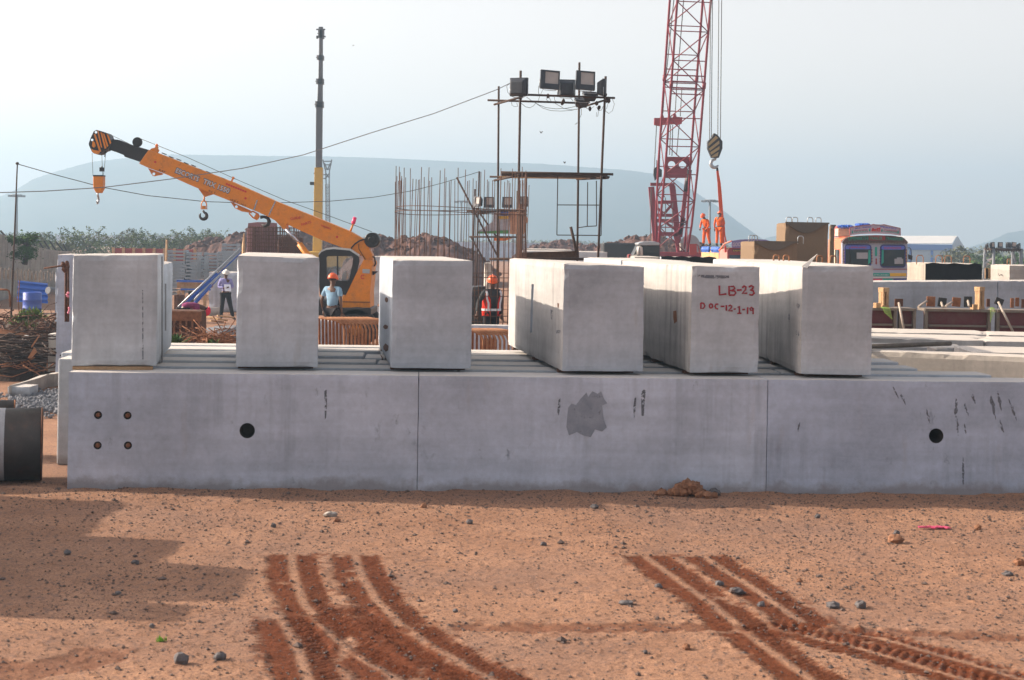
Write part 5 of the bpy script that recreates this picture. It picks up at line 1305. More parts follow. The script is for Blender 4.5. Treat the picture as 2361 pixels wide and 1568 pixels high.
# floodlights
M_FLB = paint('floodlight_body', (.035,.04,.05,1), .4, .4, 0, .3, (.12,.13,.15,1)); M_FLG = paint('floodlight_glass', (.40,.37,.35,1), .12, .3, 0, 0, (.22,.23,.26,1), 6)
def flood(c, w_, h_, yaw, pitch, lab, roll=0.0, grp='floodlights on the tall scaffold tower', off=.16):
    R = Matrix.Rotation(yaw, 3, 'Z') @ Matrix.Rotation(roll, 3, 'Y') @ Matrix.Rotation(pitch, 3, 'X'); c = Vector(c)
    th = thing('floodlight', c, lab, 'floodlight', grp); v = lambda x, y, z: c + R @ Vector((x, y, z))
    m = MB()      # frame facing -y
    ow, oh, iw0, iw1, ih0, ih1 = w_/2, h_/2, -w_*.26, w_*.44, -h_*.22, h_*.42
    for lo, hi in (((-ow,-oh),(iw0,oh)), ((iw1,-oh),(ow,oh)), ((iw0,-oh),(iw1,ih0)), ((iw0,ih1),(iw1,oh))):
        m.hexa([v(lo[0],-.05,lo[1]), v(hi[0],-.05,lo[1]), v(hi[0],.03,lo[1]), v(lo[0],.03,lo[1]), v(lo[0],-.05,hi[1]), v(hi[0],-.05,hi[1]), v(hi[0],.03,hi[1]), v(lo[0],.03,hi[1])])
    m.build('front_frame', M_FLB, th)
    m = MB(); m.hexa([v(iw0,-.03,ih0), v(iw1,-.03,ih0), v(iw1,.0,ih0), v(iw0,.0,ih0), v(iw0,-.03,ih1), v(iw1,-.03,ih1), v(iw1,.0,ih1), v(iw0,.0,ih1)]); m.build('lens', M_FLG, th)
    m = MB(); s = .72; m.hexa([v(-ow*.97,.032,-oh*.97), v(ow*.97,.032,-oh*.97), v(ow*s,off,-oh*.8), v(-ow*s,off,-oh*.8), v(-ow*.97,.032,oh*.97), v(ow*.97,.032,oh*.97), v(ow*s,off,oh*.55), v(-ow*s,off,oh*.55)]); m.build('housing', M_FLB, th, bevel=w_*.05, seg=2)
    m = MB(); q = [c+Vector((0,0,-h_*.5-.03))]
    m.tube([v(-ow-.012,0,0), v(-ow-.012,0,-oh*.9)], .008, 5); m.tube([v(ow+.012,0,0), v(ow+.012,0,-oh*.9)], .008, 5); m.tube([v(-ow-.012,0,-oh*.9), v(-ow*.5,0,-oh-.03), v(ow*.5,0,-oh-.03), v(ow+.012,0,-oh*.9)], .008, 5)
    m.build('bracket', M_STEEL, th)
    return th
def fl_px(x0, x1, y0, y1, Y, yaw, pitch, lab, roll=0, ww=None, **k):
    c = at((x0+x1)/2, (y0+y1)/2, Y); return flood(c, ww or (x1-x0)*Y/3574, (y1-y0)*Y/3574, yaw, pitch, lab, roll, **k)
def F(x0, x1, y0, y1): a = cF(x0, y0); b = cF(x1, y1); return a[0], b[0], a[1], b[1]
fl_px(*F(190,555,400,760), YA-.15, 2.75, 0, 'floodlight seen from behind at the left end of the tall scaffold')
fl_px(*F(785,1170,255,625), YA-.1, .22, -.1, 'front-facing floodlight in the middle, its lens square pale', .05)
fl_px(*F(1140,1470,435,775), YA+.1, 3.2, 0, 'rear side of the floodlight between the two front-facing ones')
fl_px(*F(1485,1865,270,645), YA-.1, .22, -.1, 'front-facing floodlight crossed by the tallest scaffold pole', .04)
fl_px(*F(1930,2160,430,760), YA+.05, 1.45, 0, 'floodlight seen edge-on, tilted, at the right end of the tall scaffold', .0, ww=.36)
fl_px(*F(1640,1900,670,790), YA+.5, .3, -1.1, 'floodlight tipped face down behind the right end of the rail', ww=.36)
fl_px(*F(1460,1760,800,910), YA+.9, .3, -1.1, 'lower floodlight lying tipped below the right end of the rail', ww=.36)

# =============== second small light tower with banner ===============
Y2 = 60.0; s2 = thing('scaffold_tower', (at(1160,560,Y2).x, Y2, 0), 'smaller rusty scaffold tower with four lamps and a torn printed banner, behind the rebar cage', 'scaffold')
m = MB()
for (x0, y0, x1, y1, dy) in ((1105,395,1098,620,0),(1095,436,1088,620,1.2),(1205,470,1203,620,0),(1193,440,1190,620,1.2)):
    a = at(x0, y0, Y2+dy); b = at(x1, y1, Y2+dy); b.z = 0; m.tube([a, b], .035, 6)
m.build('standard', M_SCF, s2)
m = MB()
for (x0, y0, x1, y1, dy) in ((1076,487,1215,486,-.1),(1082,546,1213,547,-.1),(1086,490,1208,488,1.2),(1053,409,1150,596,-.3),(1150,553,1098,480,.9),(1118,603,1085,545,.2)): m.tube([at(x0,y0,Y2+dy), at(x1,y1,Y2+dy)], .04, 6)
m.build('ledger', M_SCF, s2)
def cG(x, y): return (1066.4+x*.17646, 345.9+y*.17646)
m = MB(); m.prism([at(*cG(x, y), Y2+.3) for x, y in ((200,1065),(395,935),(405,820),(470,800),(615,800),(610,1095),(210,1090))], Vector((0,.02,0))); m.build('banner', cloth('banner_grey', (.38,.36,.40,1), 6, .25), s2)
m = MB(); m.prism([at(*cG(x, y), Y2+.26) for x, y in ((205,1068),(610,1045),(608,1092),(212,1092))], Vector((0,.02,0))); m.build('banner_green_edge', cloth('banner_green', (.08,.25,.09,1), 6, .25), s2)
m = MB(); m.prism([at(*cG(x, y), Y2+.26) for x, y in ((470,865),(612,860),(610,900),(470,900))], Vector((0,.02,0))); m.build('banner_yellow_band', cloth('banner_yellow', (.62,.36,.04,1), 6, .25), s2)
m = MB(); m.prism([at(*cG(x, y), Y2+.26) for x, y in ((500,810),(612,800),(610,855),(500,858))], Vector((0,.02,0))); m.build('banner_blue_band', cloth('banner_blue', (.06,.09,.35,1), 6, .25), s2)
m = MB(); m.prism([at(*cG(x, y), Y2+.32) for x, y in ((617,800),(800,805),(835,850),(860,930),(830,970),(825,1060),(800,1100),(617,1098))], Vector((0,.02,0))); m.build('banner_peach_half', cloth('banner_peach', (.50,.26,.16,1), 3, .45), s2)
m = MB(); m.prism([at(*cG(x, y), Y2+.2) for x, y in ((405,1140),(690,1140),(560,1185),(410,1188))], Vector((0,.1,0))); m.build('orange_sheet', cloth('sheet_orange', (.62,.17,.04,1), 6, .3), s2)
for (x0, x1, y0, y1, yaw, lab) in ((140,250,608,740,-.9,'leftmost small lamp on the banner tower, turned left'),(275,415,615,755,.15,'second small lamp on the banner tower, facing us'),(525,645,615,755,-.1,'third small lamp on the banner tower, above the yellow band'),(775,835,608,740,.9,'rightmost small lamp on the banner tower')):
    a = cG(x0, y0); b = cG(x1, y1); fl_px(a[0], b[0], a[1], b[1], Y2-.2, yaw, -.1, lab, ww=.38, grp='lamps on the small banner tower')

# =============== rebar cage ===============
YK = 34.6; cx0 = at(1061, 600, YK).x; RK = 1.46
rk = thing('rebar_cage', (cx0, YK, 0), 'tall round cage of rusty reinforcement bars standing behind the third block', 'rebar cage')
rnd = random.Random(4); M_CAGE = rustm('cage_rust', (.07,.035,.024,1), (.15,.075,.05,1))
nb_ = 60
for k in range(nb_):
    a = 2*PI*k/nb_ + rnd.uniform(-.01,.01); lx, ly = rnd.uniform(-.05,.07), rnd.uniform(-.03,.03)
    p0 = Vector((cx0+math.cos(a)*RK, YK+math.sin(a)*RK, .9)); h = 4.35 + (.22 if (k % 3 == 0) else 0) + rnd.uniform(-.06,.04) - (.12 if math.sin(a) < 0 else 0)
    m = MB(); m.tube([p0, p0+Vector((lx*.4, ly*.4, 1.7)), Vector((p0.x+lx, p0.y+ly, h))], .0085, 5); m.build('vertical_bar', M_CAGE, rk)
for z in (1.02, 1.32, 1.75, 2.15, 3.62, 3.52):
    m = MB(); rr = RK + (.015 if z < 3.6 else -.02); m.tube([Vector((cx0+math.cos(a)*rr, YK+math.sin(a)*rr, z+.03*math.sin(a*2))) for a in [2*PI*k/40 for k in range(40)]], .008, 5, closed=True); m.build('hoop_bar', M_CAGE, rk)
m = MB(); m.lathe(Vector((cx0, YK, 0.004)), [(0,0),(1.75,0),(1.75,.9),(0,.9)], Vector((0,0,1)), 40); base(m.build('pier_footing', M_CONC2, label='round concrete base carrying the tall rebar cage', cat='concrete base'))
# rust stained heavy pipe column right of the cage
m = MB(); m.tube([at(1196,620,36.4)-Vector((0,0,2)), at(1201,470,36.4)], [.075,.05], 8); m.tube([at(1210,620,36.4)-Vector((0,0,2)), at(1214,400,36.4)], .02, 6); base(m.build('rusty_bar_bundle', M_CAGE, label='thick bundle of rusty bars rising beside the near left scaffold leg', cat='rebar bundle'))
# stirrups
def stirrups(x0, x1, n, ytop, Y, label, grp, prefix='stirrup'):
    for k in range(n):
        f = k/(n-1); x = x0+(x1-x0)*f; a = at(x, ytop, Y); w_ = .42; z1 = a.z; y0 = Y+.06*k*0
        m = MB(); X = a.x
        m.tube([Vector((X+.18, Y-.02, .55)), Vector((X+.18, Y-.02, z1-.20)), Vector((X+.14, Y, z1-.1)), Vector((X, Y+.03, z1-.03)), Vector((X-.28, Y+.10, z1)), Vector((X-.34, Y+.5, z1-.02)), Vector((X-.34, Y+.7, .6))], .022, 6)
        o = m.build('stirrup', M_RUSTL, label=label, cat='stirrup', group=grp); base(o)
stirrups(772, 880, 14, 734, 27.5, 'bent rusty stirrup in the packed row between the second and third blocks', 'bent stirrups packed between the second and third blocks')
stirrups(1092, 1180, 10, 760, 28.5, 'short rusty stirrup in the row between the third and fourth blocks', 'bent stirrups packed between the third and fourth blocks')
m = MB(); m.tube([at(746,738,27.2)-Vector((0,0,.9)), at(746,750,27.2), at(744,742,27.2), at(731,736,27.4)], .02, 7)
def pbox(x0, x1, yt, Y, dep, zb, mat, name, label, cat, cell=.15, group=None):
    a, b = at(x0, yt, Y), at(x1, yt, Y); P = [Vector((a.x,Y,zb)), Vector((b.x,Y,zb)), Vector((b.x,Y+dep,zb)), Vector((a.x,Y+dep,zb))]; P += [Vector((v.x, v.y, a.z)) for v in P]
    m = MB(); m.rbox(P, cell, cell*.1, int(x0)); return base(m.build(name, mat, label=label, cat=cat, group=group))
pbox(748, 800, 740, 28.3, .5, 0, M_CONC, 'concrete_block', 'low grey concrete piece with a pale lit edge left of the stirrups', 'concrete block', .1)
pbox(722, 747, 738, 29.0, .7, 0, M_CONC2, 'concrete_block', 'low grey concrete piece touching the right side of the second block', 'concrete block', .1)
pbox(1080, 1186, 749, 30.0, .4, 0, M_CONC, 'concrete_beam', 'grey concrete beam below the red-vested worker', 'concrete beam', .12)
pbox(1085, 1122, 658, 39.0, .6, 0, M_BLACK, 'generator_box', 'dark machine box left of the red-vested worker', 'machine', .3)
pbox(860, 905, 590, 56, 1.5, 0, M_CONC2, 'concrete_block', 'grey concrete block behind the crane column', 'concrete block', .3)
pbox(1116, 1135, 605, 47, .5, 0, M_CPALE, 'concrete_post', 'pale upright concrete post above the red-vested worker', 'concrete post', .3)
pbox(1198, 1402, 577, 58, 2, 0, M_CONC2, 'concrete_beam', 'long grey concrete beam behind the foot of the tall scaffold', 'concrete beam', .3)
pbox(1210, 1320, 573, 66, 2, 0, M_CONC3, 'concrete_beam', 'paler concrete beam with hoops further behind the scaffold foot', 'concrete beam', .3)
# =============== painted truck ===============
def c1(x, y): return (1890.7+x*.10293, 501.5+y*.10293)
YT1 = 56.0; tp0 = at(2017, 580, YT1); yw = .10
tR = Vector((math.cos(yw), math.sin(yw), 0)); tN = Vector((math.sin(yw), -math.cos(yw), 0)); tB = -tN; UP = Vector((0,0,1))
tk = thing('painted_truck', (tp0.x, tp0.y+1, 0), 'brightly painted goods truck with a lettered board above its white and salmon cab', 'truck')
def tf(x, y, d=0.0):      # point of the close-up on the truck's front plane, d metres in front
    return ray_plane(*c1(x, y), tp0 + tN*d, tN)
def tslab(m, pts, d0, d1): m.prism([tf(x, y, d0) for x, y in pts], tN*(d1-d0)); return m
M_TW = paint('truck_white', (.40,.44,.56,1), .4, .25); M_TS = paint('truck_salmon', (.72,.22,.12,1), .45, .25); M_TGR = paint('truck_green', (.01,.33,.26,1), .4, .2)
M_TG2 = paint('windshield', (.035,.05,.06,1), .08, .3, 0, 0, (.18,.17,.14,1), 2.0); M_LIL = paint('board_lilac', (.50,.42,.52,1), .5, .3); M_VIS = paint('visor_brown', (.085,.05,.042,1), .5, .4)
M_TRED = paint('truck_red', (.30,.03,.03,1), .45, .3); M_TYEL = paint('truck_yellow', (.70,.42,.03,1), .45, .2); M_NAVY = paint('truck_navy', (.02,.03,.20,1), .4, .2); M_CREAM = paint('cream_board', (.62,.54,.40,1), .6, .3)
body = [(500,560),(1960,560),(1965,1500),(1965,1900),(505,1900),(500,1100)]
m = MB(); m.prism([tf(x, y) for x, y in body], tB*.12); m.build('cab_front', M_TW, tk)
L0, L1 = tf(500, 560), tf(505, 1900)
m = MB(); m.hexa([L1, L1+tR*.05, L1+tR*.05+tB*1.7, L1+tB*1.7, L0, L0+tR*.05, L0+tR*.05+tB*1.7, L0+tB*1.7]); 
m = MB()
zt_, zw1, zw0, zb_ = L0.z, tf(500,720).z, tf(500,1080).z, L1.z
def sd(z0, z1, d0, d1, m=None):
    m = m or MB(); P = [Vector((L0.x, L0.y, 0))+tB*d0, Vector((L0.x, L0.y, 0))+tB*d1]; a, b = P
    m.hexa([a+UP*z0, a+tR*.05+UP*z0, b+tR*.05+UP*z0, b+UP*z0, a+UP*z1, a+tR*.05+UP*z1, b+tR*.05+UP*z1, b+UP*z1]); return m
m = sd(zw1, zt_+.10, .125, 1.7); sd(zb_, zw0, .125, 1.7, m); sd(zw0, zw1, .125, .3, m); sd(zw0, zw1, 1.55, 1.7, m); m.build('cab_side', M_TS, tk)
m = sd(zw0, zw1, .85, .93); m.build('window_post', M_CREAM, tk)
m = sd(zw0+.01, zw1-.01, .3, 1.55); 
m = MB(); a = Vector((L0.x, L0.y, zw0))+tR*.3+tB*.3; m.hexa([a, a+tR*.02, a+tR*.02+tB*1.2, a+tB*1.2]+[v+UP*(zw1-zw0) for v in (a, a+tR*.02, a+tR*.02+tB*1.2, a+tB*1.2)]); m.build('dark_interior', M_BLACK, tk)
# roof
rp = [(500,555),(560,480),(640,440),(850,410),(1260,395),(1600,405),(1830,435),(1900,475),(1975,558)]
m = MB(); m.prism([tf(x, y, .10) for x, y in rp], tB*.25); m.build('visor', M_VIS, tk)
m = MB(); m.prism([tf(x, y+6, -.151) for x, y in rp], tB*1.6); m.build('roof', M_TS, tk)
m = MB()
for k in range(22):
    x = 515+k*66; y = 575 - 22*math.sin(PI*k/21); q = [tf(x, y-16, .13), tf(x+62, y-16, .13), tf(x+56, y+6, .13), tf(x+31, y+16, .13), tf(x+6, y+6, .13)]; m.prism(q, tB*.01)
m.build('visor_fringe', M_VIS, tk)
bd = [(668,400),(665,225),(760,205),(1000,172),(1150,165),(1195,150),(1245,162),(1390,165),(1430,155),(1500,172),(1640,205),(1795,240),(1798,408),(1600,378),(1260,360),(900,372)]
m = MB(); m.prism([tf(x, y, .16) for x, y in bd], tB*.05); m.build('name_board', M_LIL, tk)
m = MB()
for a, b in zip(bd[:13], bd[1:13]): m.bar(tf(*a, .165), tf(*b, .165), .016, .05, tN)
m.build('board_edge', M_TRED, tk)
def tt(body_, x0, y0, x1, y1, h, mat, d=.18, bold=.02, lab=None):
    bold = 0.0
    p, q = tf(x0, y0, d), tf(x1, y1, d); dd = (q-p).normalized(); uu = tN.cross(dd) if tN.cross(dd).z > 0 else dd.cross(tN)
    text_obj('lettering', body_, (p+q)/2, dd, uu, (tf(x0,0,d)-tf(x0,h,d)).length, (q-p).length, mat, tk, .004, bold)
M_BLT = paint('letter_blue', (.03,.05,.55,1), .5, .1); M_TEAL = paint('letter_teal', (.02,.35,.30,1), .5, .1); M_CRIM = paint('letter_crimson', (.55,.05,.12,1), .5, .1)
tt('ALL', 780,245, 915,226, 34, M_BLT, .165); tt('INDIA', 955,222, 1150,206, 32, M_BLT, .165); tt('PERMIT', 1355,205, 1720,256, 36, M_BLT, .165)
tt('GOODS', 765,316, 1065,292, 66, M_TEAL, .165, .03); tt('GOODS', 765,300, 1065,276, 30, M_CRIM, .168, .03); tt('CARRIERS', 1430,292, 1765,330, 66, M_TEAL, .165, .03); tt('CARRIERS', 1430,278, 1765,314, 28, M_CRIM, .168, .03)
m = MB()
for st in ([(1165,262),(1185,255),(1200,270),(1190,298),(1165,302),(1160,285),(1178,275)], [(1215,268),(1240,265),(1242,298),(1218,302),(1214,280)], [(1180,250),(1195,240),(1205,248)], [(1262,270),(1285,262),(1300,280),(1288,302),(1265,300)], [(1275,255),(1300,240),(1310,250)], [(1312,262),(1340,258),(1345,290),(1322,310),(1310,296)], [(1320,245),(1338,232),(1345,250)]):
    m.tube([tf(x, y, .172) for x, y in st], .017, 5)
m.build('red_script', M_LETR, tk)
m = MB()
for x, y in ((728,325),(1112,280),(1388,290),(1748,325)): m.ell(tf(x, y, .166), (.025,.012,.06), 8, 6)
m.build('board_flower', M_TEAL, tk)
tt('UMSHAKTHI', 638,474, 1082,462, 84, M_TGR, .36-.24, .03); tt('TRAILER', 1105,462, 1400,466, 70, M_TGR, .12, .03); tt('TRANSPORT', 1478,468, 1865,490, 64, M_TGR, .12, .03)
m = MB(); tslab(m, [(1085,400),(1100,512),(1455,512),(1460,402)], .101, .106); m.build('visor_panel', M_TRED, tk)
def rrect(x0, x1, y0, y1, r=45):
    q = []
    for cx_, cy_, a0 in ((x1-r,y0+r,-90),(x1-r,y1-r,0),(x0+r,y1-r,90),(x0+r,y0+r,180)):
        for k in range(4): a = math.radians(a0+30*k); q.append((cx_+r*math.cos(a), cy_+r*math.sin(a)))
    return q
for (x0, x1, y0, y1, txt, tx0, tx1, pale) in ((558,1142,612,1085,'L.APPALARAJU',650,1040,((820,1070,785,925),)), (1360,1908,620,1112,'M.SATYAVATHI',1440,1810,((1668,1862,925,1040),(1720,1830,895,940)))):
    m = MB(); tslab(m, rrect(x0, x1, y0, y1, 60), .002, .03); ws = m.build('windshield', M_TG2, tk)
    m = MB(); m.tube([tf(x, y, .03) for x, y in rrect(x0, x1, y0, y1, 60)], .022, 6, closed=True); m.build('rubber_seal', M_NAVY, ws)
    m = MB(); tslab(m, rrect(x0+15, x1-15, y0+14, y0+100, 30), .031, .035); m.build('sun_strip', paint('strip_blue', (.10,.16,.60,1), .4, .2) if 'strip_blue' not in bpy.data.materials else bpy.data.materials['strip_blue'], ws)
    tt(txt, tx0, y0+62, tx1, y0+62, 46, M_CRIM, .04, .02)
    for (a, b, c_, d_) in pale:
        m = MB(); tslab(m, [(a,c_),(b,c_),(b,d_),(a,d_)], .031, .036); m.build('pale_sheet', paint('pale_sheet', (.34,.36,.40,1), .5, .3) if 'pale_sheet' not in bpy.data.materials else bpy.data.materials['pale_sheet'], ws)
for (x0, x1, y0, y1) in ((1085,1128,730,1050),(1385,1425,730,1050)):
    m = MB(); tslab(m, [(x0,y0),(x1,y0),(x1,y1-40),(x0-10,y1)], .036, .041); m.build('teal_border', M_TGR, tk)
for x in (527,1146,1336,1914):
    for k in range(10):
        y0 = 715+k*32; m = MB(); tslab(m, [(x,y0+6),(x+26,y0-6),(x+26,y0+24),(x,y0+36)], .002, .012); m.build('pillar_stripe', (M_TRED, M_TYEL)[k % 2], tk)
m = MB(); tslab(m, rrect(1228,1278,658,870,24), .002, .014); m.build('ornament', M_TGR, tk)
m = MB(); tslab(m, [(1256,905),(1275,935),(1268,975),(1278,1030),(1256,1058),(1238,1030),(1246,975),(1240,935)], .002, .014); m.build('ornament', M_TRED, tk)
m = MB(); tslab(m, [(1190,1245),(1560,1245),(1560,1315),(1190,1318)], .002, .02); m.build('grille_strip', M_TGR, tk)
m = MB(); tslab(m, [(560,1245),(1188,1245),(1188,1315),(560,1318)], .002, .02); m.build('grille_strip', M_TGR, tk)
m = MB(); tslab(m, [(1565,1245),(1930,1245),(1930,1315),(1565,1318)], .002, .02); m.build('grille_strip', M_TYEL, tk)
tt('ASHOK LEYLAND', 860,1286, 1535,1286, 30, M_LETW, .03, 0)
m = MB(); tslab(m, [(520,1330),(1955,1330),(1955,1352),(520,1352)], .002, .05); m.build('front_rail', M_WHT, tk)
m = MB(); tslab(m, [(520,1150),(1955,1150),(1955,1165),(520,1165)], .002, .03); m.build('front_trim', M_TRED, tk)
for (x0, x1, mt) in ((620,900,M_TYEL),(1190,1390,M_CRIM),(1400,1620,M_TGR),(1640,1930,M_NAVY)):
    m = MB(); tslab(m, [(x0,1370),(x1,1370),(x1,1500),(x0,1500)], .002, .03); m.build('painted_panel', mt, tk)
for x in (640, 1830):
    m = MB(); c = tf(x, 1600, .03); m.lathe(c, [(0,.05),(.11,.04),(.13,0),(.13,-.03)], tN, 16); m.build('headlight', M_STEEL, tk)
m = MB(); tslab(m, [(480,1760),(1985,1760),(1985,1900),(480,1900)], .13, .3); m.build('bumper', M_TRED, tk)
m = MB(); m.tube([tf(1965,680,.1), tf(2010,680,.2), tf(2038,720,.2), tf(2045,840,.2), tf(2040,1000,.2), tf(1970,1000,.1)], .014, 6); m.build('mirror_arm', M_BLACK, tk)
m = MB(); tslab(m, [(1968,825),(2062,860),(2052,950),(1975,930)], .16, .22); m.build('mirror', M_BLACK, tk)
m = MB(); m.tube([tf(665,690,.04), tf(672,850,.05), tf(690,1050,.05)], .01, 5); m.build('wiper', M_BLACK, tk)
# body behind the cab
a = tf(395, 1900, 0)+tB*1.9
def tbox(m, x0, x1, y0, y1, d0, d1):
    p, q = tf(x0, y1, 0), tf(x1, y0, 0); p = p+tB*d0; e = q - tf(x1, y0, 0) ; r = Vector((0,0,0))
    A = tf(x0, y1); B = tf(x1, y1); Z = tf(x0, y0).z
    b = [A+tB*d0, B+tB*d0, B+tB*d1, A+tB*d1]; m.hexa(b+[Vector((v.x, v.y, Z)) for v in b])
m = MB(); tbox(m, 420, 1900, 1250, 1900, 1.9, 9.0); m.build('cargo_bed', M_TRED, tk)
m = MB(); m.prism([tf(x, y, -1.9) for x, y in ((340,430),(400,195),(670,200),(670,430))], tB*.5); m.build('headboard', M_TRED, tk)
m = MB(); m.prism([tf(x, y, -1.0) for x, y in ((405,415),(410,250),(665,235),(665,405))], tB*.4); m.build('roof_box', M_CREAM, tk)
m = MB()
for k in range(10): c = tf(480+k*62 if k < 4 else 700+k*40, 205 if k < 4 else 170, -.8); m.rough(c, (.16,.2,.07), k, 8, 5)
m.build('roof_bundle', M_BLU, tk)
for sx in (0, 1):
    for d in (.9, 5.0, 6.3):
        c = (tf(600, 1900) if sx == 0 else tf(1860, 1900)) + tB*d; c.z = .52; m = MB(); m.lathe(c, [(0,-.14),(.45,-.14),(.52,-.08),(.52,.08),(.45,.14),(0,.14)], tR, 20); m.build('wheel', M_RUB, tk)

# =============== red truck under the workers ===============
YT2 = 74.5; r2 = thing('red_truck', (at(1690, 590, YT2).x, YT2+3, 0), 'red and pink truck with timber-sided bed and blue tarpaulin, workers standing on it', 'truck')
def q2(x, y): return (1596.7+x*.14163, 518.8+y*.14163)
def t2(x, y, dy=0): return at(*q2(x, y), YT2+dy)
def s2_(m, pts, d0, d1): m.prism([t2(x, y, d0) for x, y in pts], Vector((0, d1-d0, 0))); return m
m = MB(); s2_(m, [(565,420),(600,375),(800,350),(1250,350),(1290,420),(1290,900),(565,900)], 0, .15); m.build('cab_front', M_TRED, r2)
m = MB(); s2_(m, [(640,370),(637,260),(780,237),(1000,228),(1200,240),(1265,262),(1265,372)], -.2, -.14); m.build('name_board', paint('board_purple', (.20,.16,.36,1), .5, .3), r2)
p, q = t2(655,320,-.205), t2(850,306,-.205); d_ = (q-p).normalized(); text_obj('lettering', 'GOODS', (p+q)/2, d_, Vector((0,0,1)), .19, (q-p).length, M_LIL, r2, .01, .03)
m = MB(); s2_(m, [(655,395),(840,390),(840,430),(655,435)], -.03, -.005); m.build('visor_panel', M_BLACK, r2)
p, q = t2(665,418,-.035), t2(820,414,-.035); text_obj('lettering', 'KALINGA', (p+q)/2, (q-p).normalized(), Vector((0,0,1)), .08, (q-p).length, M_TYEL, r2, .004, .02)
m = MB(); s2_(m, [(600,490),(1240,485),(1240,620),(600,640)], -.03, -.004); m.build('windshield', paint('dark_windshield', (.03,.06,.09,1), .1, .3, 0, 0, (.15,.2,.25,1), 2), r2)
m = MB(); m.prism([t2(565,900), t2(565,430), t2(530,380,1.6), t2(440,400,2.2), t2(425,460,2.2), t2(425,900,2.2)], Vector((.06,.04,0))); m.build('cab_side', paint('faded_pink', (.50,.24,.20,1), .5, .3), r2)
m = MB(); m.tube([t2(430,420,1.2), t2(530,300,1.0), t2(640,262,.2)], .04, 6); m.build('roof_rail', M_TS, r2)
m = MB(); s2_(m, [(520,340),(545,330),(560,440),(525,450)], -.1, -.04); m.build('red_flag', M_LETR, r2)
bl, br = at(1617, 594, YT2+6.2), at(1658, 594, YT2+2.4); zt2 = f1.z - .02
m = MB()
for k in range(9):
    a = bl + (br-bl)*(k/9) ; b = bl+(br-bl)*((k+.93)/9); m.hexa([Vector((a.x,a.y,1.2)), Vector((b.x,b.y,1.2)), Vector((b.x+.05,b.y+.02,1.2)), Vector((a.x+.05,a.y+.02,1.2)), Vector((a.x,a.y,zt2-.3)), Vector((b.x,b.y,zt2-.3)), Vector((b.x+.05,b.y+.02,zt2-.3)), Vector((a.x+.05,a.y+.02,zt2-.3))])
m.build('side_board', paint('plank_yellow', (.60,.38,.18,1), .7, .3), r2)
m = MB(); m.prism([Vector((bl.x,bl.y,0)), Vector((br.x,br.y,0)), Vector((br.x+2.3,br.y+.2,0)), Vector((bl.x+2.3,bl.y+.2,0))], Vector((0,0,.02)))
m = MB(); P = [Vector((bl.x+.06,bl.y,1.1)), Vector((br.x+.06,br.y,1.1)), Vector((br.x+2.2,br.y+.2,1.1)), Vector((bl.x+2.2,bl.y+.2,1.1))]; m.hexa(P+[Vector((v.x,v.y,zt2-.03)) for v in P]); m.build('load', M_WOOD, r2)
m = MB()
for (f0, f1_) in ((0,.45),(.55,1.0)):
    a = bl+(br-bl)*f0; b = bl+(br-bl)*f1_; m.rbox([Vector((a.x-.06,a.y,zt2-.3)), Vector((b.x-.06,b.y,zt2-.3)), Vector((b.x+.1,b.y,zt2-.3)), Vector((a.x+.1,a.y,zt2-.3)), Vector((a.x-.06,a.y,zt2)), Vector((b.x-.06,b.y,zt2)), Vector((b.x+.1,b.y,zt2)), Vector((a.x+.1,a.y,zt2))], .12, .05, 3)
m.build('blue_tarpaulin', M_BLU, r2)
for k in range(3):
    c = Vector((br.x-.1, br.y+.8+k*1.2, .5)); m = MB(); m.lathe(c, [(0,-.14),(.45,-.14),(.5,0),(.45,.14),(0,.14)], Vector((1,0,0)), 18); m.build('wheel', M_RUB, r2)
m = MB(); m.tube([at(1616,594,78), at(1609,565,78), at(1605,562,78), at(1604,580,78)], .03, 6); m.box(at(1598,575,78), (.35,.1,.55)); base(m.build('signal_lamp_box', M_TRED, label='small red and green light box on a white arm left of the truck bed', cat='lamp box'))
# dark machine cab at the crane's foot
YM = 66; mk = thing('small_truck', (at(1492,590,YM).x, YM, 0), 'dark windowed small truck cab with white mirrors at the foot of the red crane', 'truck')
def q5(x, y): return (1383.4+x*.25, 345.9+y*.25)
def sm(nm, pts, d0, d1, mat, bev=.02): 
    m = MB(); m.prism([at(*q5(x, y), YM+d0) for x, y in pts], Vector((0,d1-d0,0))); return m.build(nm, mat, mk, bevel=bev)
sm('roof', [(350,858),(400,845),(500,842),(550,856),(548,880),(355,880)], -.2, 1.6, M_STEEL); sm('windshield', [(385,884),(540,884),(542,950),(388,950)], 0, .1, M_TG2, 0)
sm('cab_body', [(350,880),(550,880),(552,1080),(300,1080),(300,980)], .12, 1.6, M_BLACK); sm('front_panel', [(280,975),(345,965),(345,1080),(265,1080)], -.1, .1, M_CPALE); sm('hood', [(260,962),(290,960),(282,1080),(255,1080)], 0, .5, M_TRED)
m = MB(); m.tube([at(*q5(x, y), YM-.1) for x, y in ((352,965),(352,895),(365,888),(380,900),(384,970))], .06, 6); m.build('mirror_arm', M_WHT, mk)
m = MB(); m.b2(tuple(at(1467,596,YM-.05)-Vector((.3,0,3.0))), tuple(at(1522,590,YM+1.5))); m.build('chassis', M_BLACK, mk)
pbox(1462, 1521, 590.5, 46, 1.6, 0, M_CPALE, 'concrete_block', 'pale concrete block just behind the row, left of the black sheet', 'concrete block', .2)
th_, P_, zt_2 = vis_block(1524, 1652, 1520, 592, 0, 45, 'concrete block covered by a black sheet below the red crane', M_CONC2)
m = MB(); q = [P_[0]+(P_[1]-P_[0])*k/8+Vector((0,-.05,0)) for k in range(9)]; m.prism([v+Vector((0,0,.5)) for v in q]+[Vector((v.x,v.y,zt_2+.03*((k*3) % 2))) for k, v in reversed(list(enumerate(q)))], Vector((0,-.04,0))); m.build('black_sheet', M_SHEET, th_)

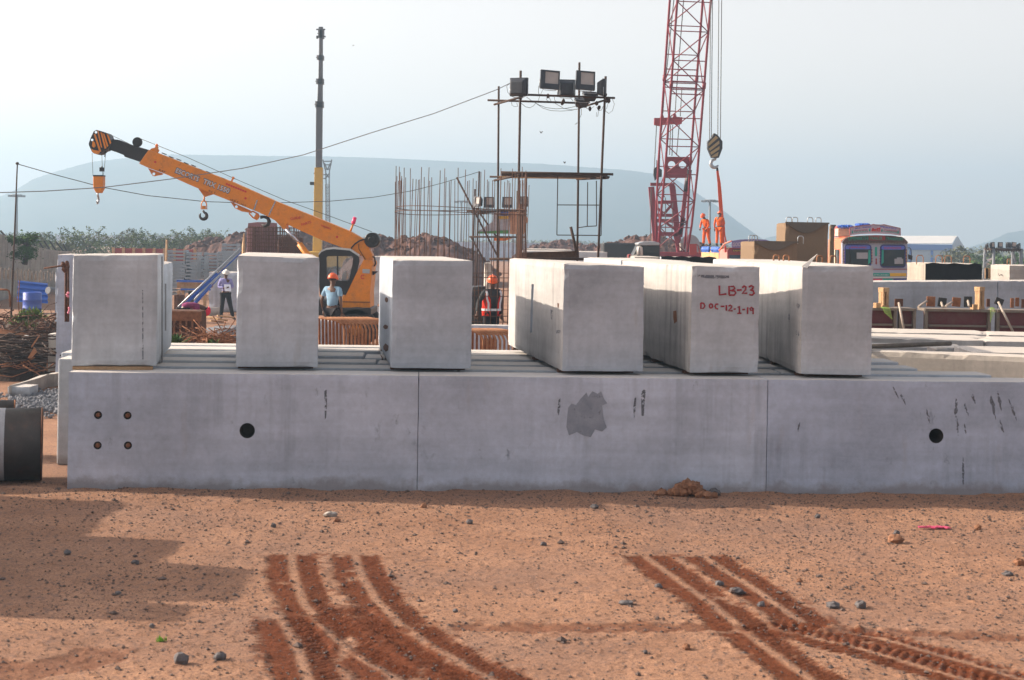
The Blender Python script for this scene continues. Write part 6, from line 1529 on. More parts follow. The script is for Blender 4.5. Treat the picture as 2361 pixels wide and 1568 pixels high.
# =============== mounds of red soil ===============
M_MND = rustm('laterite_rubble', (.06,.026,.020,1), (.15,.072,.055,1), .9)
def mound(prof, Y, dep, label, seed):
    xs_ = np.linspace(prof[0][0], prof[-1][0], 260); ys_ = np.interp(xs_, [p[0] for p in prof], [p[1] for p in prof])
    rows = 26; vv = []; ff = []
    for j in range(rows):
        f = j/(rows-1)*2-1; g_ = math.sqrt(max(0, 1-f*f))**.8
        for i, (x, y) in enumerate(zip(xs_, ys_)):
            p = at(x, y, Y); X = p.x; yy = Y + f*dep
            r = float(fbm(X*.55, yy*.55, 4, seed)-.45)*1.1 + (float(vnoise(X*2.4, yy*2.4, seed+7))-.5)*.42 + (float(vnoise(X*6, yy*6, seed+8))-.5)*.2
            z = max(-.3, (p.z+.1)*g_ + (r*.8*g_ if abs(f) > .06 else r*.25)) if p.z > .2 else -.3
            vv.append((X, yy, min(z, p.z+.35+max(0, r*.3))))
    n = len(xs_)
    for j in range(rows-1):
        for i in range(n-1): ff.append((j*n+i, j*n+i+1, (j+1)*n+i+1, (j+1)*n+i))
    m = MB(); m.add(vv, ff, False)
    rnd = random.Random(seed)
    for k in range(160):
        i = rnd.randrange(n); j = rnd.randrange(4, rows//2+3); v = vv[j*n+i]
        if v[2] > .3: s_ = rnd.uniform(.1,.32); m.rough(v, (s_,s_,s_*.8), k, 6, 4)
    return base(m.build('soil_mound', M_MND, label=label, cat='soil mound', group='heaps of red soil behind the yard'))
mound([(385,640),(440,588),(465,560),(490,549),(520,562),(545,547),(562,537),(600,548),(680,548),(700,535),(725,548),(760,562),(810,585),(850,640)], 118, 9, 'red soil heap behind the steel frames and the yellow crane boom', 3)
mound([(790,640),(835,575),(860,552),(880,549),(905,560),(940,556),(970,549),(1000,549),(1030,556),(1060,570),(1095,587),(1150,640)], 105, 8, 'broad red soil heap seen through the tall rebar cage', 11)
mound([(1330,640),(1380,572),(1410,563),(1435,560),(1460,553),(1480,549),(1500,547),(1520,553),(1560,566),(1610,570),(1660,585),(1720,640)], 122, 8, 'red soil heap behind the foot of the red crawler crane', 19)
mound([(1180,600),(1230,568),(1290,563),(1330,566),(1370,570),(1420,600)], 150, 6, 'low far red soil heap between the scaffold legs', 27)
# far boundary walls
def farwall(x0, x1, y, Y, label):
    a, b = at(x0, y, Y), at(x1, y, Y); m = MB(); m.b2((a.x, Y, 0), (b.x, Y+.3, a.z)); return base(m.build('boundary_wall', M_CONC, label=label, cat='wall'))
farwall(1010, 1480, 557.0, 230, 'long grey boundary wall far behind the tall scaffold')
farwall(130, 660, 541.5, 420, 'faint far boundary wall beyond the scrub trees at the left')
# blue and white shed
YS = 330; sh = thing('shed', (at(2140,560,YS).x, YS, 0), 'long pale shed with a white roof and a blue fascia behind the painted truck', 'building')
def qs(x, y): return (1770.8+x*.25, 461.1+y*.25)
rl, rr_, el, er = at(*qs(1180,335),YS+9), at(*qs(1742,335),YS+9), at(*qs(1180,405),YS), at(*qs(1698,405),YS)
m = MB(); 
for k in range(28):
    f0, f1_ = k/28, (k+.94)/28; z = Vector((0,0,.12 if k % 1 == 0 else 0)); A, B, C, D = el+(er-el)*f0, el+(er-el)*f1_, rl+(rr_-rl)*f1_, rl+(rr_-rl)*f0; m.hexa([A, B, C, D, A+z, B+z, C+z, D+z])
m.build('roof', M_WHT, sh)
m = MB(); m.b2((el.x, YS-.3, el.z-1.2), (er.x, YS-.05, el.z)); m.build('fascia', paint('shed_blue', (.06,.16,.50,1), .5, .2), sh)
m = MB(); m.b2((el.x, YS, 0), (er.x, YS+.3, el.z-.02)); m.build('front_wall', paint('shed_wall', (.34,.42,.50,1), .6, .3), sh)
gx = at(*qs(1792,438), YS+18).x; m = MB(); m.prism([Vector((er.x+.02,YS,0)), Vector((gx,YS+18,0)), Vector((gx,YS+18,el.z)), Vector((rr_.x,YS+9,rr_.z)), Vector((er.x+.02,YS,el.z))], Vector((.2,0,0))); m.build('gable_wall', paint('shed_gable', (.42,.50,.58,1), .6, .3), sh)
for f in (.24, .62):
    m = MB(); x = el.x+(er.x-el.x)*f; m.b2((x, YS-.15, 0), (x+.5, YS-.02, el.z-1.25)); m.build('post', M_BLU, sh)
# right-hand light gantry
YG = 95; gg = thing('light_gantry', (at(2312,590,YG).x, YG, 0), 'low lamp gantry on four posts near the right edge', 'light gantry')
for (x, dy) in ((545,1.5),(755,0),(1210,1.5),(1420,0)):
    a = at(*c7(x, 575), YG+dy); m = MB(); m.tube([Vector((a.x,a.y,0)), a], .10, 6); m.build('post', M_MAST, gg)
m = MB(); m.tube([at(*c7(545,580),YG+1.5), at(*c7(1210,585),YG+1.5)], .07, 6); m.tube([at(*c7(740,590),YG), at(*c7(1435,600),YG)], .09, 6); m.tube([at(*c7(545,575),YG+1.5), at(*c7(755,595),YG)], .08, 6); m.tube([at(*c7(1210,580),YG+1.5), at(*c7(1420,600),YG)], .08, 6)
m.build('top_rail', M_SCF, gg)
m = MB(); m.bar(at(*c7(1225,660),YG), at(*c7(1290,920),YG), .1); m.bar(at(*c7(1390,640),YG), at(*c7(1390,900),YG), .1); m.build('brace', M_MAST, gg)
m = MB(); rnd = random.Random(9)
for k in range(14):
    x = 580+k*60; m.tube([at(*c7(x+rnd.uniform(-10,10), y), YG) for y in (600,640,rnd.uniform(640,690))], .035, 4)
m.build('loose_cable', M_SCF, gg)
for (x0, x1, y0, y1, yaw, roll, lab) in ((575,640,450,580,1.3,-.35,'lamp tilted left at the left end of the right-hand gantry'),(665,780,415,570,.5,-.12,'second lamp of the right-hand gantry, angled'),(850,965,415,555,0,0,'third lamp of the right-hand gantry, facing us'),(1045,1165,415,555,3.14,0,'fourth lamp of the right-hand gantry, seen from behind'),(1180,1290,415,555,-.4,.1,'fifth lamp of the right-hand gantry, turned right'),(1340,1390,450,570,1.5,.25,'lamp edge-on at the right end of the right-hand gantry')):
    a, b = c7(x0, y0), c7(x1, y1); fl_px(a[0], b[0], a[1], b[1], YG, yaw, 0, lab, roll, ww=.30, grp='lamps on the right-hand gantry')
m = MB(); m.bar(at(*c7(500,1290),46), at(*c7(530,700),46), .05); m.bar(at(*c7(545,930),46), at(*c7(630,865),46), .035); base(m.build('white_post', M_STEEL, label='slim pale post right of the black-sheeted block', cat='post'))
for k, x in enumerate((565,585,610,655)):
    m = MB(); m.bar(at(*c7(x,1290),45), at(*c7(x,1035+ (k % 2)*12),45), .06, .04); o = base(m.build('timber_post', M_WOOD, label='thin upright timber batten between the black-sheeted and the cream block', cat='timber post', group='timber battens between two right-hand blocks'))

# =============== trees ===============
M_BARK = rustm('bark', (.06,.045,.035,1), (.13,.10,.08,1), 5)
def leafm(name, c, c2):
    t = NT(name); col = t.ramp(t.noise(.9, 3, .6), .35, .65, c, c2); r = t.fin(col, .8, 0, .2); t.b.inputs['Transmission Weight'].default_value = 0; return r
M_LEAF = [leafm('scrub_leaf', (.05,.085,.028,1), (.12,.16,.06,1)), leafm('green_leaf', (.035,.085,.018,1), (.08,.15,.035,1)), leafm('olive_leaf', (.08,.095,.05,1), (.15,.16,.09,1))]
def tree(x, ytop, Y, wd, label, lm, name='scrub_tree', seed=0, n=2600, leaf=.10, wisps=16, cat='tree', group=None, zb=0.0, low=.25):
    rnd = random.Random(seed); c = at(x, ytop, Y); Ht = c.z; th = thing(name, (c.x, Y, zb), label, cat, group)
    m = MB(); m.tube([Vector((c.x, Y, zb)), Vector((c.x+.1, Y, zb+(Ht-zb)*.35)), Vector((c.x+.05, Y, zb+(Ht-zb)*.7))], [.12,.09,.05], 6)
    tips = []
    for k in range(7+wisps):
        a = rnd.uniform(0, 2*PI); b = Vector((c.x, Y, zb+(Ht-zb)*rnd.uniform(.15,.6)))
        R_ = wd*.5*rnd.uniform(.5, 1.0); t_ = Vector((c.x+math.cos(a)*R_, Y+math.sin(a)*R_*.8, zb+(Ht-zb)*rnd.uniform(.7,1.12 if k > 7 else .9)))
        mid = (b+t_)/2+Vector((0,0,(Ht-zb)*.1)); m.tube([b, mid, t_, t_+Vector((math.cos(a)*.3, 0, -.05))], [.03,.02,.012,.006], 4); tips.append((b, mid, t_))
    m.build('trunk', M_BARK, th)
    m = MB(); cl = [(rnd.uniform(-.5,.5)*wd*.85, rnd.uniform(-.4,.4)*wd*.6, rnd.uniform(low,.86), rnd.uniform(.14,.26)) for _ in range(15)]
    vv = []; ff = []
    for k in range(n):
        if k % 4 == 0:
            b, mi, t_ = tips[rnd.randrange(len(tips))]; f = rnd.uniform(.3, 1.1); p = mi+(t_-mi)*f + Vector((rnd.gauss(0,.1), rnd.gauss(0,.1), rnd.gauss(0,.08)))
        else:
            q = cl[rnd.randrange(len(cl))]; rr = wd*q[3]; u_ = rnd.gauss(0, .45)
            p = Vector((c.x+q[0]+rnd.gauss(0,.5)*rr, Y+q[1]+rnd.gauss(0,.5)*rr, zb+(Ht-zb)*q[2]+rnd.gauss(0,.42)*rr*.8))
            if p.z > Ht*1.02: continue
        s_ = leaf*rnd.uniform(.5,1.3); a1 = Vector((rnd.gauss(0,1), rnd.gauss(0,1), rnd.gauss(0,.6))).normalized()*s_; a2 = Vector((rnd.gauss(0,1), rnd.gauss(0,1), rnd.gauss(0,1))).normalized()*s_*.55
        i = len(vv); vv += [p-a1, p+a2, p+a1, p-a2]; ff.append((i, i+1, i+2, i+3))
    m.add(vv, ff, False); m.build('crown', lm, th); return th
spots = [(118,556,112,3.0),(150,545,125,5),(205,536,120,5),(258,537,128,5),(305,548,118,4.2),(350,540,122,5),(398,545,126,4.6),(435,541,130,4.5),(480,537,140,4.6),(520,536,145,4.6),(565,541,150,4.2)]
nmz = ['scrub tree over the fence top at the far left','scrub tree below the crane hook','wispy scrub tree right of the crane hook','tallest wispy scrub tree left of the black hook','darker scrub tree behind the first block','scrub tree behind the right part of the first block','scrub tree behind the stacks of steel frames','pale scrub tree left of the red soil heap','wispy scrub tree above the red soil heap','feathery scrub tree just left of the rusty cage box','scrub tree behind the rusty cage box']
for k, (x, y, Y, wd) in enumerate(spots): tree(x, y, Y, wd, nmz[k], M_LEAF[0 if k % 3 else 2], seed=k+1, n=3400, leaf=.10, group='scrub trees beyond the left of the yard', low=.1)
tree(58, 534, 66, 1.25, 'bright green creeper bush climbing over the concrete fence', M_LEAF[1], 'creeper_bush', 40, 2600, .06, 4, 'bush', None, 1.6, .2)
tree(2243, 575, 170, 6.5, 'grey-green bushy tree right of the blue and white shed', M_LEAF[2], 'tree', 50, 4200, .16, 10, low=.1)
tree(2300, 592, 150, 5.0, 'low dark green tree under the right-hand lamp gantry', M_LEAF[1], 'tree', 51, 3000, .13, 10, low=.1)
tree(2350, 590, 140, 4.5, 'green tree cut by the right edge of the picture', M_LEAF[1], 'tree', 52, 3000, .13, 10, low=.1)
tree(850, 553, 160, 3.5, 'pale wispy shrub poking over the soil heap by the winch drum', M_LEAF[2], 'shrub', 53, 700, .10, 14, 'shrub')
# distant scrub belt
rnd = random.Random(77); vv = []; ff = []
for k in range(36000):
    u_ = rnd.uniform(-.6, .6); Y = rnd.uniform(430, 620); X = u_*Y; hh = 2.2+1.8*float(vnoise(X*.05, Y*.03, 6)); z = rnd.uniform(0, hh); s_ = rnd.uniform(.3,.9)
    a1 = Vector((rnd.gauss(0,1), rnd.gauss(0,1), rnd.gauss(0,.5))).normalized()*s_; a2 = Vector((rnd.gauss(0,1), rnd.gauss(0,1), rnd.gauss(0,1))).normalized()*s_*.6; p = Vector((X, Y, z)); i = len(vv); vv += [p-a1, p+a2, p+a1, p-a2]; ff.append((i, i+1, i+2, i+3))
m = MB(); m.add(vv, ff, False); m.build('scrub_belt', M_LEAF[2], kind='stuff')
for (x, y0, Y, lab) in ((38.5,450,260,'faint high mast light behind the leaning post at the left'),(1637,462,250,'faint high mast light between the red crane and the sling'),(1064,464,300,'faint high mast light seen through the rebar cage')):
    c = at(x, y0, Y); th = thing('mast_light', (c.x, Y, 0), lab, 'mast light'); m = MB(); m.tube([Vector((c.x,Y,0)), c], [.28,.16] if x > 100 else [.34,.2], 6); m.build('mast', M_MAST, th)
    m = MB(); m.lathe(c, [(0,-.1),(.9,-.1),(.95,.1),(0,.1)], UP, 12)
    for k in range(8): a = k*PI/4; m.box(c+Vector((math.cos(a)*1.15, math.sin(a)*1.15, -.15)), (.5,.5,.3))
    m.build('lamp_ring', M_MAST, th)

# =============== wires, birds ===============
def wire(pts, r, label, mat=None):
    m = MB(); m.tube([at(x, y, Y) for x, y, Y in pts], r, 4); return m.build('wire', mat or M_ROPE, label=label, cat='wire')
wire([(40,378,42),(120,401,43.5),(237,432,45),(340,451,47),(475,465,49),(600,469,51),(760,464,54),(860,455,56),(950,440,57.5),(1020,422,59),(1105,396,60)], .011, 'twisted wire sagging from the leaning post to the rebar cage')
wire([(-60,446,30),(100,441,31),(240,432,32),(400,412,33),(560,388,34),(700,357,34.5),(860,305,35.2),(1000,262,36),(1145,207,36.8),(1176,192,37)], .009, 'pale cable rising from the left edge up to the tall floodlight scaffold', paint('grey_cable', (.22,.22,.23,1), .6, .1))
m = MB(); a = at(40,377,42); b = at(29,650,42); d = (b-a)/(b.z-a.z); m.tube([a-Vector((0,0,a.z))*0+d*(0-a.z)*1.0, a], [.03,.018], 7); m.ell(a, (.05,.05,.04), 8, 5); base(m.build('leaning_post', M_SCF, label='thin leaning rusty post at the left, wire tied to its top', cat='post'))
def bird(x, y, Y, s_, yaw, flap, label):
    c = at(x, y, Y); R = Matrix.Rotation(yaw, 3, 'Z'); th = thing('bird', c, label, 'bird', 'crows around the scaffold'); v = lambda a, b, z: c + R @ Vector((a*s_, b*s_, z*s_))
    m = MB(); m.tube([v(-.2,0,.0), v(-.1,0,.01), v(.05,0,.02), v(.13,0,.05), v(.2,0,.05)], [.012*s_,.045*s_,.055*s_,.035*s_,.006*s_], 7)
    m.prism([v(-.18,-.01,0), v(-.34,-.06,0), v(-.36,.05,0), v(-.18,.02,0)], Vector((0,0,.008*s_))); m.build('body', M_BLACK, th)
    for sg in (-1, 1):
        m = MB(); m.prism([v(.08,sg*.03,.03), v(-.08,sg*.03,.03), v(-.14,sg*.24,.03+flap*.6), v(-.10,sg*.46,.03+flap), v(.0,sg*.40,.03+flap), v(.10,sg*.22,.03+flap*.7)], Vector((0,0,.01*s_))); m.build('wing', M_BLACK, th)
bird(815,104.5,90,.28,.2,-.1,'tiny crow flying high right of the tall grey boom'); bird(1247.5,307,60,.22,2.4,.32,'crow flying in the open middle of the tall scaffold'); bird(1302,376.5,70,.24,.5,.30,'crow gliding just above the scaffold deck')
bird(1331,284,36.8,.14,1.2,-.25,'crow clinging beside the third scaffold leg'); bird(1491,543,122,.4,.4,.2,'small crow over the red soil heap beside the crane')

# =============== middle ground at the left ===============
def q9(x, y): return (380.4+x*.19118, 518.8+y*.19118)
M_RACK = paint('rack_steel', (.33,.39,.45,1), .4, .35, 0, .4)
def frame_proto(loc, label):
    th = thing('galvanised_rack', loc, label, 'steel rack', 'galvanised racks stacked behind the left blocks'); L = Vector(loc)
    m = MB()
    for sx in (-.62, .62): m.b2(L+Vector((sx-.05,-.5,-.01)), L+Vector((sx+.05,.5,.13)))
    m.build('side_rail', M_RACK, th)
    m = MB()
    for k in range(4): y = -.48+.32*k; m.b2(L+Vector((-.568,y-.025,.02)), L+Vector((.568,y+.025,.10)))
    m.build('cross_bar', M_RACK, th); return th
YS_ = 72.0; fp = None; rnd = random.Random(6)
stacks = [((60,270),305,'tall left stack'),((105,225),450,'lower left stack'),((240,400),440,'second stack'),((280,415),330,'thin middle stack'),((435,500),380,'narrow stack with white ends'),((500,655),335,'stack left of the blue props'),((660,850),325,'stack crossed by the blue props'),((705,885),225,'highest stack at the right'),((735,835),470,'stack above the white helmet')]
for si, ((xa, xb), yt, lab) in enumerate(stacks):
    a, b = q9(xa, yt), q9(xb, yt); Y = YS_+ (si % 3)*2.2; p = at((a[0]+b[0])/2, a[1], Y); wpx = (b[0]-a[0])*Y/3574; n = int(min(14, p.z/.16)); low_ = max(0, n-11)
    for k in range(low_, n):
        z = p.z-.12-(n-1-k)*.16
        if z < .02: continue
        l = '%s galvanised rack from the top of the %s' % (('first','second','third','fourth','fifth','sixth','seventh','eighth','ninth','tenth','eleventh','twelfth')[n-1-k], lab.replace(' with white ends','').replace(' crossed by the blue props',' behind blue props'))
        if fp is None: th = frame_proto((p.x, Y, z), l); fp = th
        else: th = copy_tree(fp); th.location = (p.x+rnd.uniform(-.03,.03), Y, z); th['label'] = l
        th.scale = (wpx/1.32, 1, 1); th.rotation_euler = (0, 0, rnd.uniform(-.04,.04))
# timber table, concrete wall
YW = 58; a = at(*q9(145,790), YW); b = at(*q9(490,660), YW); tt_ = thing('shuttering_table', ((a.x+b.x)/2, YW, 0), 'orange timber shuttering table edged with two blue beams', 'table')
m = MB(); m.b2((a.x, YW, at(*q9(150,762),YW).z), (b.x, YW+1.5, at(*q9(150,690),YW).z)); m.build('timber_side', M_WOOD, tt_)
for y0, y1 in ((662,688),(764,784)):
    m = MB(); m.b2((a.x+(0 if y0 < 700 else .15), YW-.1, at(*q9(150,y1),YW).z), (b.x+.2, YW-.004, at(*q9(150,y0),YW).z)); m.build('blue_beam', M_BLU, tt_)
for x in (165, 215, 300, 480):
    m = MB(); p = at(*q9(x,790),YW); m.b2((p.x-.05, YW, 0), (p.x+.05, YW+.1, p.z)); m.build('leg', M_WOOD, tt_)
pbox(q9(520,0)[0], q9(860,0)[0]+4, q9(0,560)[1], 60, 1.0, 0, M_CONC, 'concrete_block', 'square grey concrete block behind the white-helmeted man', 'concrete block', .3)
pbox(q9(270,0)[0], q9(360,0)[0], q9(0,790)[1], 56, .3, 0, M_BLACK, 'dark_screen', 'dark framed panel under the shuttering table', 'panel', .3)
pbox(q9(100,0)[0], q9(200,0)[0], q9(0,835)[1], 52, .8, 0, M_RUSTD, 'rusty_box', 'dark rusty box behind the blue props', 'box', .3)
pbox(q9(425,0)[0], q9(660,0)[0], q9(0,985)[1], 57, .1, 0, M_CONC3, 'low_kerb', 'low concrete kerb behind the man in the white hard hat', 'kerb', .3)
for (p0, p1, lab) in (((405,720),(556,577),'longer blue and grey push-pull prop leaning to the right'),((447,700),(508,632),'shorter blue and grey prop parallel to the long one')):
    th = thing('push_pull_prop', at(*p0, 46), lab, 'prop', 'blue diagonal props'); a = at(*p0, 46); b = at(*p1, 46+2); d = (b-a).normalized()
    m = MB(); m.tube([a, a+(b-a)*.62], .032, 8); m.tube([a+Vector((.02,-.02,-.055)), a+(b-a)*.98+Vector((.02,-.02,-.055))], .018, 6); m.build('blue_tube', M_BLU, th)
    m = MB(); m.tube([a+(b-a)*.05+Vector((-.03,0,.06)), b+Vector((-.03,0,.05))], .028, 7); m.tube([a+(b-a)*.6, b], .024, 7); m.build('grey_tube', M_STEEL, th)
# rusty formwork box in front, scrap and weeds
YX = 33.5; a = at(399,718,YX); b = at(463,718,YX); rb = thing('rusty_box', ((a.x+b.x)/2, YX, 0), 'tall dark rusty formwork box between the first and second blocks', 'formwork')
m = MB(); P = [Vector((a.x-.5,YX,.0)), Vector((b.x,YX,0)), Vector((b.x,YX+.7,0)), Vector((a.x-.5,YX+.7,0))]; P += [Vector((v.x,v.y,a.z+.02)) for v in P]; m.rbox(P, .09, .015, 4); m.build('box_body', M_RUSTD, rb)
for k in range(5):
    m = MB(); x = a.x+.04+(b.x-a.x-.08)*k/4; m.b2((x-.02, YX-.05, .2), (x+.02, YX-.002, a.z-.2)); m.build('rib', M_RUST, rb)
m = MB(); m.b2((a.x-.2, YX-.06, a.z-.2), (b.x+.02, YX-.003, a.z)); m.build('top_flange', M_RUST, rb)
rnd = random.Random(12)
def scrap(x0, x1, y0, y1, n, label, Ya, Yb, mat, seed, r=.012, L=(.3, 1.1), flat_=.5):
    rnd = random.Random(seed); m = MB()
    for k in range(n):
        Y = rnd.uniform(Ya, Yb); p = at(rnd.uniform(x0, x1), rnd.uniform(y0, y1), Y); a = rnd.uniform(0, 2*PI); l = rnd.uniform(*L)
        d = Vector((math.cos(a), math.sin(a)*.6, rnd.uniform(-flat_, flat_))).normalized()*l; q = p+d*.5+Vector((rnd.gauss(0,.06), rnd.gauss(0,.06), rnd.gauss(0,.08)))
        pts = [p, q, p+d]
        if min(v.z for v in pts) < .01:
            up_ = .01 - min(v.z for v in pts); pts = [v+Vector((0,0,up_)) for v in pts]
        m.tube(pts, r*rnd.uniform(.6,1.6), 5)
    return base(m.build('rebar_scrap', mat, label=label, cat='scrap heap'))
def heap(x0, x1, ytop, Y, dep, mat, label, seed, name='scrap_heap', cat='scrap heap', rough_=.25, lowp=0.0):
    a, b = at(x0, ytop, Y), at(x1, ytop, Y); n1, n2 = 40, 18; vv = []; ff = []
    for j in range(n2):
        for i in range(n1):
            fx, fy = i/(n1-1), j/(n2-1)*2-1; X = a.x+(b.x-a.x)*fx; yy = Y+fy*dep; g_ = (max(0, 1-abs(fy)**2.2))**.6*min(1, 6*fx*(1-fx)+.0)
            z = (a.z+(b.z-a.z)*fx)*g_*(1-rough_+rough_*2*float(fbm(X*1.5, yy*1.5, 4, seed)))
            vv.append((X, yy, z-.03))
    for j in range(n2-1):
        for i in range(n1-1): ff.append((j*n1+i, j*n1+i+1, (j+1)*n1+i+1, (j+1)*n1+i))
    m = MB(); m.add(vv, ff, False); return base(m.build(name, mat, label=label, cat=cat))
heap(395, 560, 785, 29, 1.6, M_RUSTD, 'low heap of rusty offcuts between the first two blocks', 5)
scrap(462, 545, 772, 802, 150, 'tangle of bent orange rebar offcuts right of the rusty box', 27.5, 29.5, M_RUST, 5, .008, (.2,.6))
scrap(400, 470, 765, 800, 60, 'rusty bars lying against the foot of the rusty box', 28, 30, M_RUSTD, 6, .008, L=(.2,.5))
M_GRAV = rustm('grey_gravel', (.12,.13,.15,1), (.30,.31,.34,1), 12)
heap(455, 560, 752, 44, 3, M_GRAV, 'grey gravel heap in front of the white-helmeted man', 8, 'gravel_heap', 'gravel heap')
for k, (x, y) in enumerate(((492,733),(505,736),(520,730),(498,741))):
    m = MB(); p = gnd(x, y, .05); p = at(x, y, 51); m.box(p, (.55,.16,.05), Matrix.Rotation(.5*k-.6, 3, 'Z') @ Matrix.Rotation(.12, 3, 'Y')); base(m.build('timber_offcut', M_WOOD, label='pale timber offcut lying at the feet of the white-helmeted man', cat='timber offcut', group='timber offcuts at the engineer feet'))
def weed(x, y, Y, s_, n, label, seed, mat=None, zb=None):
    rnd = random.Random(seed); c = at(x, y, Y); 
    if zb is not None: c.z = zb
    vv = []; ff = []
    for k in range(n):
        a = rnd.uniform(0, 2*PI); l = s_*rnd.uniform(.4,1); e = rnd.uniform(.3,1.3); d = Vector((math.cos(a)*math.cos(e), math.sin(a)*math.cos(e), math.sin(e)))*l; w_ = Vector((-math.sin(a), math.cos(a), 0))*l*.13
        b0 = c+Vector((rnd.gauss(0,s_*.25), rnd.gauss(0,s_*.2), 0)); i = len(vv); vv += [b0, b0+d*.55+w_, b0+d, b0+d*.55-w_]; ff.append((i, i+1, i+2, i+3))
    m = MB(); m.add(vv, ff, False); return base(m.build('weed', mat or M_LEAF[1], label=label, cat='weed'))
weed(407,793,27.5,.22,60,'small green weed at the foot of the rusty box',1); weed(487,796,27.5,.18,60,'small green weed in front of the bent rebar offcuts',2)
# cage panel, cabin wall
YQ = 62; a, b = at(574,521,YQ), at(680,521,YQ); cg = thing('rebar_cage', ((a.x+b.x)/2, YQ, 0), 'tall square rusty reinforcement cage in front of a dull pink panel', 'rebar cage')
for kk, dy in enumerate((0, .5, 1.0)):
    m = MB()
    for k in range(27): x = a.x+(b.x-a.x)*k/26; m.tube([Vector((x,YQ+dy,0)), Vector((x+rnd.uniform(-.02,.02),YQ+dy,a.z-.02*kk))], .013, 4)
    m.build('vertical_bars', M_RUSTD, cg)
    m = MB()
    for k in range(22): z = .1+(a.z-.15)*k/21; m.tube([Vector((a.x-.05,YQ+dy-.025,z)), Vector((b.x+.05,YQ+dy-.025,z))], .016, 4)
    m.build('horizontal_bars', M_RUSTD, cg)
pbox(568.5, 640, 511.5, 63.5, .15, 0, paint('pink_panel', (.24,.11,.12,1), .7, .4), 'pink_hoarding', 'dull pink steel panel behind the square rusty cage', 'panel', .5)
pbox(640, 700, 545, 64.5, .15, 0, M_RUSTD, 'rusty_hoarding', 'dark rusty panel right of the square cage', 'panel', .5)
pbox(557, 565, 537, 61, .2, 0, M_WOOD, 'timber_post', 'upright timber post left of the square rusty cage', 'timber post', .5)
for (x0, x1, yt, Y) in ((262,450,572,96),):
    a, b = at(x0, yt, Y), at(x1, yt, Y); th = thing('site_fence', ((a.x+b.x)/2, Y, 0), 'dark red hoarding with timber posts behind the first block', 'fence')
    m = MB(); m.b2((a.x, Y, 0), (b.x, Y+.1, a.z)); m.build('panel', M_TRED, th)
    for k in range(9): x = a.x+(b.x-a.x)*k/8; m = MB(); m.b2((x-.08, Y-.12, 0), (x+.08, Y-.005, a.z+.05)); m.build('post', M_WOOD, th)
m = MB(); p = at(385,553,80); m.tube([Vector((p.x,80,0)), p], .06, 6); base(m.build('wooden_pole', M_WOOD, label='lone brown pole rising behind the first block', cat='pole'))

# =============== left edge ===============
fn = thing('concrete_fence', (at(60,600,70).x, 70, 0), 'precast concrete plank fence running along the left edge with slanting black arms', 'fence')
FT = [(-60,528),(-20,536),(0,541),(24,549),(47,556),(60,562),(82,570),(100,574),(130,578),(160,580)]
nn = 34
for k in range(nn):
    x0 = -60+220*k/nn; x1 = -60+220*(k+.93)/nn; Y0 = 60+26*(k/nn); Y1 = 60+26*((k+.93)/nn)
    y0 = np.interp(x0, [p[0] for p in FT], [p[1] for p in FT]); y1 = np.interp(x1, [p[0] for p in FT], [p[1] for p in FT])
    a, b = at(x0, y0, Y0), at(x1, y1, Y1); m = MB(); n_ = Vector((.1,.12,0)) if k % 2 else Vector((.05,.05,0)); q = Vector((0,0,0)) if k % 2 else Vector((.03,.05,0))
    P = [Vector((a.x,a.y,-.1))+q, Vector((b.x,b.y,-.1))+q, Vector((b.x,b.y,-.1))+n_+q, Vector((a.x,a.y,-.1))+n_+q]; P2 = [Vector((a.x,a.y,a.z))+q, Vector((b.x,b.y,b.z))+q, Vector((b.x,b.y,b.z))+n_+q, Vector((a.x,a.y,a.z))+n_+q]
    m.hexa(P+P2); m.build('plank', M_FENCE, fn)
for (x0, y0, x1, y1) in ((1,532,25,552),(21,540,47,560),(72,553,88,570),(88,554,103,571),(102,556,116,571),(115,556,130,572),(129,557,149,576),(146,562,156,577)):
    Y = 60+26*((x1+60)/220)-.1; m = MB(); m.bar(at(x0,y0,Y), at(x1,y1+6,Y), .07, .07); m.build('slanted_arm', M_BLACK, fn)
m = MB(); rnd = random.Random(3)
for k in range(15):
    x = 2+k*9+rnd.uniform(-2,2); Y = 42; z0 = at(x, 645, Y); t_ = at(x, 616+k*.8+rnd.uniform(-3,3), Y); m.tube([z0+UP*.0, t_-UP*.08, t_+Vector((.03,0,0)), t_+Vector((.08,0,-.06)), t_+Vector((.09,0,-.3))], .014, 5)
base(m.build('hooked_bars', rustm('pale_bars', (.22,.17,.14,1), (.42,.36,.30,1)), label='row of hooked reinforcement bar ends in front of the concrete fence', cat='rebar'))
def cL(x, y): return (x*.2205, 605.2+y*.2205)
bs = thing('blue_sheet', (at(75,700,59).x, 59, 0), 'bright blue corrugated sheet propped behind the blue drum', 'metal sheet')
m = MB(); c4 = [at(*cL(190,188),60), at(*cL(500,220),60), at(*cL(497,428),59.6), at(*cL(175,410),59.6)]; n = 24; vv = []; ff = []
for i in range(n+1):
    f = i/n; a = c4[0]+(c4[3]-c4[0])*f; b = c4[1]+(c4[2]-c4[1])*f; o_ = Vector((0,-.05*math.sin(f*2*PI*4),0)); vv += [a+o_, b+o_, b+o_+Vector((0,.02,0)), a+o_+Vector((0,.02,0))]
for i in range(n): k = i*4; ff += [(k,k+1,k+5,k+4), (k+3,k+7,k+6,k+2), (k,k+4,k+7,k+3), (k+1,k+2,k+6,k+5)]
m.add(vv, ff, False); m.build('sheet', M_BLU, bs)
c = at(74,712,57); c.z = .0; zt_ = at(74,673,57).z; hh_ = zt_; m = MB(); m.lathe(c+UP*(zt_-.9), [(0,0),(.31,0),(.335,.04),(.335,.28),(.35,.3),(.335,.32),(.335,.58),(.35,.6),(.335,.62),(.335,.86),(.30,.9),(.29,.88),(0,.88)], UP, 26)
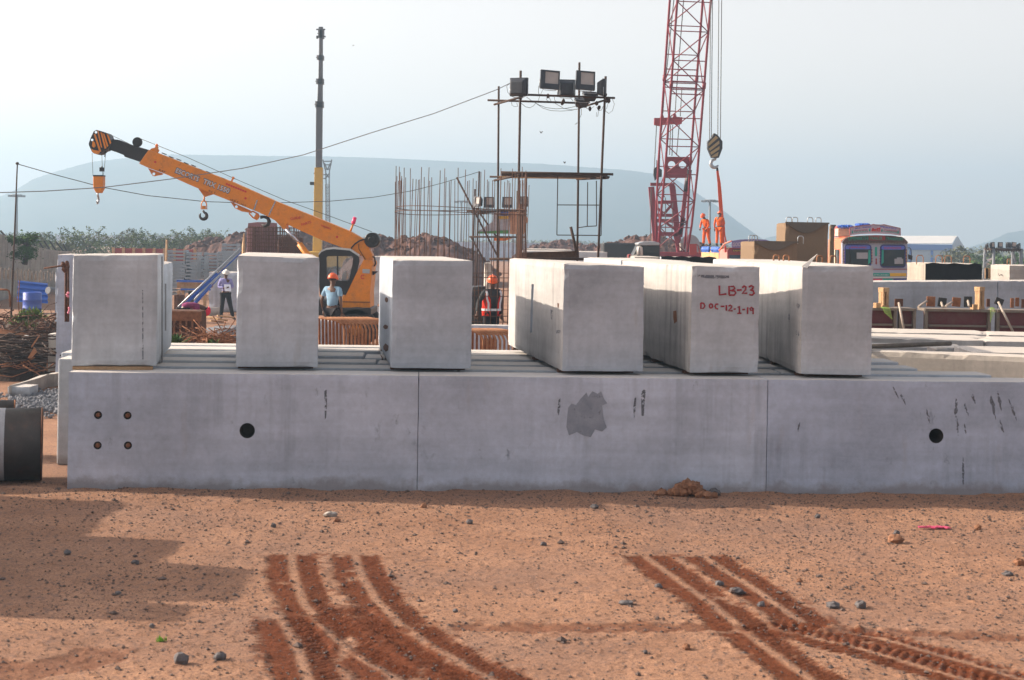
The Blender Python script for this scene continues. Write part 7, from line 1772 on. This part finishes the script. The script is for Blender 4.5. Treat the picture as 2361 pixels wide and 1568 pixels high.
base(m.build('blue_drum', paint('drum_blue', (.035,.09,.42,1), .4, .25), label='blue plastic drum standing in front of the blue sheet', cat='drum'))
heap(-40, 150, 722, 56.5, 2.0, M_MND, 'brown earth bank carrying the blue drum', 31, 'earth_bank', 'earth bank', .15)
m = MB(); m.cyl(at(*cL(500,290),55.7), at(*cL(572,300),56), .13, 14); base(m.build('grey_bin', M_MAST, label='grey cylindrical tank behind the slim concrete column', cat='tank'))
m = MB()
for x, yt in ((687,40),(712,30)): m.tube([at(*cL(x, 620),27.5), at(*cL(x, yt),27.5)], .022, 6)
m.tube([at(*cL(460,62),27.5), at(*cL(640,35),27.5), at(*cL(720,10),27.5)], .018, 6)
for k in range(6): m.rough(at(*cL(680+rnd.uniform(-25,25), 40+rnd.uniform(-30,40)),27.5), (.05,.05,.06), k, 7, 5)
base(m.build('upright_bars', M_RUSTD, label='two dark upright bars with a sideways bar left of the first block', cat='rebar'))
for k, (x, y) in enumerate(((707,342),(707,505))):
    m = MB(); c = at(*cL(x, y), 27.4)
    for j in range(5): m.ell(c+Vector((rnd.uniform(-.035,.035), 0, rnd.uniform(-.05,.05))), (.022,.015,.022), 7, 5)
    base(m.build('pink_ribbon', paint('pink_ribbon', (.75,.22,.32,1), .5, .1) if k == 0 else bpy.data.materials['pink_ribbon'], label=('upper', 'lower')[k]+' pink and white ribbon knotted on the dark upright bars', cat='ribbon'))
M_WEED = leafm('weed_leaf', (.09,.16,.03,1), (.17,.24,.06,1))
# bent pipe loop and rusty heaps
m = MB(); m.tube([at(*cL(x, y),34) for x, y in ((-40,282),(70,285),(95,300),(102,340),(108,470))], .022, 7); m.tube([at(*cL(x, y),36) for x, y in ((205,180),(190,400),(200,520))], .012, 5)
base(m.build('bent_pipe', M_RUST, label='bent rusty pipe frame at the far left edge', cat='pipe'))
heap(-160, 190, 745, 38, 3, rustm('dark_earth', (.035,.022,.015,1), (.10,.06,.04,1), 8), 'dark rusty scrap heap at the left, weeds growing on it', 41, rough_=.3)
M_RUSTDD = rustm('blackish_rust', (.022,.012,.009,1), (.06,.03,.02,1), 14)
heap(-160, 160, 800, 33, 2.6, M_RUSTDD, 'front dark mass of rusty bars at the left edge', 42, rough_=.12)
scrap(-40, 140, 728, 785, 200, 'brown tangled bar ends bristling above the left scrap heap', 33, 36, M_RUSTD, 21, .010, (.25,.7), .8)
scrap(-40, 120, 775, 870, 150, 'rusty bars lying in front of the dark heap at the left', 30.6, 31.6, M_RUSTDD, 22, .013, (.6,2.0), .08)
scrap(30, 120, 830, 860, 16, 'few bright orange bars under the dark heap at the left', 30.3, 30.6, M_RUST, 23, .011, (.3,.9), .3)
m = MB()
for k in range(9): a = at(-20, 757+k*1.6, 32.6-.06*k); b = at(62+rnd.uniform(-8,8), 771+k*.9, 33.0-.06*k); m.tube([a, b], .016, 6)
base(m.build('bar_bundle', M_RUSTL, label='bundle of straight orange bars on the left scrap heap', cat='rebar bundle'))
m = MB(); m.prism([at(*cL(x, y),30.4) for x, y in ((405,760),(412,765),(330,890),(322,880))], Vector((0,.05,0))); m.prism([at(*cL(x, y),30.3) for x, y in ((355,890),(380,940),(322,1005),(288,1000))], Vector((0,.06,0))); base(m.build('rusty_flat', M_RUSTL, label='orange rusty flat plates standing in the dark heap', cat='steel plate'))
m = MB(); m.ell(at(*cL(275,795),31.5), (.09,.08,.07), 10, 7); base(m.build('white_bottle', M_WHT, label='small white plastic lump lying on the left scrap heap', cat='litter'))
for k, (x, y, s_, n) in enumerate(((52,742,.34,90),(76,737,.36,110),(66,760,.28,70),(146,748,.2,40),(30,750,.22,40))): weed(x, y, 34.2+.1*k, s_, n, ('leafy weed left on the scrap heap','tallest leafy weed on the scrap heap','low weed at the front of the scrap heap','small weed beside the upright bars','weed near the left edge on the scrap heap')[k], 60+k, M_WEED)
# small blocks stacked beside the row ends
pbox(110, 138, 769, 31.0, .5, 0, M_CPALE, 'concrete_block', 'small pale concrete block with a sunlit end left of the first block', 'concrete block', .1)
pbox(128, 165, 776, 30.2, .5, 0, M_CONC, 'concrete_block', 'small dark concrete block under the small pale one', 'concrete block', .1)
# curved concrete piece and small block on gravel
m = MB(); top = [(21,889),(35,885),(50,881),(65,876.5),(78,871),(92,865.5),(108,863),(124,862.5)]; bot = [(40,895),(60,900),(74,908),(85,901),(100,897),(115,893),(126,889)]
TP = [gnd(x, y, .24) for x, y in top]; 
for k in range(len(TP)-1):
    a, b = TP[k], TP[k+1]; w_ = Vector((.05, .55, 0)); m.hexa([Vector((a.x,a.y,0)), Vector((b.x,b.y,0)), Vector((b.x,b.y,0))+w_, Vector((a.x,a.y,0))+w_, a-w_*0+UP*0, b, b+w_, a+w_])
base(m.build('curved_kerb', M_CPALE, label='cream curved concrete kerb piece lying left of the beams', cat='concrete kerb'))
pbox(17, 69, 891, 27.3, .5, 0, M_CONC2, 'concrete_block', 'low grey concrete block before the curved kerb piece', 'concrete block', .06)
# gravel patch
rnd = random.Random(15); m = MB()
for k in range(1500):
    x = rnd.uniform(20, 158) if k % 5 else rnd.uniform(-120, 150); y = rnd.triangular(900, 972, 925); p = gnd(x, y); s_ = rnd.uniform(.015,.05); m.rough((p.x, p.y, s_*.5+rnd.uniform(0,.05)), (s_,s_,s_*.7), k, 5, 3)
m.build('gravel', M_GRAV, kind='stuff')
# pipes
def big_pipe(x1, y0, y1, r, Yc, L, mats, label, band=None, zc=None):
    c = at(x1, (y0+y1)/2, Yc); zc = r+.005 if zc is None else zc; th = thing('steel_pipe', (c.x-L/2, Yc, 0), label, 'pipe'); m = MB(); e = Vector((c.x, Yc, zc)); d = Vector((-1,(c.x+.25)/c.y,0)).normalized()
    m.lathe(e, [(r-.03,.02),(r-.03,0),(r,0),(r,L),(r-.03,L),(r-.03,.02)], d, 40); m.build('pipe_wall', mats, th)
    if band:
        m = MB(); m.lathe(e, [(r+.003,band[0]),(r+.003,band[1])], d, 40); o = m.build('white_band', paint('band_white', (.36,.37,.40,1), .6, .5, 0, 0, (.08,.07,.07,1), 5), th); s = o.modifiers.new('s','SOLIDIFY'); s.thickness = .002
    m = MB(); m.lathe(e, [(r+.003,.0),(r+.003,.018)], d, 40); o = m.build('rusty_rim', M_RUSTD if band else M_RUST, th); s = o.modifiers.new('s','SOLIDIFY'); s.thickness = .002
    return th
M_PIPE = paint('pipe_black', (.022,.018,.018,1), .6, .45, .15, 0, (.09,.06,.05,1), 2.2)
Yp = gnd(60, 1112).y; rp_ = (1117-950)/2*Yp/3574
big_pipe(98, 950, 1117, rp_, Yp+.2, 3.2, M_PIPE, 'large black steel pipe with a worn white band at the left edge', (.42,.62))
big_pipe(36, 916, 946, .115, 20.2, 2.5, M_PIPE, 'thin steel pipe with a rusty end above the large black pipe', None, .62)
pbox(-60, 10, 940, 20.0, .5, 0, M_CONC2, 'concrete_block', 'concrete support block carrying the thin pipe', 'concrete block', .1)
# tall blocks stacked just left of the picture, their shadows reach into it
for k, (X0, ya, yb) in enumerate(((-9.1,16.0,17.9),(-8.05,14.75,15.85),(-7.15,13.35,14.65),(-7.4,12.7,13.25))):
    for j in range(2):
        P = [Vector((X0-3.8,ya,j*1.29)), Vector((X0,ya,j*1.29)), Vector((X0,yb,j*1.29)), Vector((X0-3.8,yb,j*1.29))]; P += [v+UP*1.27 for v in P]; m = MB(); m.rbox(P, .25, .02, k*3+j)
        base(m.build('concrete_block', M_CONC2, label='%s concrete block of the %s pile standing off the left side' % (('lower','upper')[j], ('farthest','third','second','nearest')[k]), cat='concrete block', group='block piles off the left side'))

# =============== stones on the open soil ===============
M_STN = rustm('stone_grey', (.085,.08,.085,1), (.19,.18,.185,1), 12); M_STB = rustm('stone_brown', (.22,.10,.055,1), (.36,.19,.11,1), 12)
def wd_(y): return 'in the foreground' if y > 1430 else ('between the beams and the tracks' if y < 1290 else 'beside the tyre tracks')
ST = [(418,1530,19,15,'pointed grey stone in the left foreground',0),(507,1522,15,10,'dark squarish stone right of the pointed one',0),(155,1276,9,7,'small dark stone in the shadow at the left',0),(312,1299,10,6,'dark flat stone right of the shaded small one',0),(630,1218,7,6,'small dark stone in front of the left beam',0),
 (762,1194,17,7,'pale flat stone in front of the left beam',2),(777,1205,9,5,'brown stone touching the pale flat stone',1),(977,1170,9,6,'small brown stone near the joint of the left and middle beams',1),(1082,1208,9,6,'dark stone in front of the middle beam',0),(350,1446,8,5,'small stone at the lower edge of the shadow',0),
 (272,1371,8,5,'small dark stone inside the big shadow',0),(1050,1412,7,5,'small grey stone right of the left tyre tracks',0),(1648,1142,15,9,'dark stone beside the little soil heap under the middle beam',0),(1370,1174,10,6,'dark stone in front of the middle beam below its patch',0),(1885,1193,7,6,'dark stone in front of the right beam',0),
 (2065,1253,19,12,'lumpy brown stone in front of the right beam',1),(2068,1235,8,7,'small round stone on top of the lumpy brown one',0),(2255,1220,9,7,'orange brown stone near the right edge',1),(2350,1304,14,9,'brown stone cut by the right edge',1),(2323,1329,14,6,'flat grey stone near the right edge',0),
 (1920,1398,19,8,'wide flat dark stone right of the right tracks',0),(1985,1398,14,10,'upright dark stone right of the wide flat one',0),(1518,1353,11,7,'dark stone left of the right tracks',0),(1658,1351,11,7,'dark stone between the right tracks',0),(1698,1369,17,9,'grey stone lying on the right tyre track',0),
 (1445,1392,20,6,'flat grey stone left of the right tracks',0),(1583,1497,11,8,'brown stone in the right foreground',1),(1843,1341,8,5,'small brown stone above the wide flat one',1),(1253,1256,8,5,'small dark stone in the middle of the open soil',0),(1488,1507,6,5,'small dark stone left of the brown foreground one',0),(1755,1396,11,8,'grey stone in the churned right track',0),(340,1420,0,0,'',0)]
for k, (x, y, a, b, lab, mt) in enumerate(ST):
    if not a: continue
    p = gnd(x, y); s_ = p.y/3574; m = MB(); m.rough((p.x, p.y, gz(p.x, p.y)+b*s_*.75), (a*s_, a*s_*.8, b*s_*1.1), k+3, 9, 6); base(m.build('stone', (M_STN, M_STB, M_CPALE)[mt], label=lab, cat='stone', group='larger stones on the open soil'))
p = gnd(1590, 1140); m = MB(); rnd = random.Random(30)
for k in range(60):
    s_ = rnd.uniform(.02,.07); a = rnd.gauss(0,.11); h = max(0, .16-abs(a)*.7); m.rough((p.x+a, p.y-.12+rnd.gauss(0,.06), rnd.uniform(0,h)+.02), (s_*1.2,s_,s_), k, 6, 4)
base(m.build('soil_heap', M_STB, label='little heap of brown soil lumps against the foot of the middle beam', cat='soil heap'))
weed(369, 1483, gnd(369,1483).y, .07, 26, 'tiny bright green seedling in the left foreground', 90, leafm('seedling', (.16,.35,.03,1), (.28,.48,.06,1)), 0.0)
m = MB(); p = gnd(2150,1218)
for k in range(5): m.box(p+Vector((.06*k-.1,.02*(k % 2),.012)), (.09,.05,.012), Matrix.Rotation(.5*k, 3, 'Z'))
base(m.build('pink_litter', paint('litter_pink', (.55,.06,.15,1), .6, .2), label='scrap of crumpled pink litter on the soil at the right', cat='litter'))
# loose pebbles
rnd = random.Random(44); m = MB(); vv = []; ff = []
OC = [Vector(v) for v in ((1,0,0),(0,1,0),(-1,0,0),(0,-1,0),(0,0,1),(0,0,-1))]; OF = [(0,1,4),(1,2,4),(2,3,4),(3,0,4),(1,0,5),(2,1,5),(3,2,5),(0,3,5)]
k = 0
while k < 42000:
    Y = 9.6+8.6*rnd.random()**.85; X = rnd.uniform(-1, 1)*Y*.36
    dn = .25+.75*float(vnoise(X*.9, Y*.9, 33))**1.5 + (.5 if (Y > 16.4) else 0) + (.25 if X > 2 else 0)
    k += 1
    if rnd.random() > dn: continue
    s_ = min(.035, .0048*math.exp(rnd.gauss(0, .55))); z = gz(X, Y); i = len(vv); a = rnd.uniform(0, 6.3); ca, sa = math.cos(a), math.sin(a)
    for q in OC:
        r = s_*rnd.uniform(.7,1.3); vv.append((X+(q.x*ca-q.y*sa)*r*1.2, Y+(q.x*sa+q.y*ca)*r, z+q.z*r*.7+s_*.3))
    ff += [tuple(i+j for j in f) for f in OF]
m.add(vv, ff, False); m.build('pebbles', rustm('pebble', (.075,.055,.05,1), (.20,.15,.13,1), 15), kind='stuff')
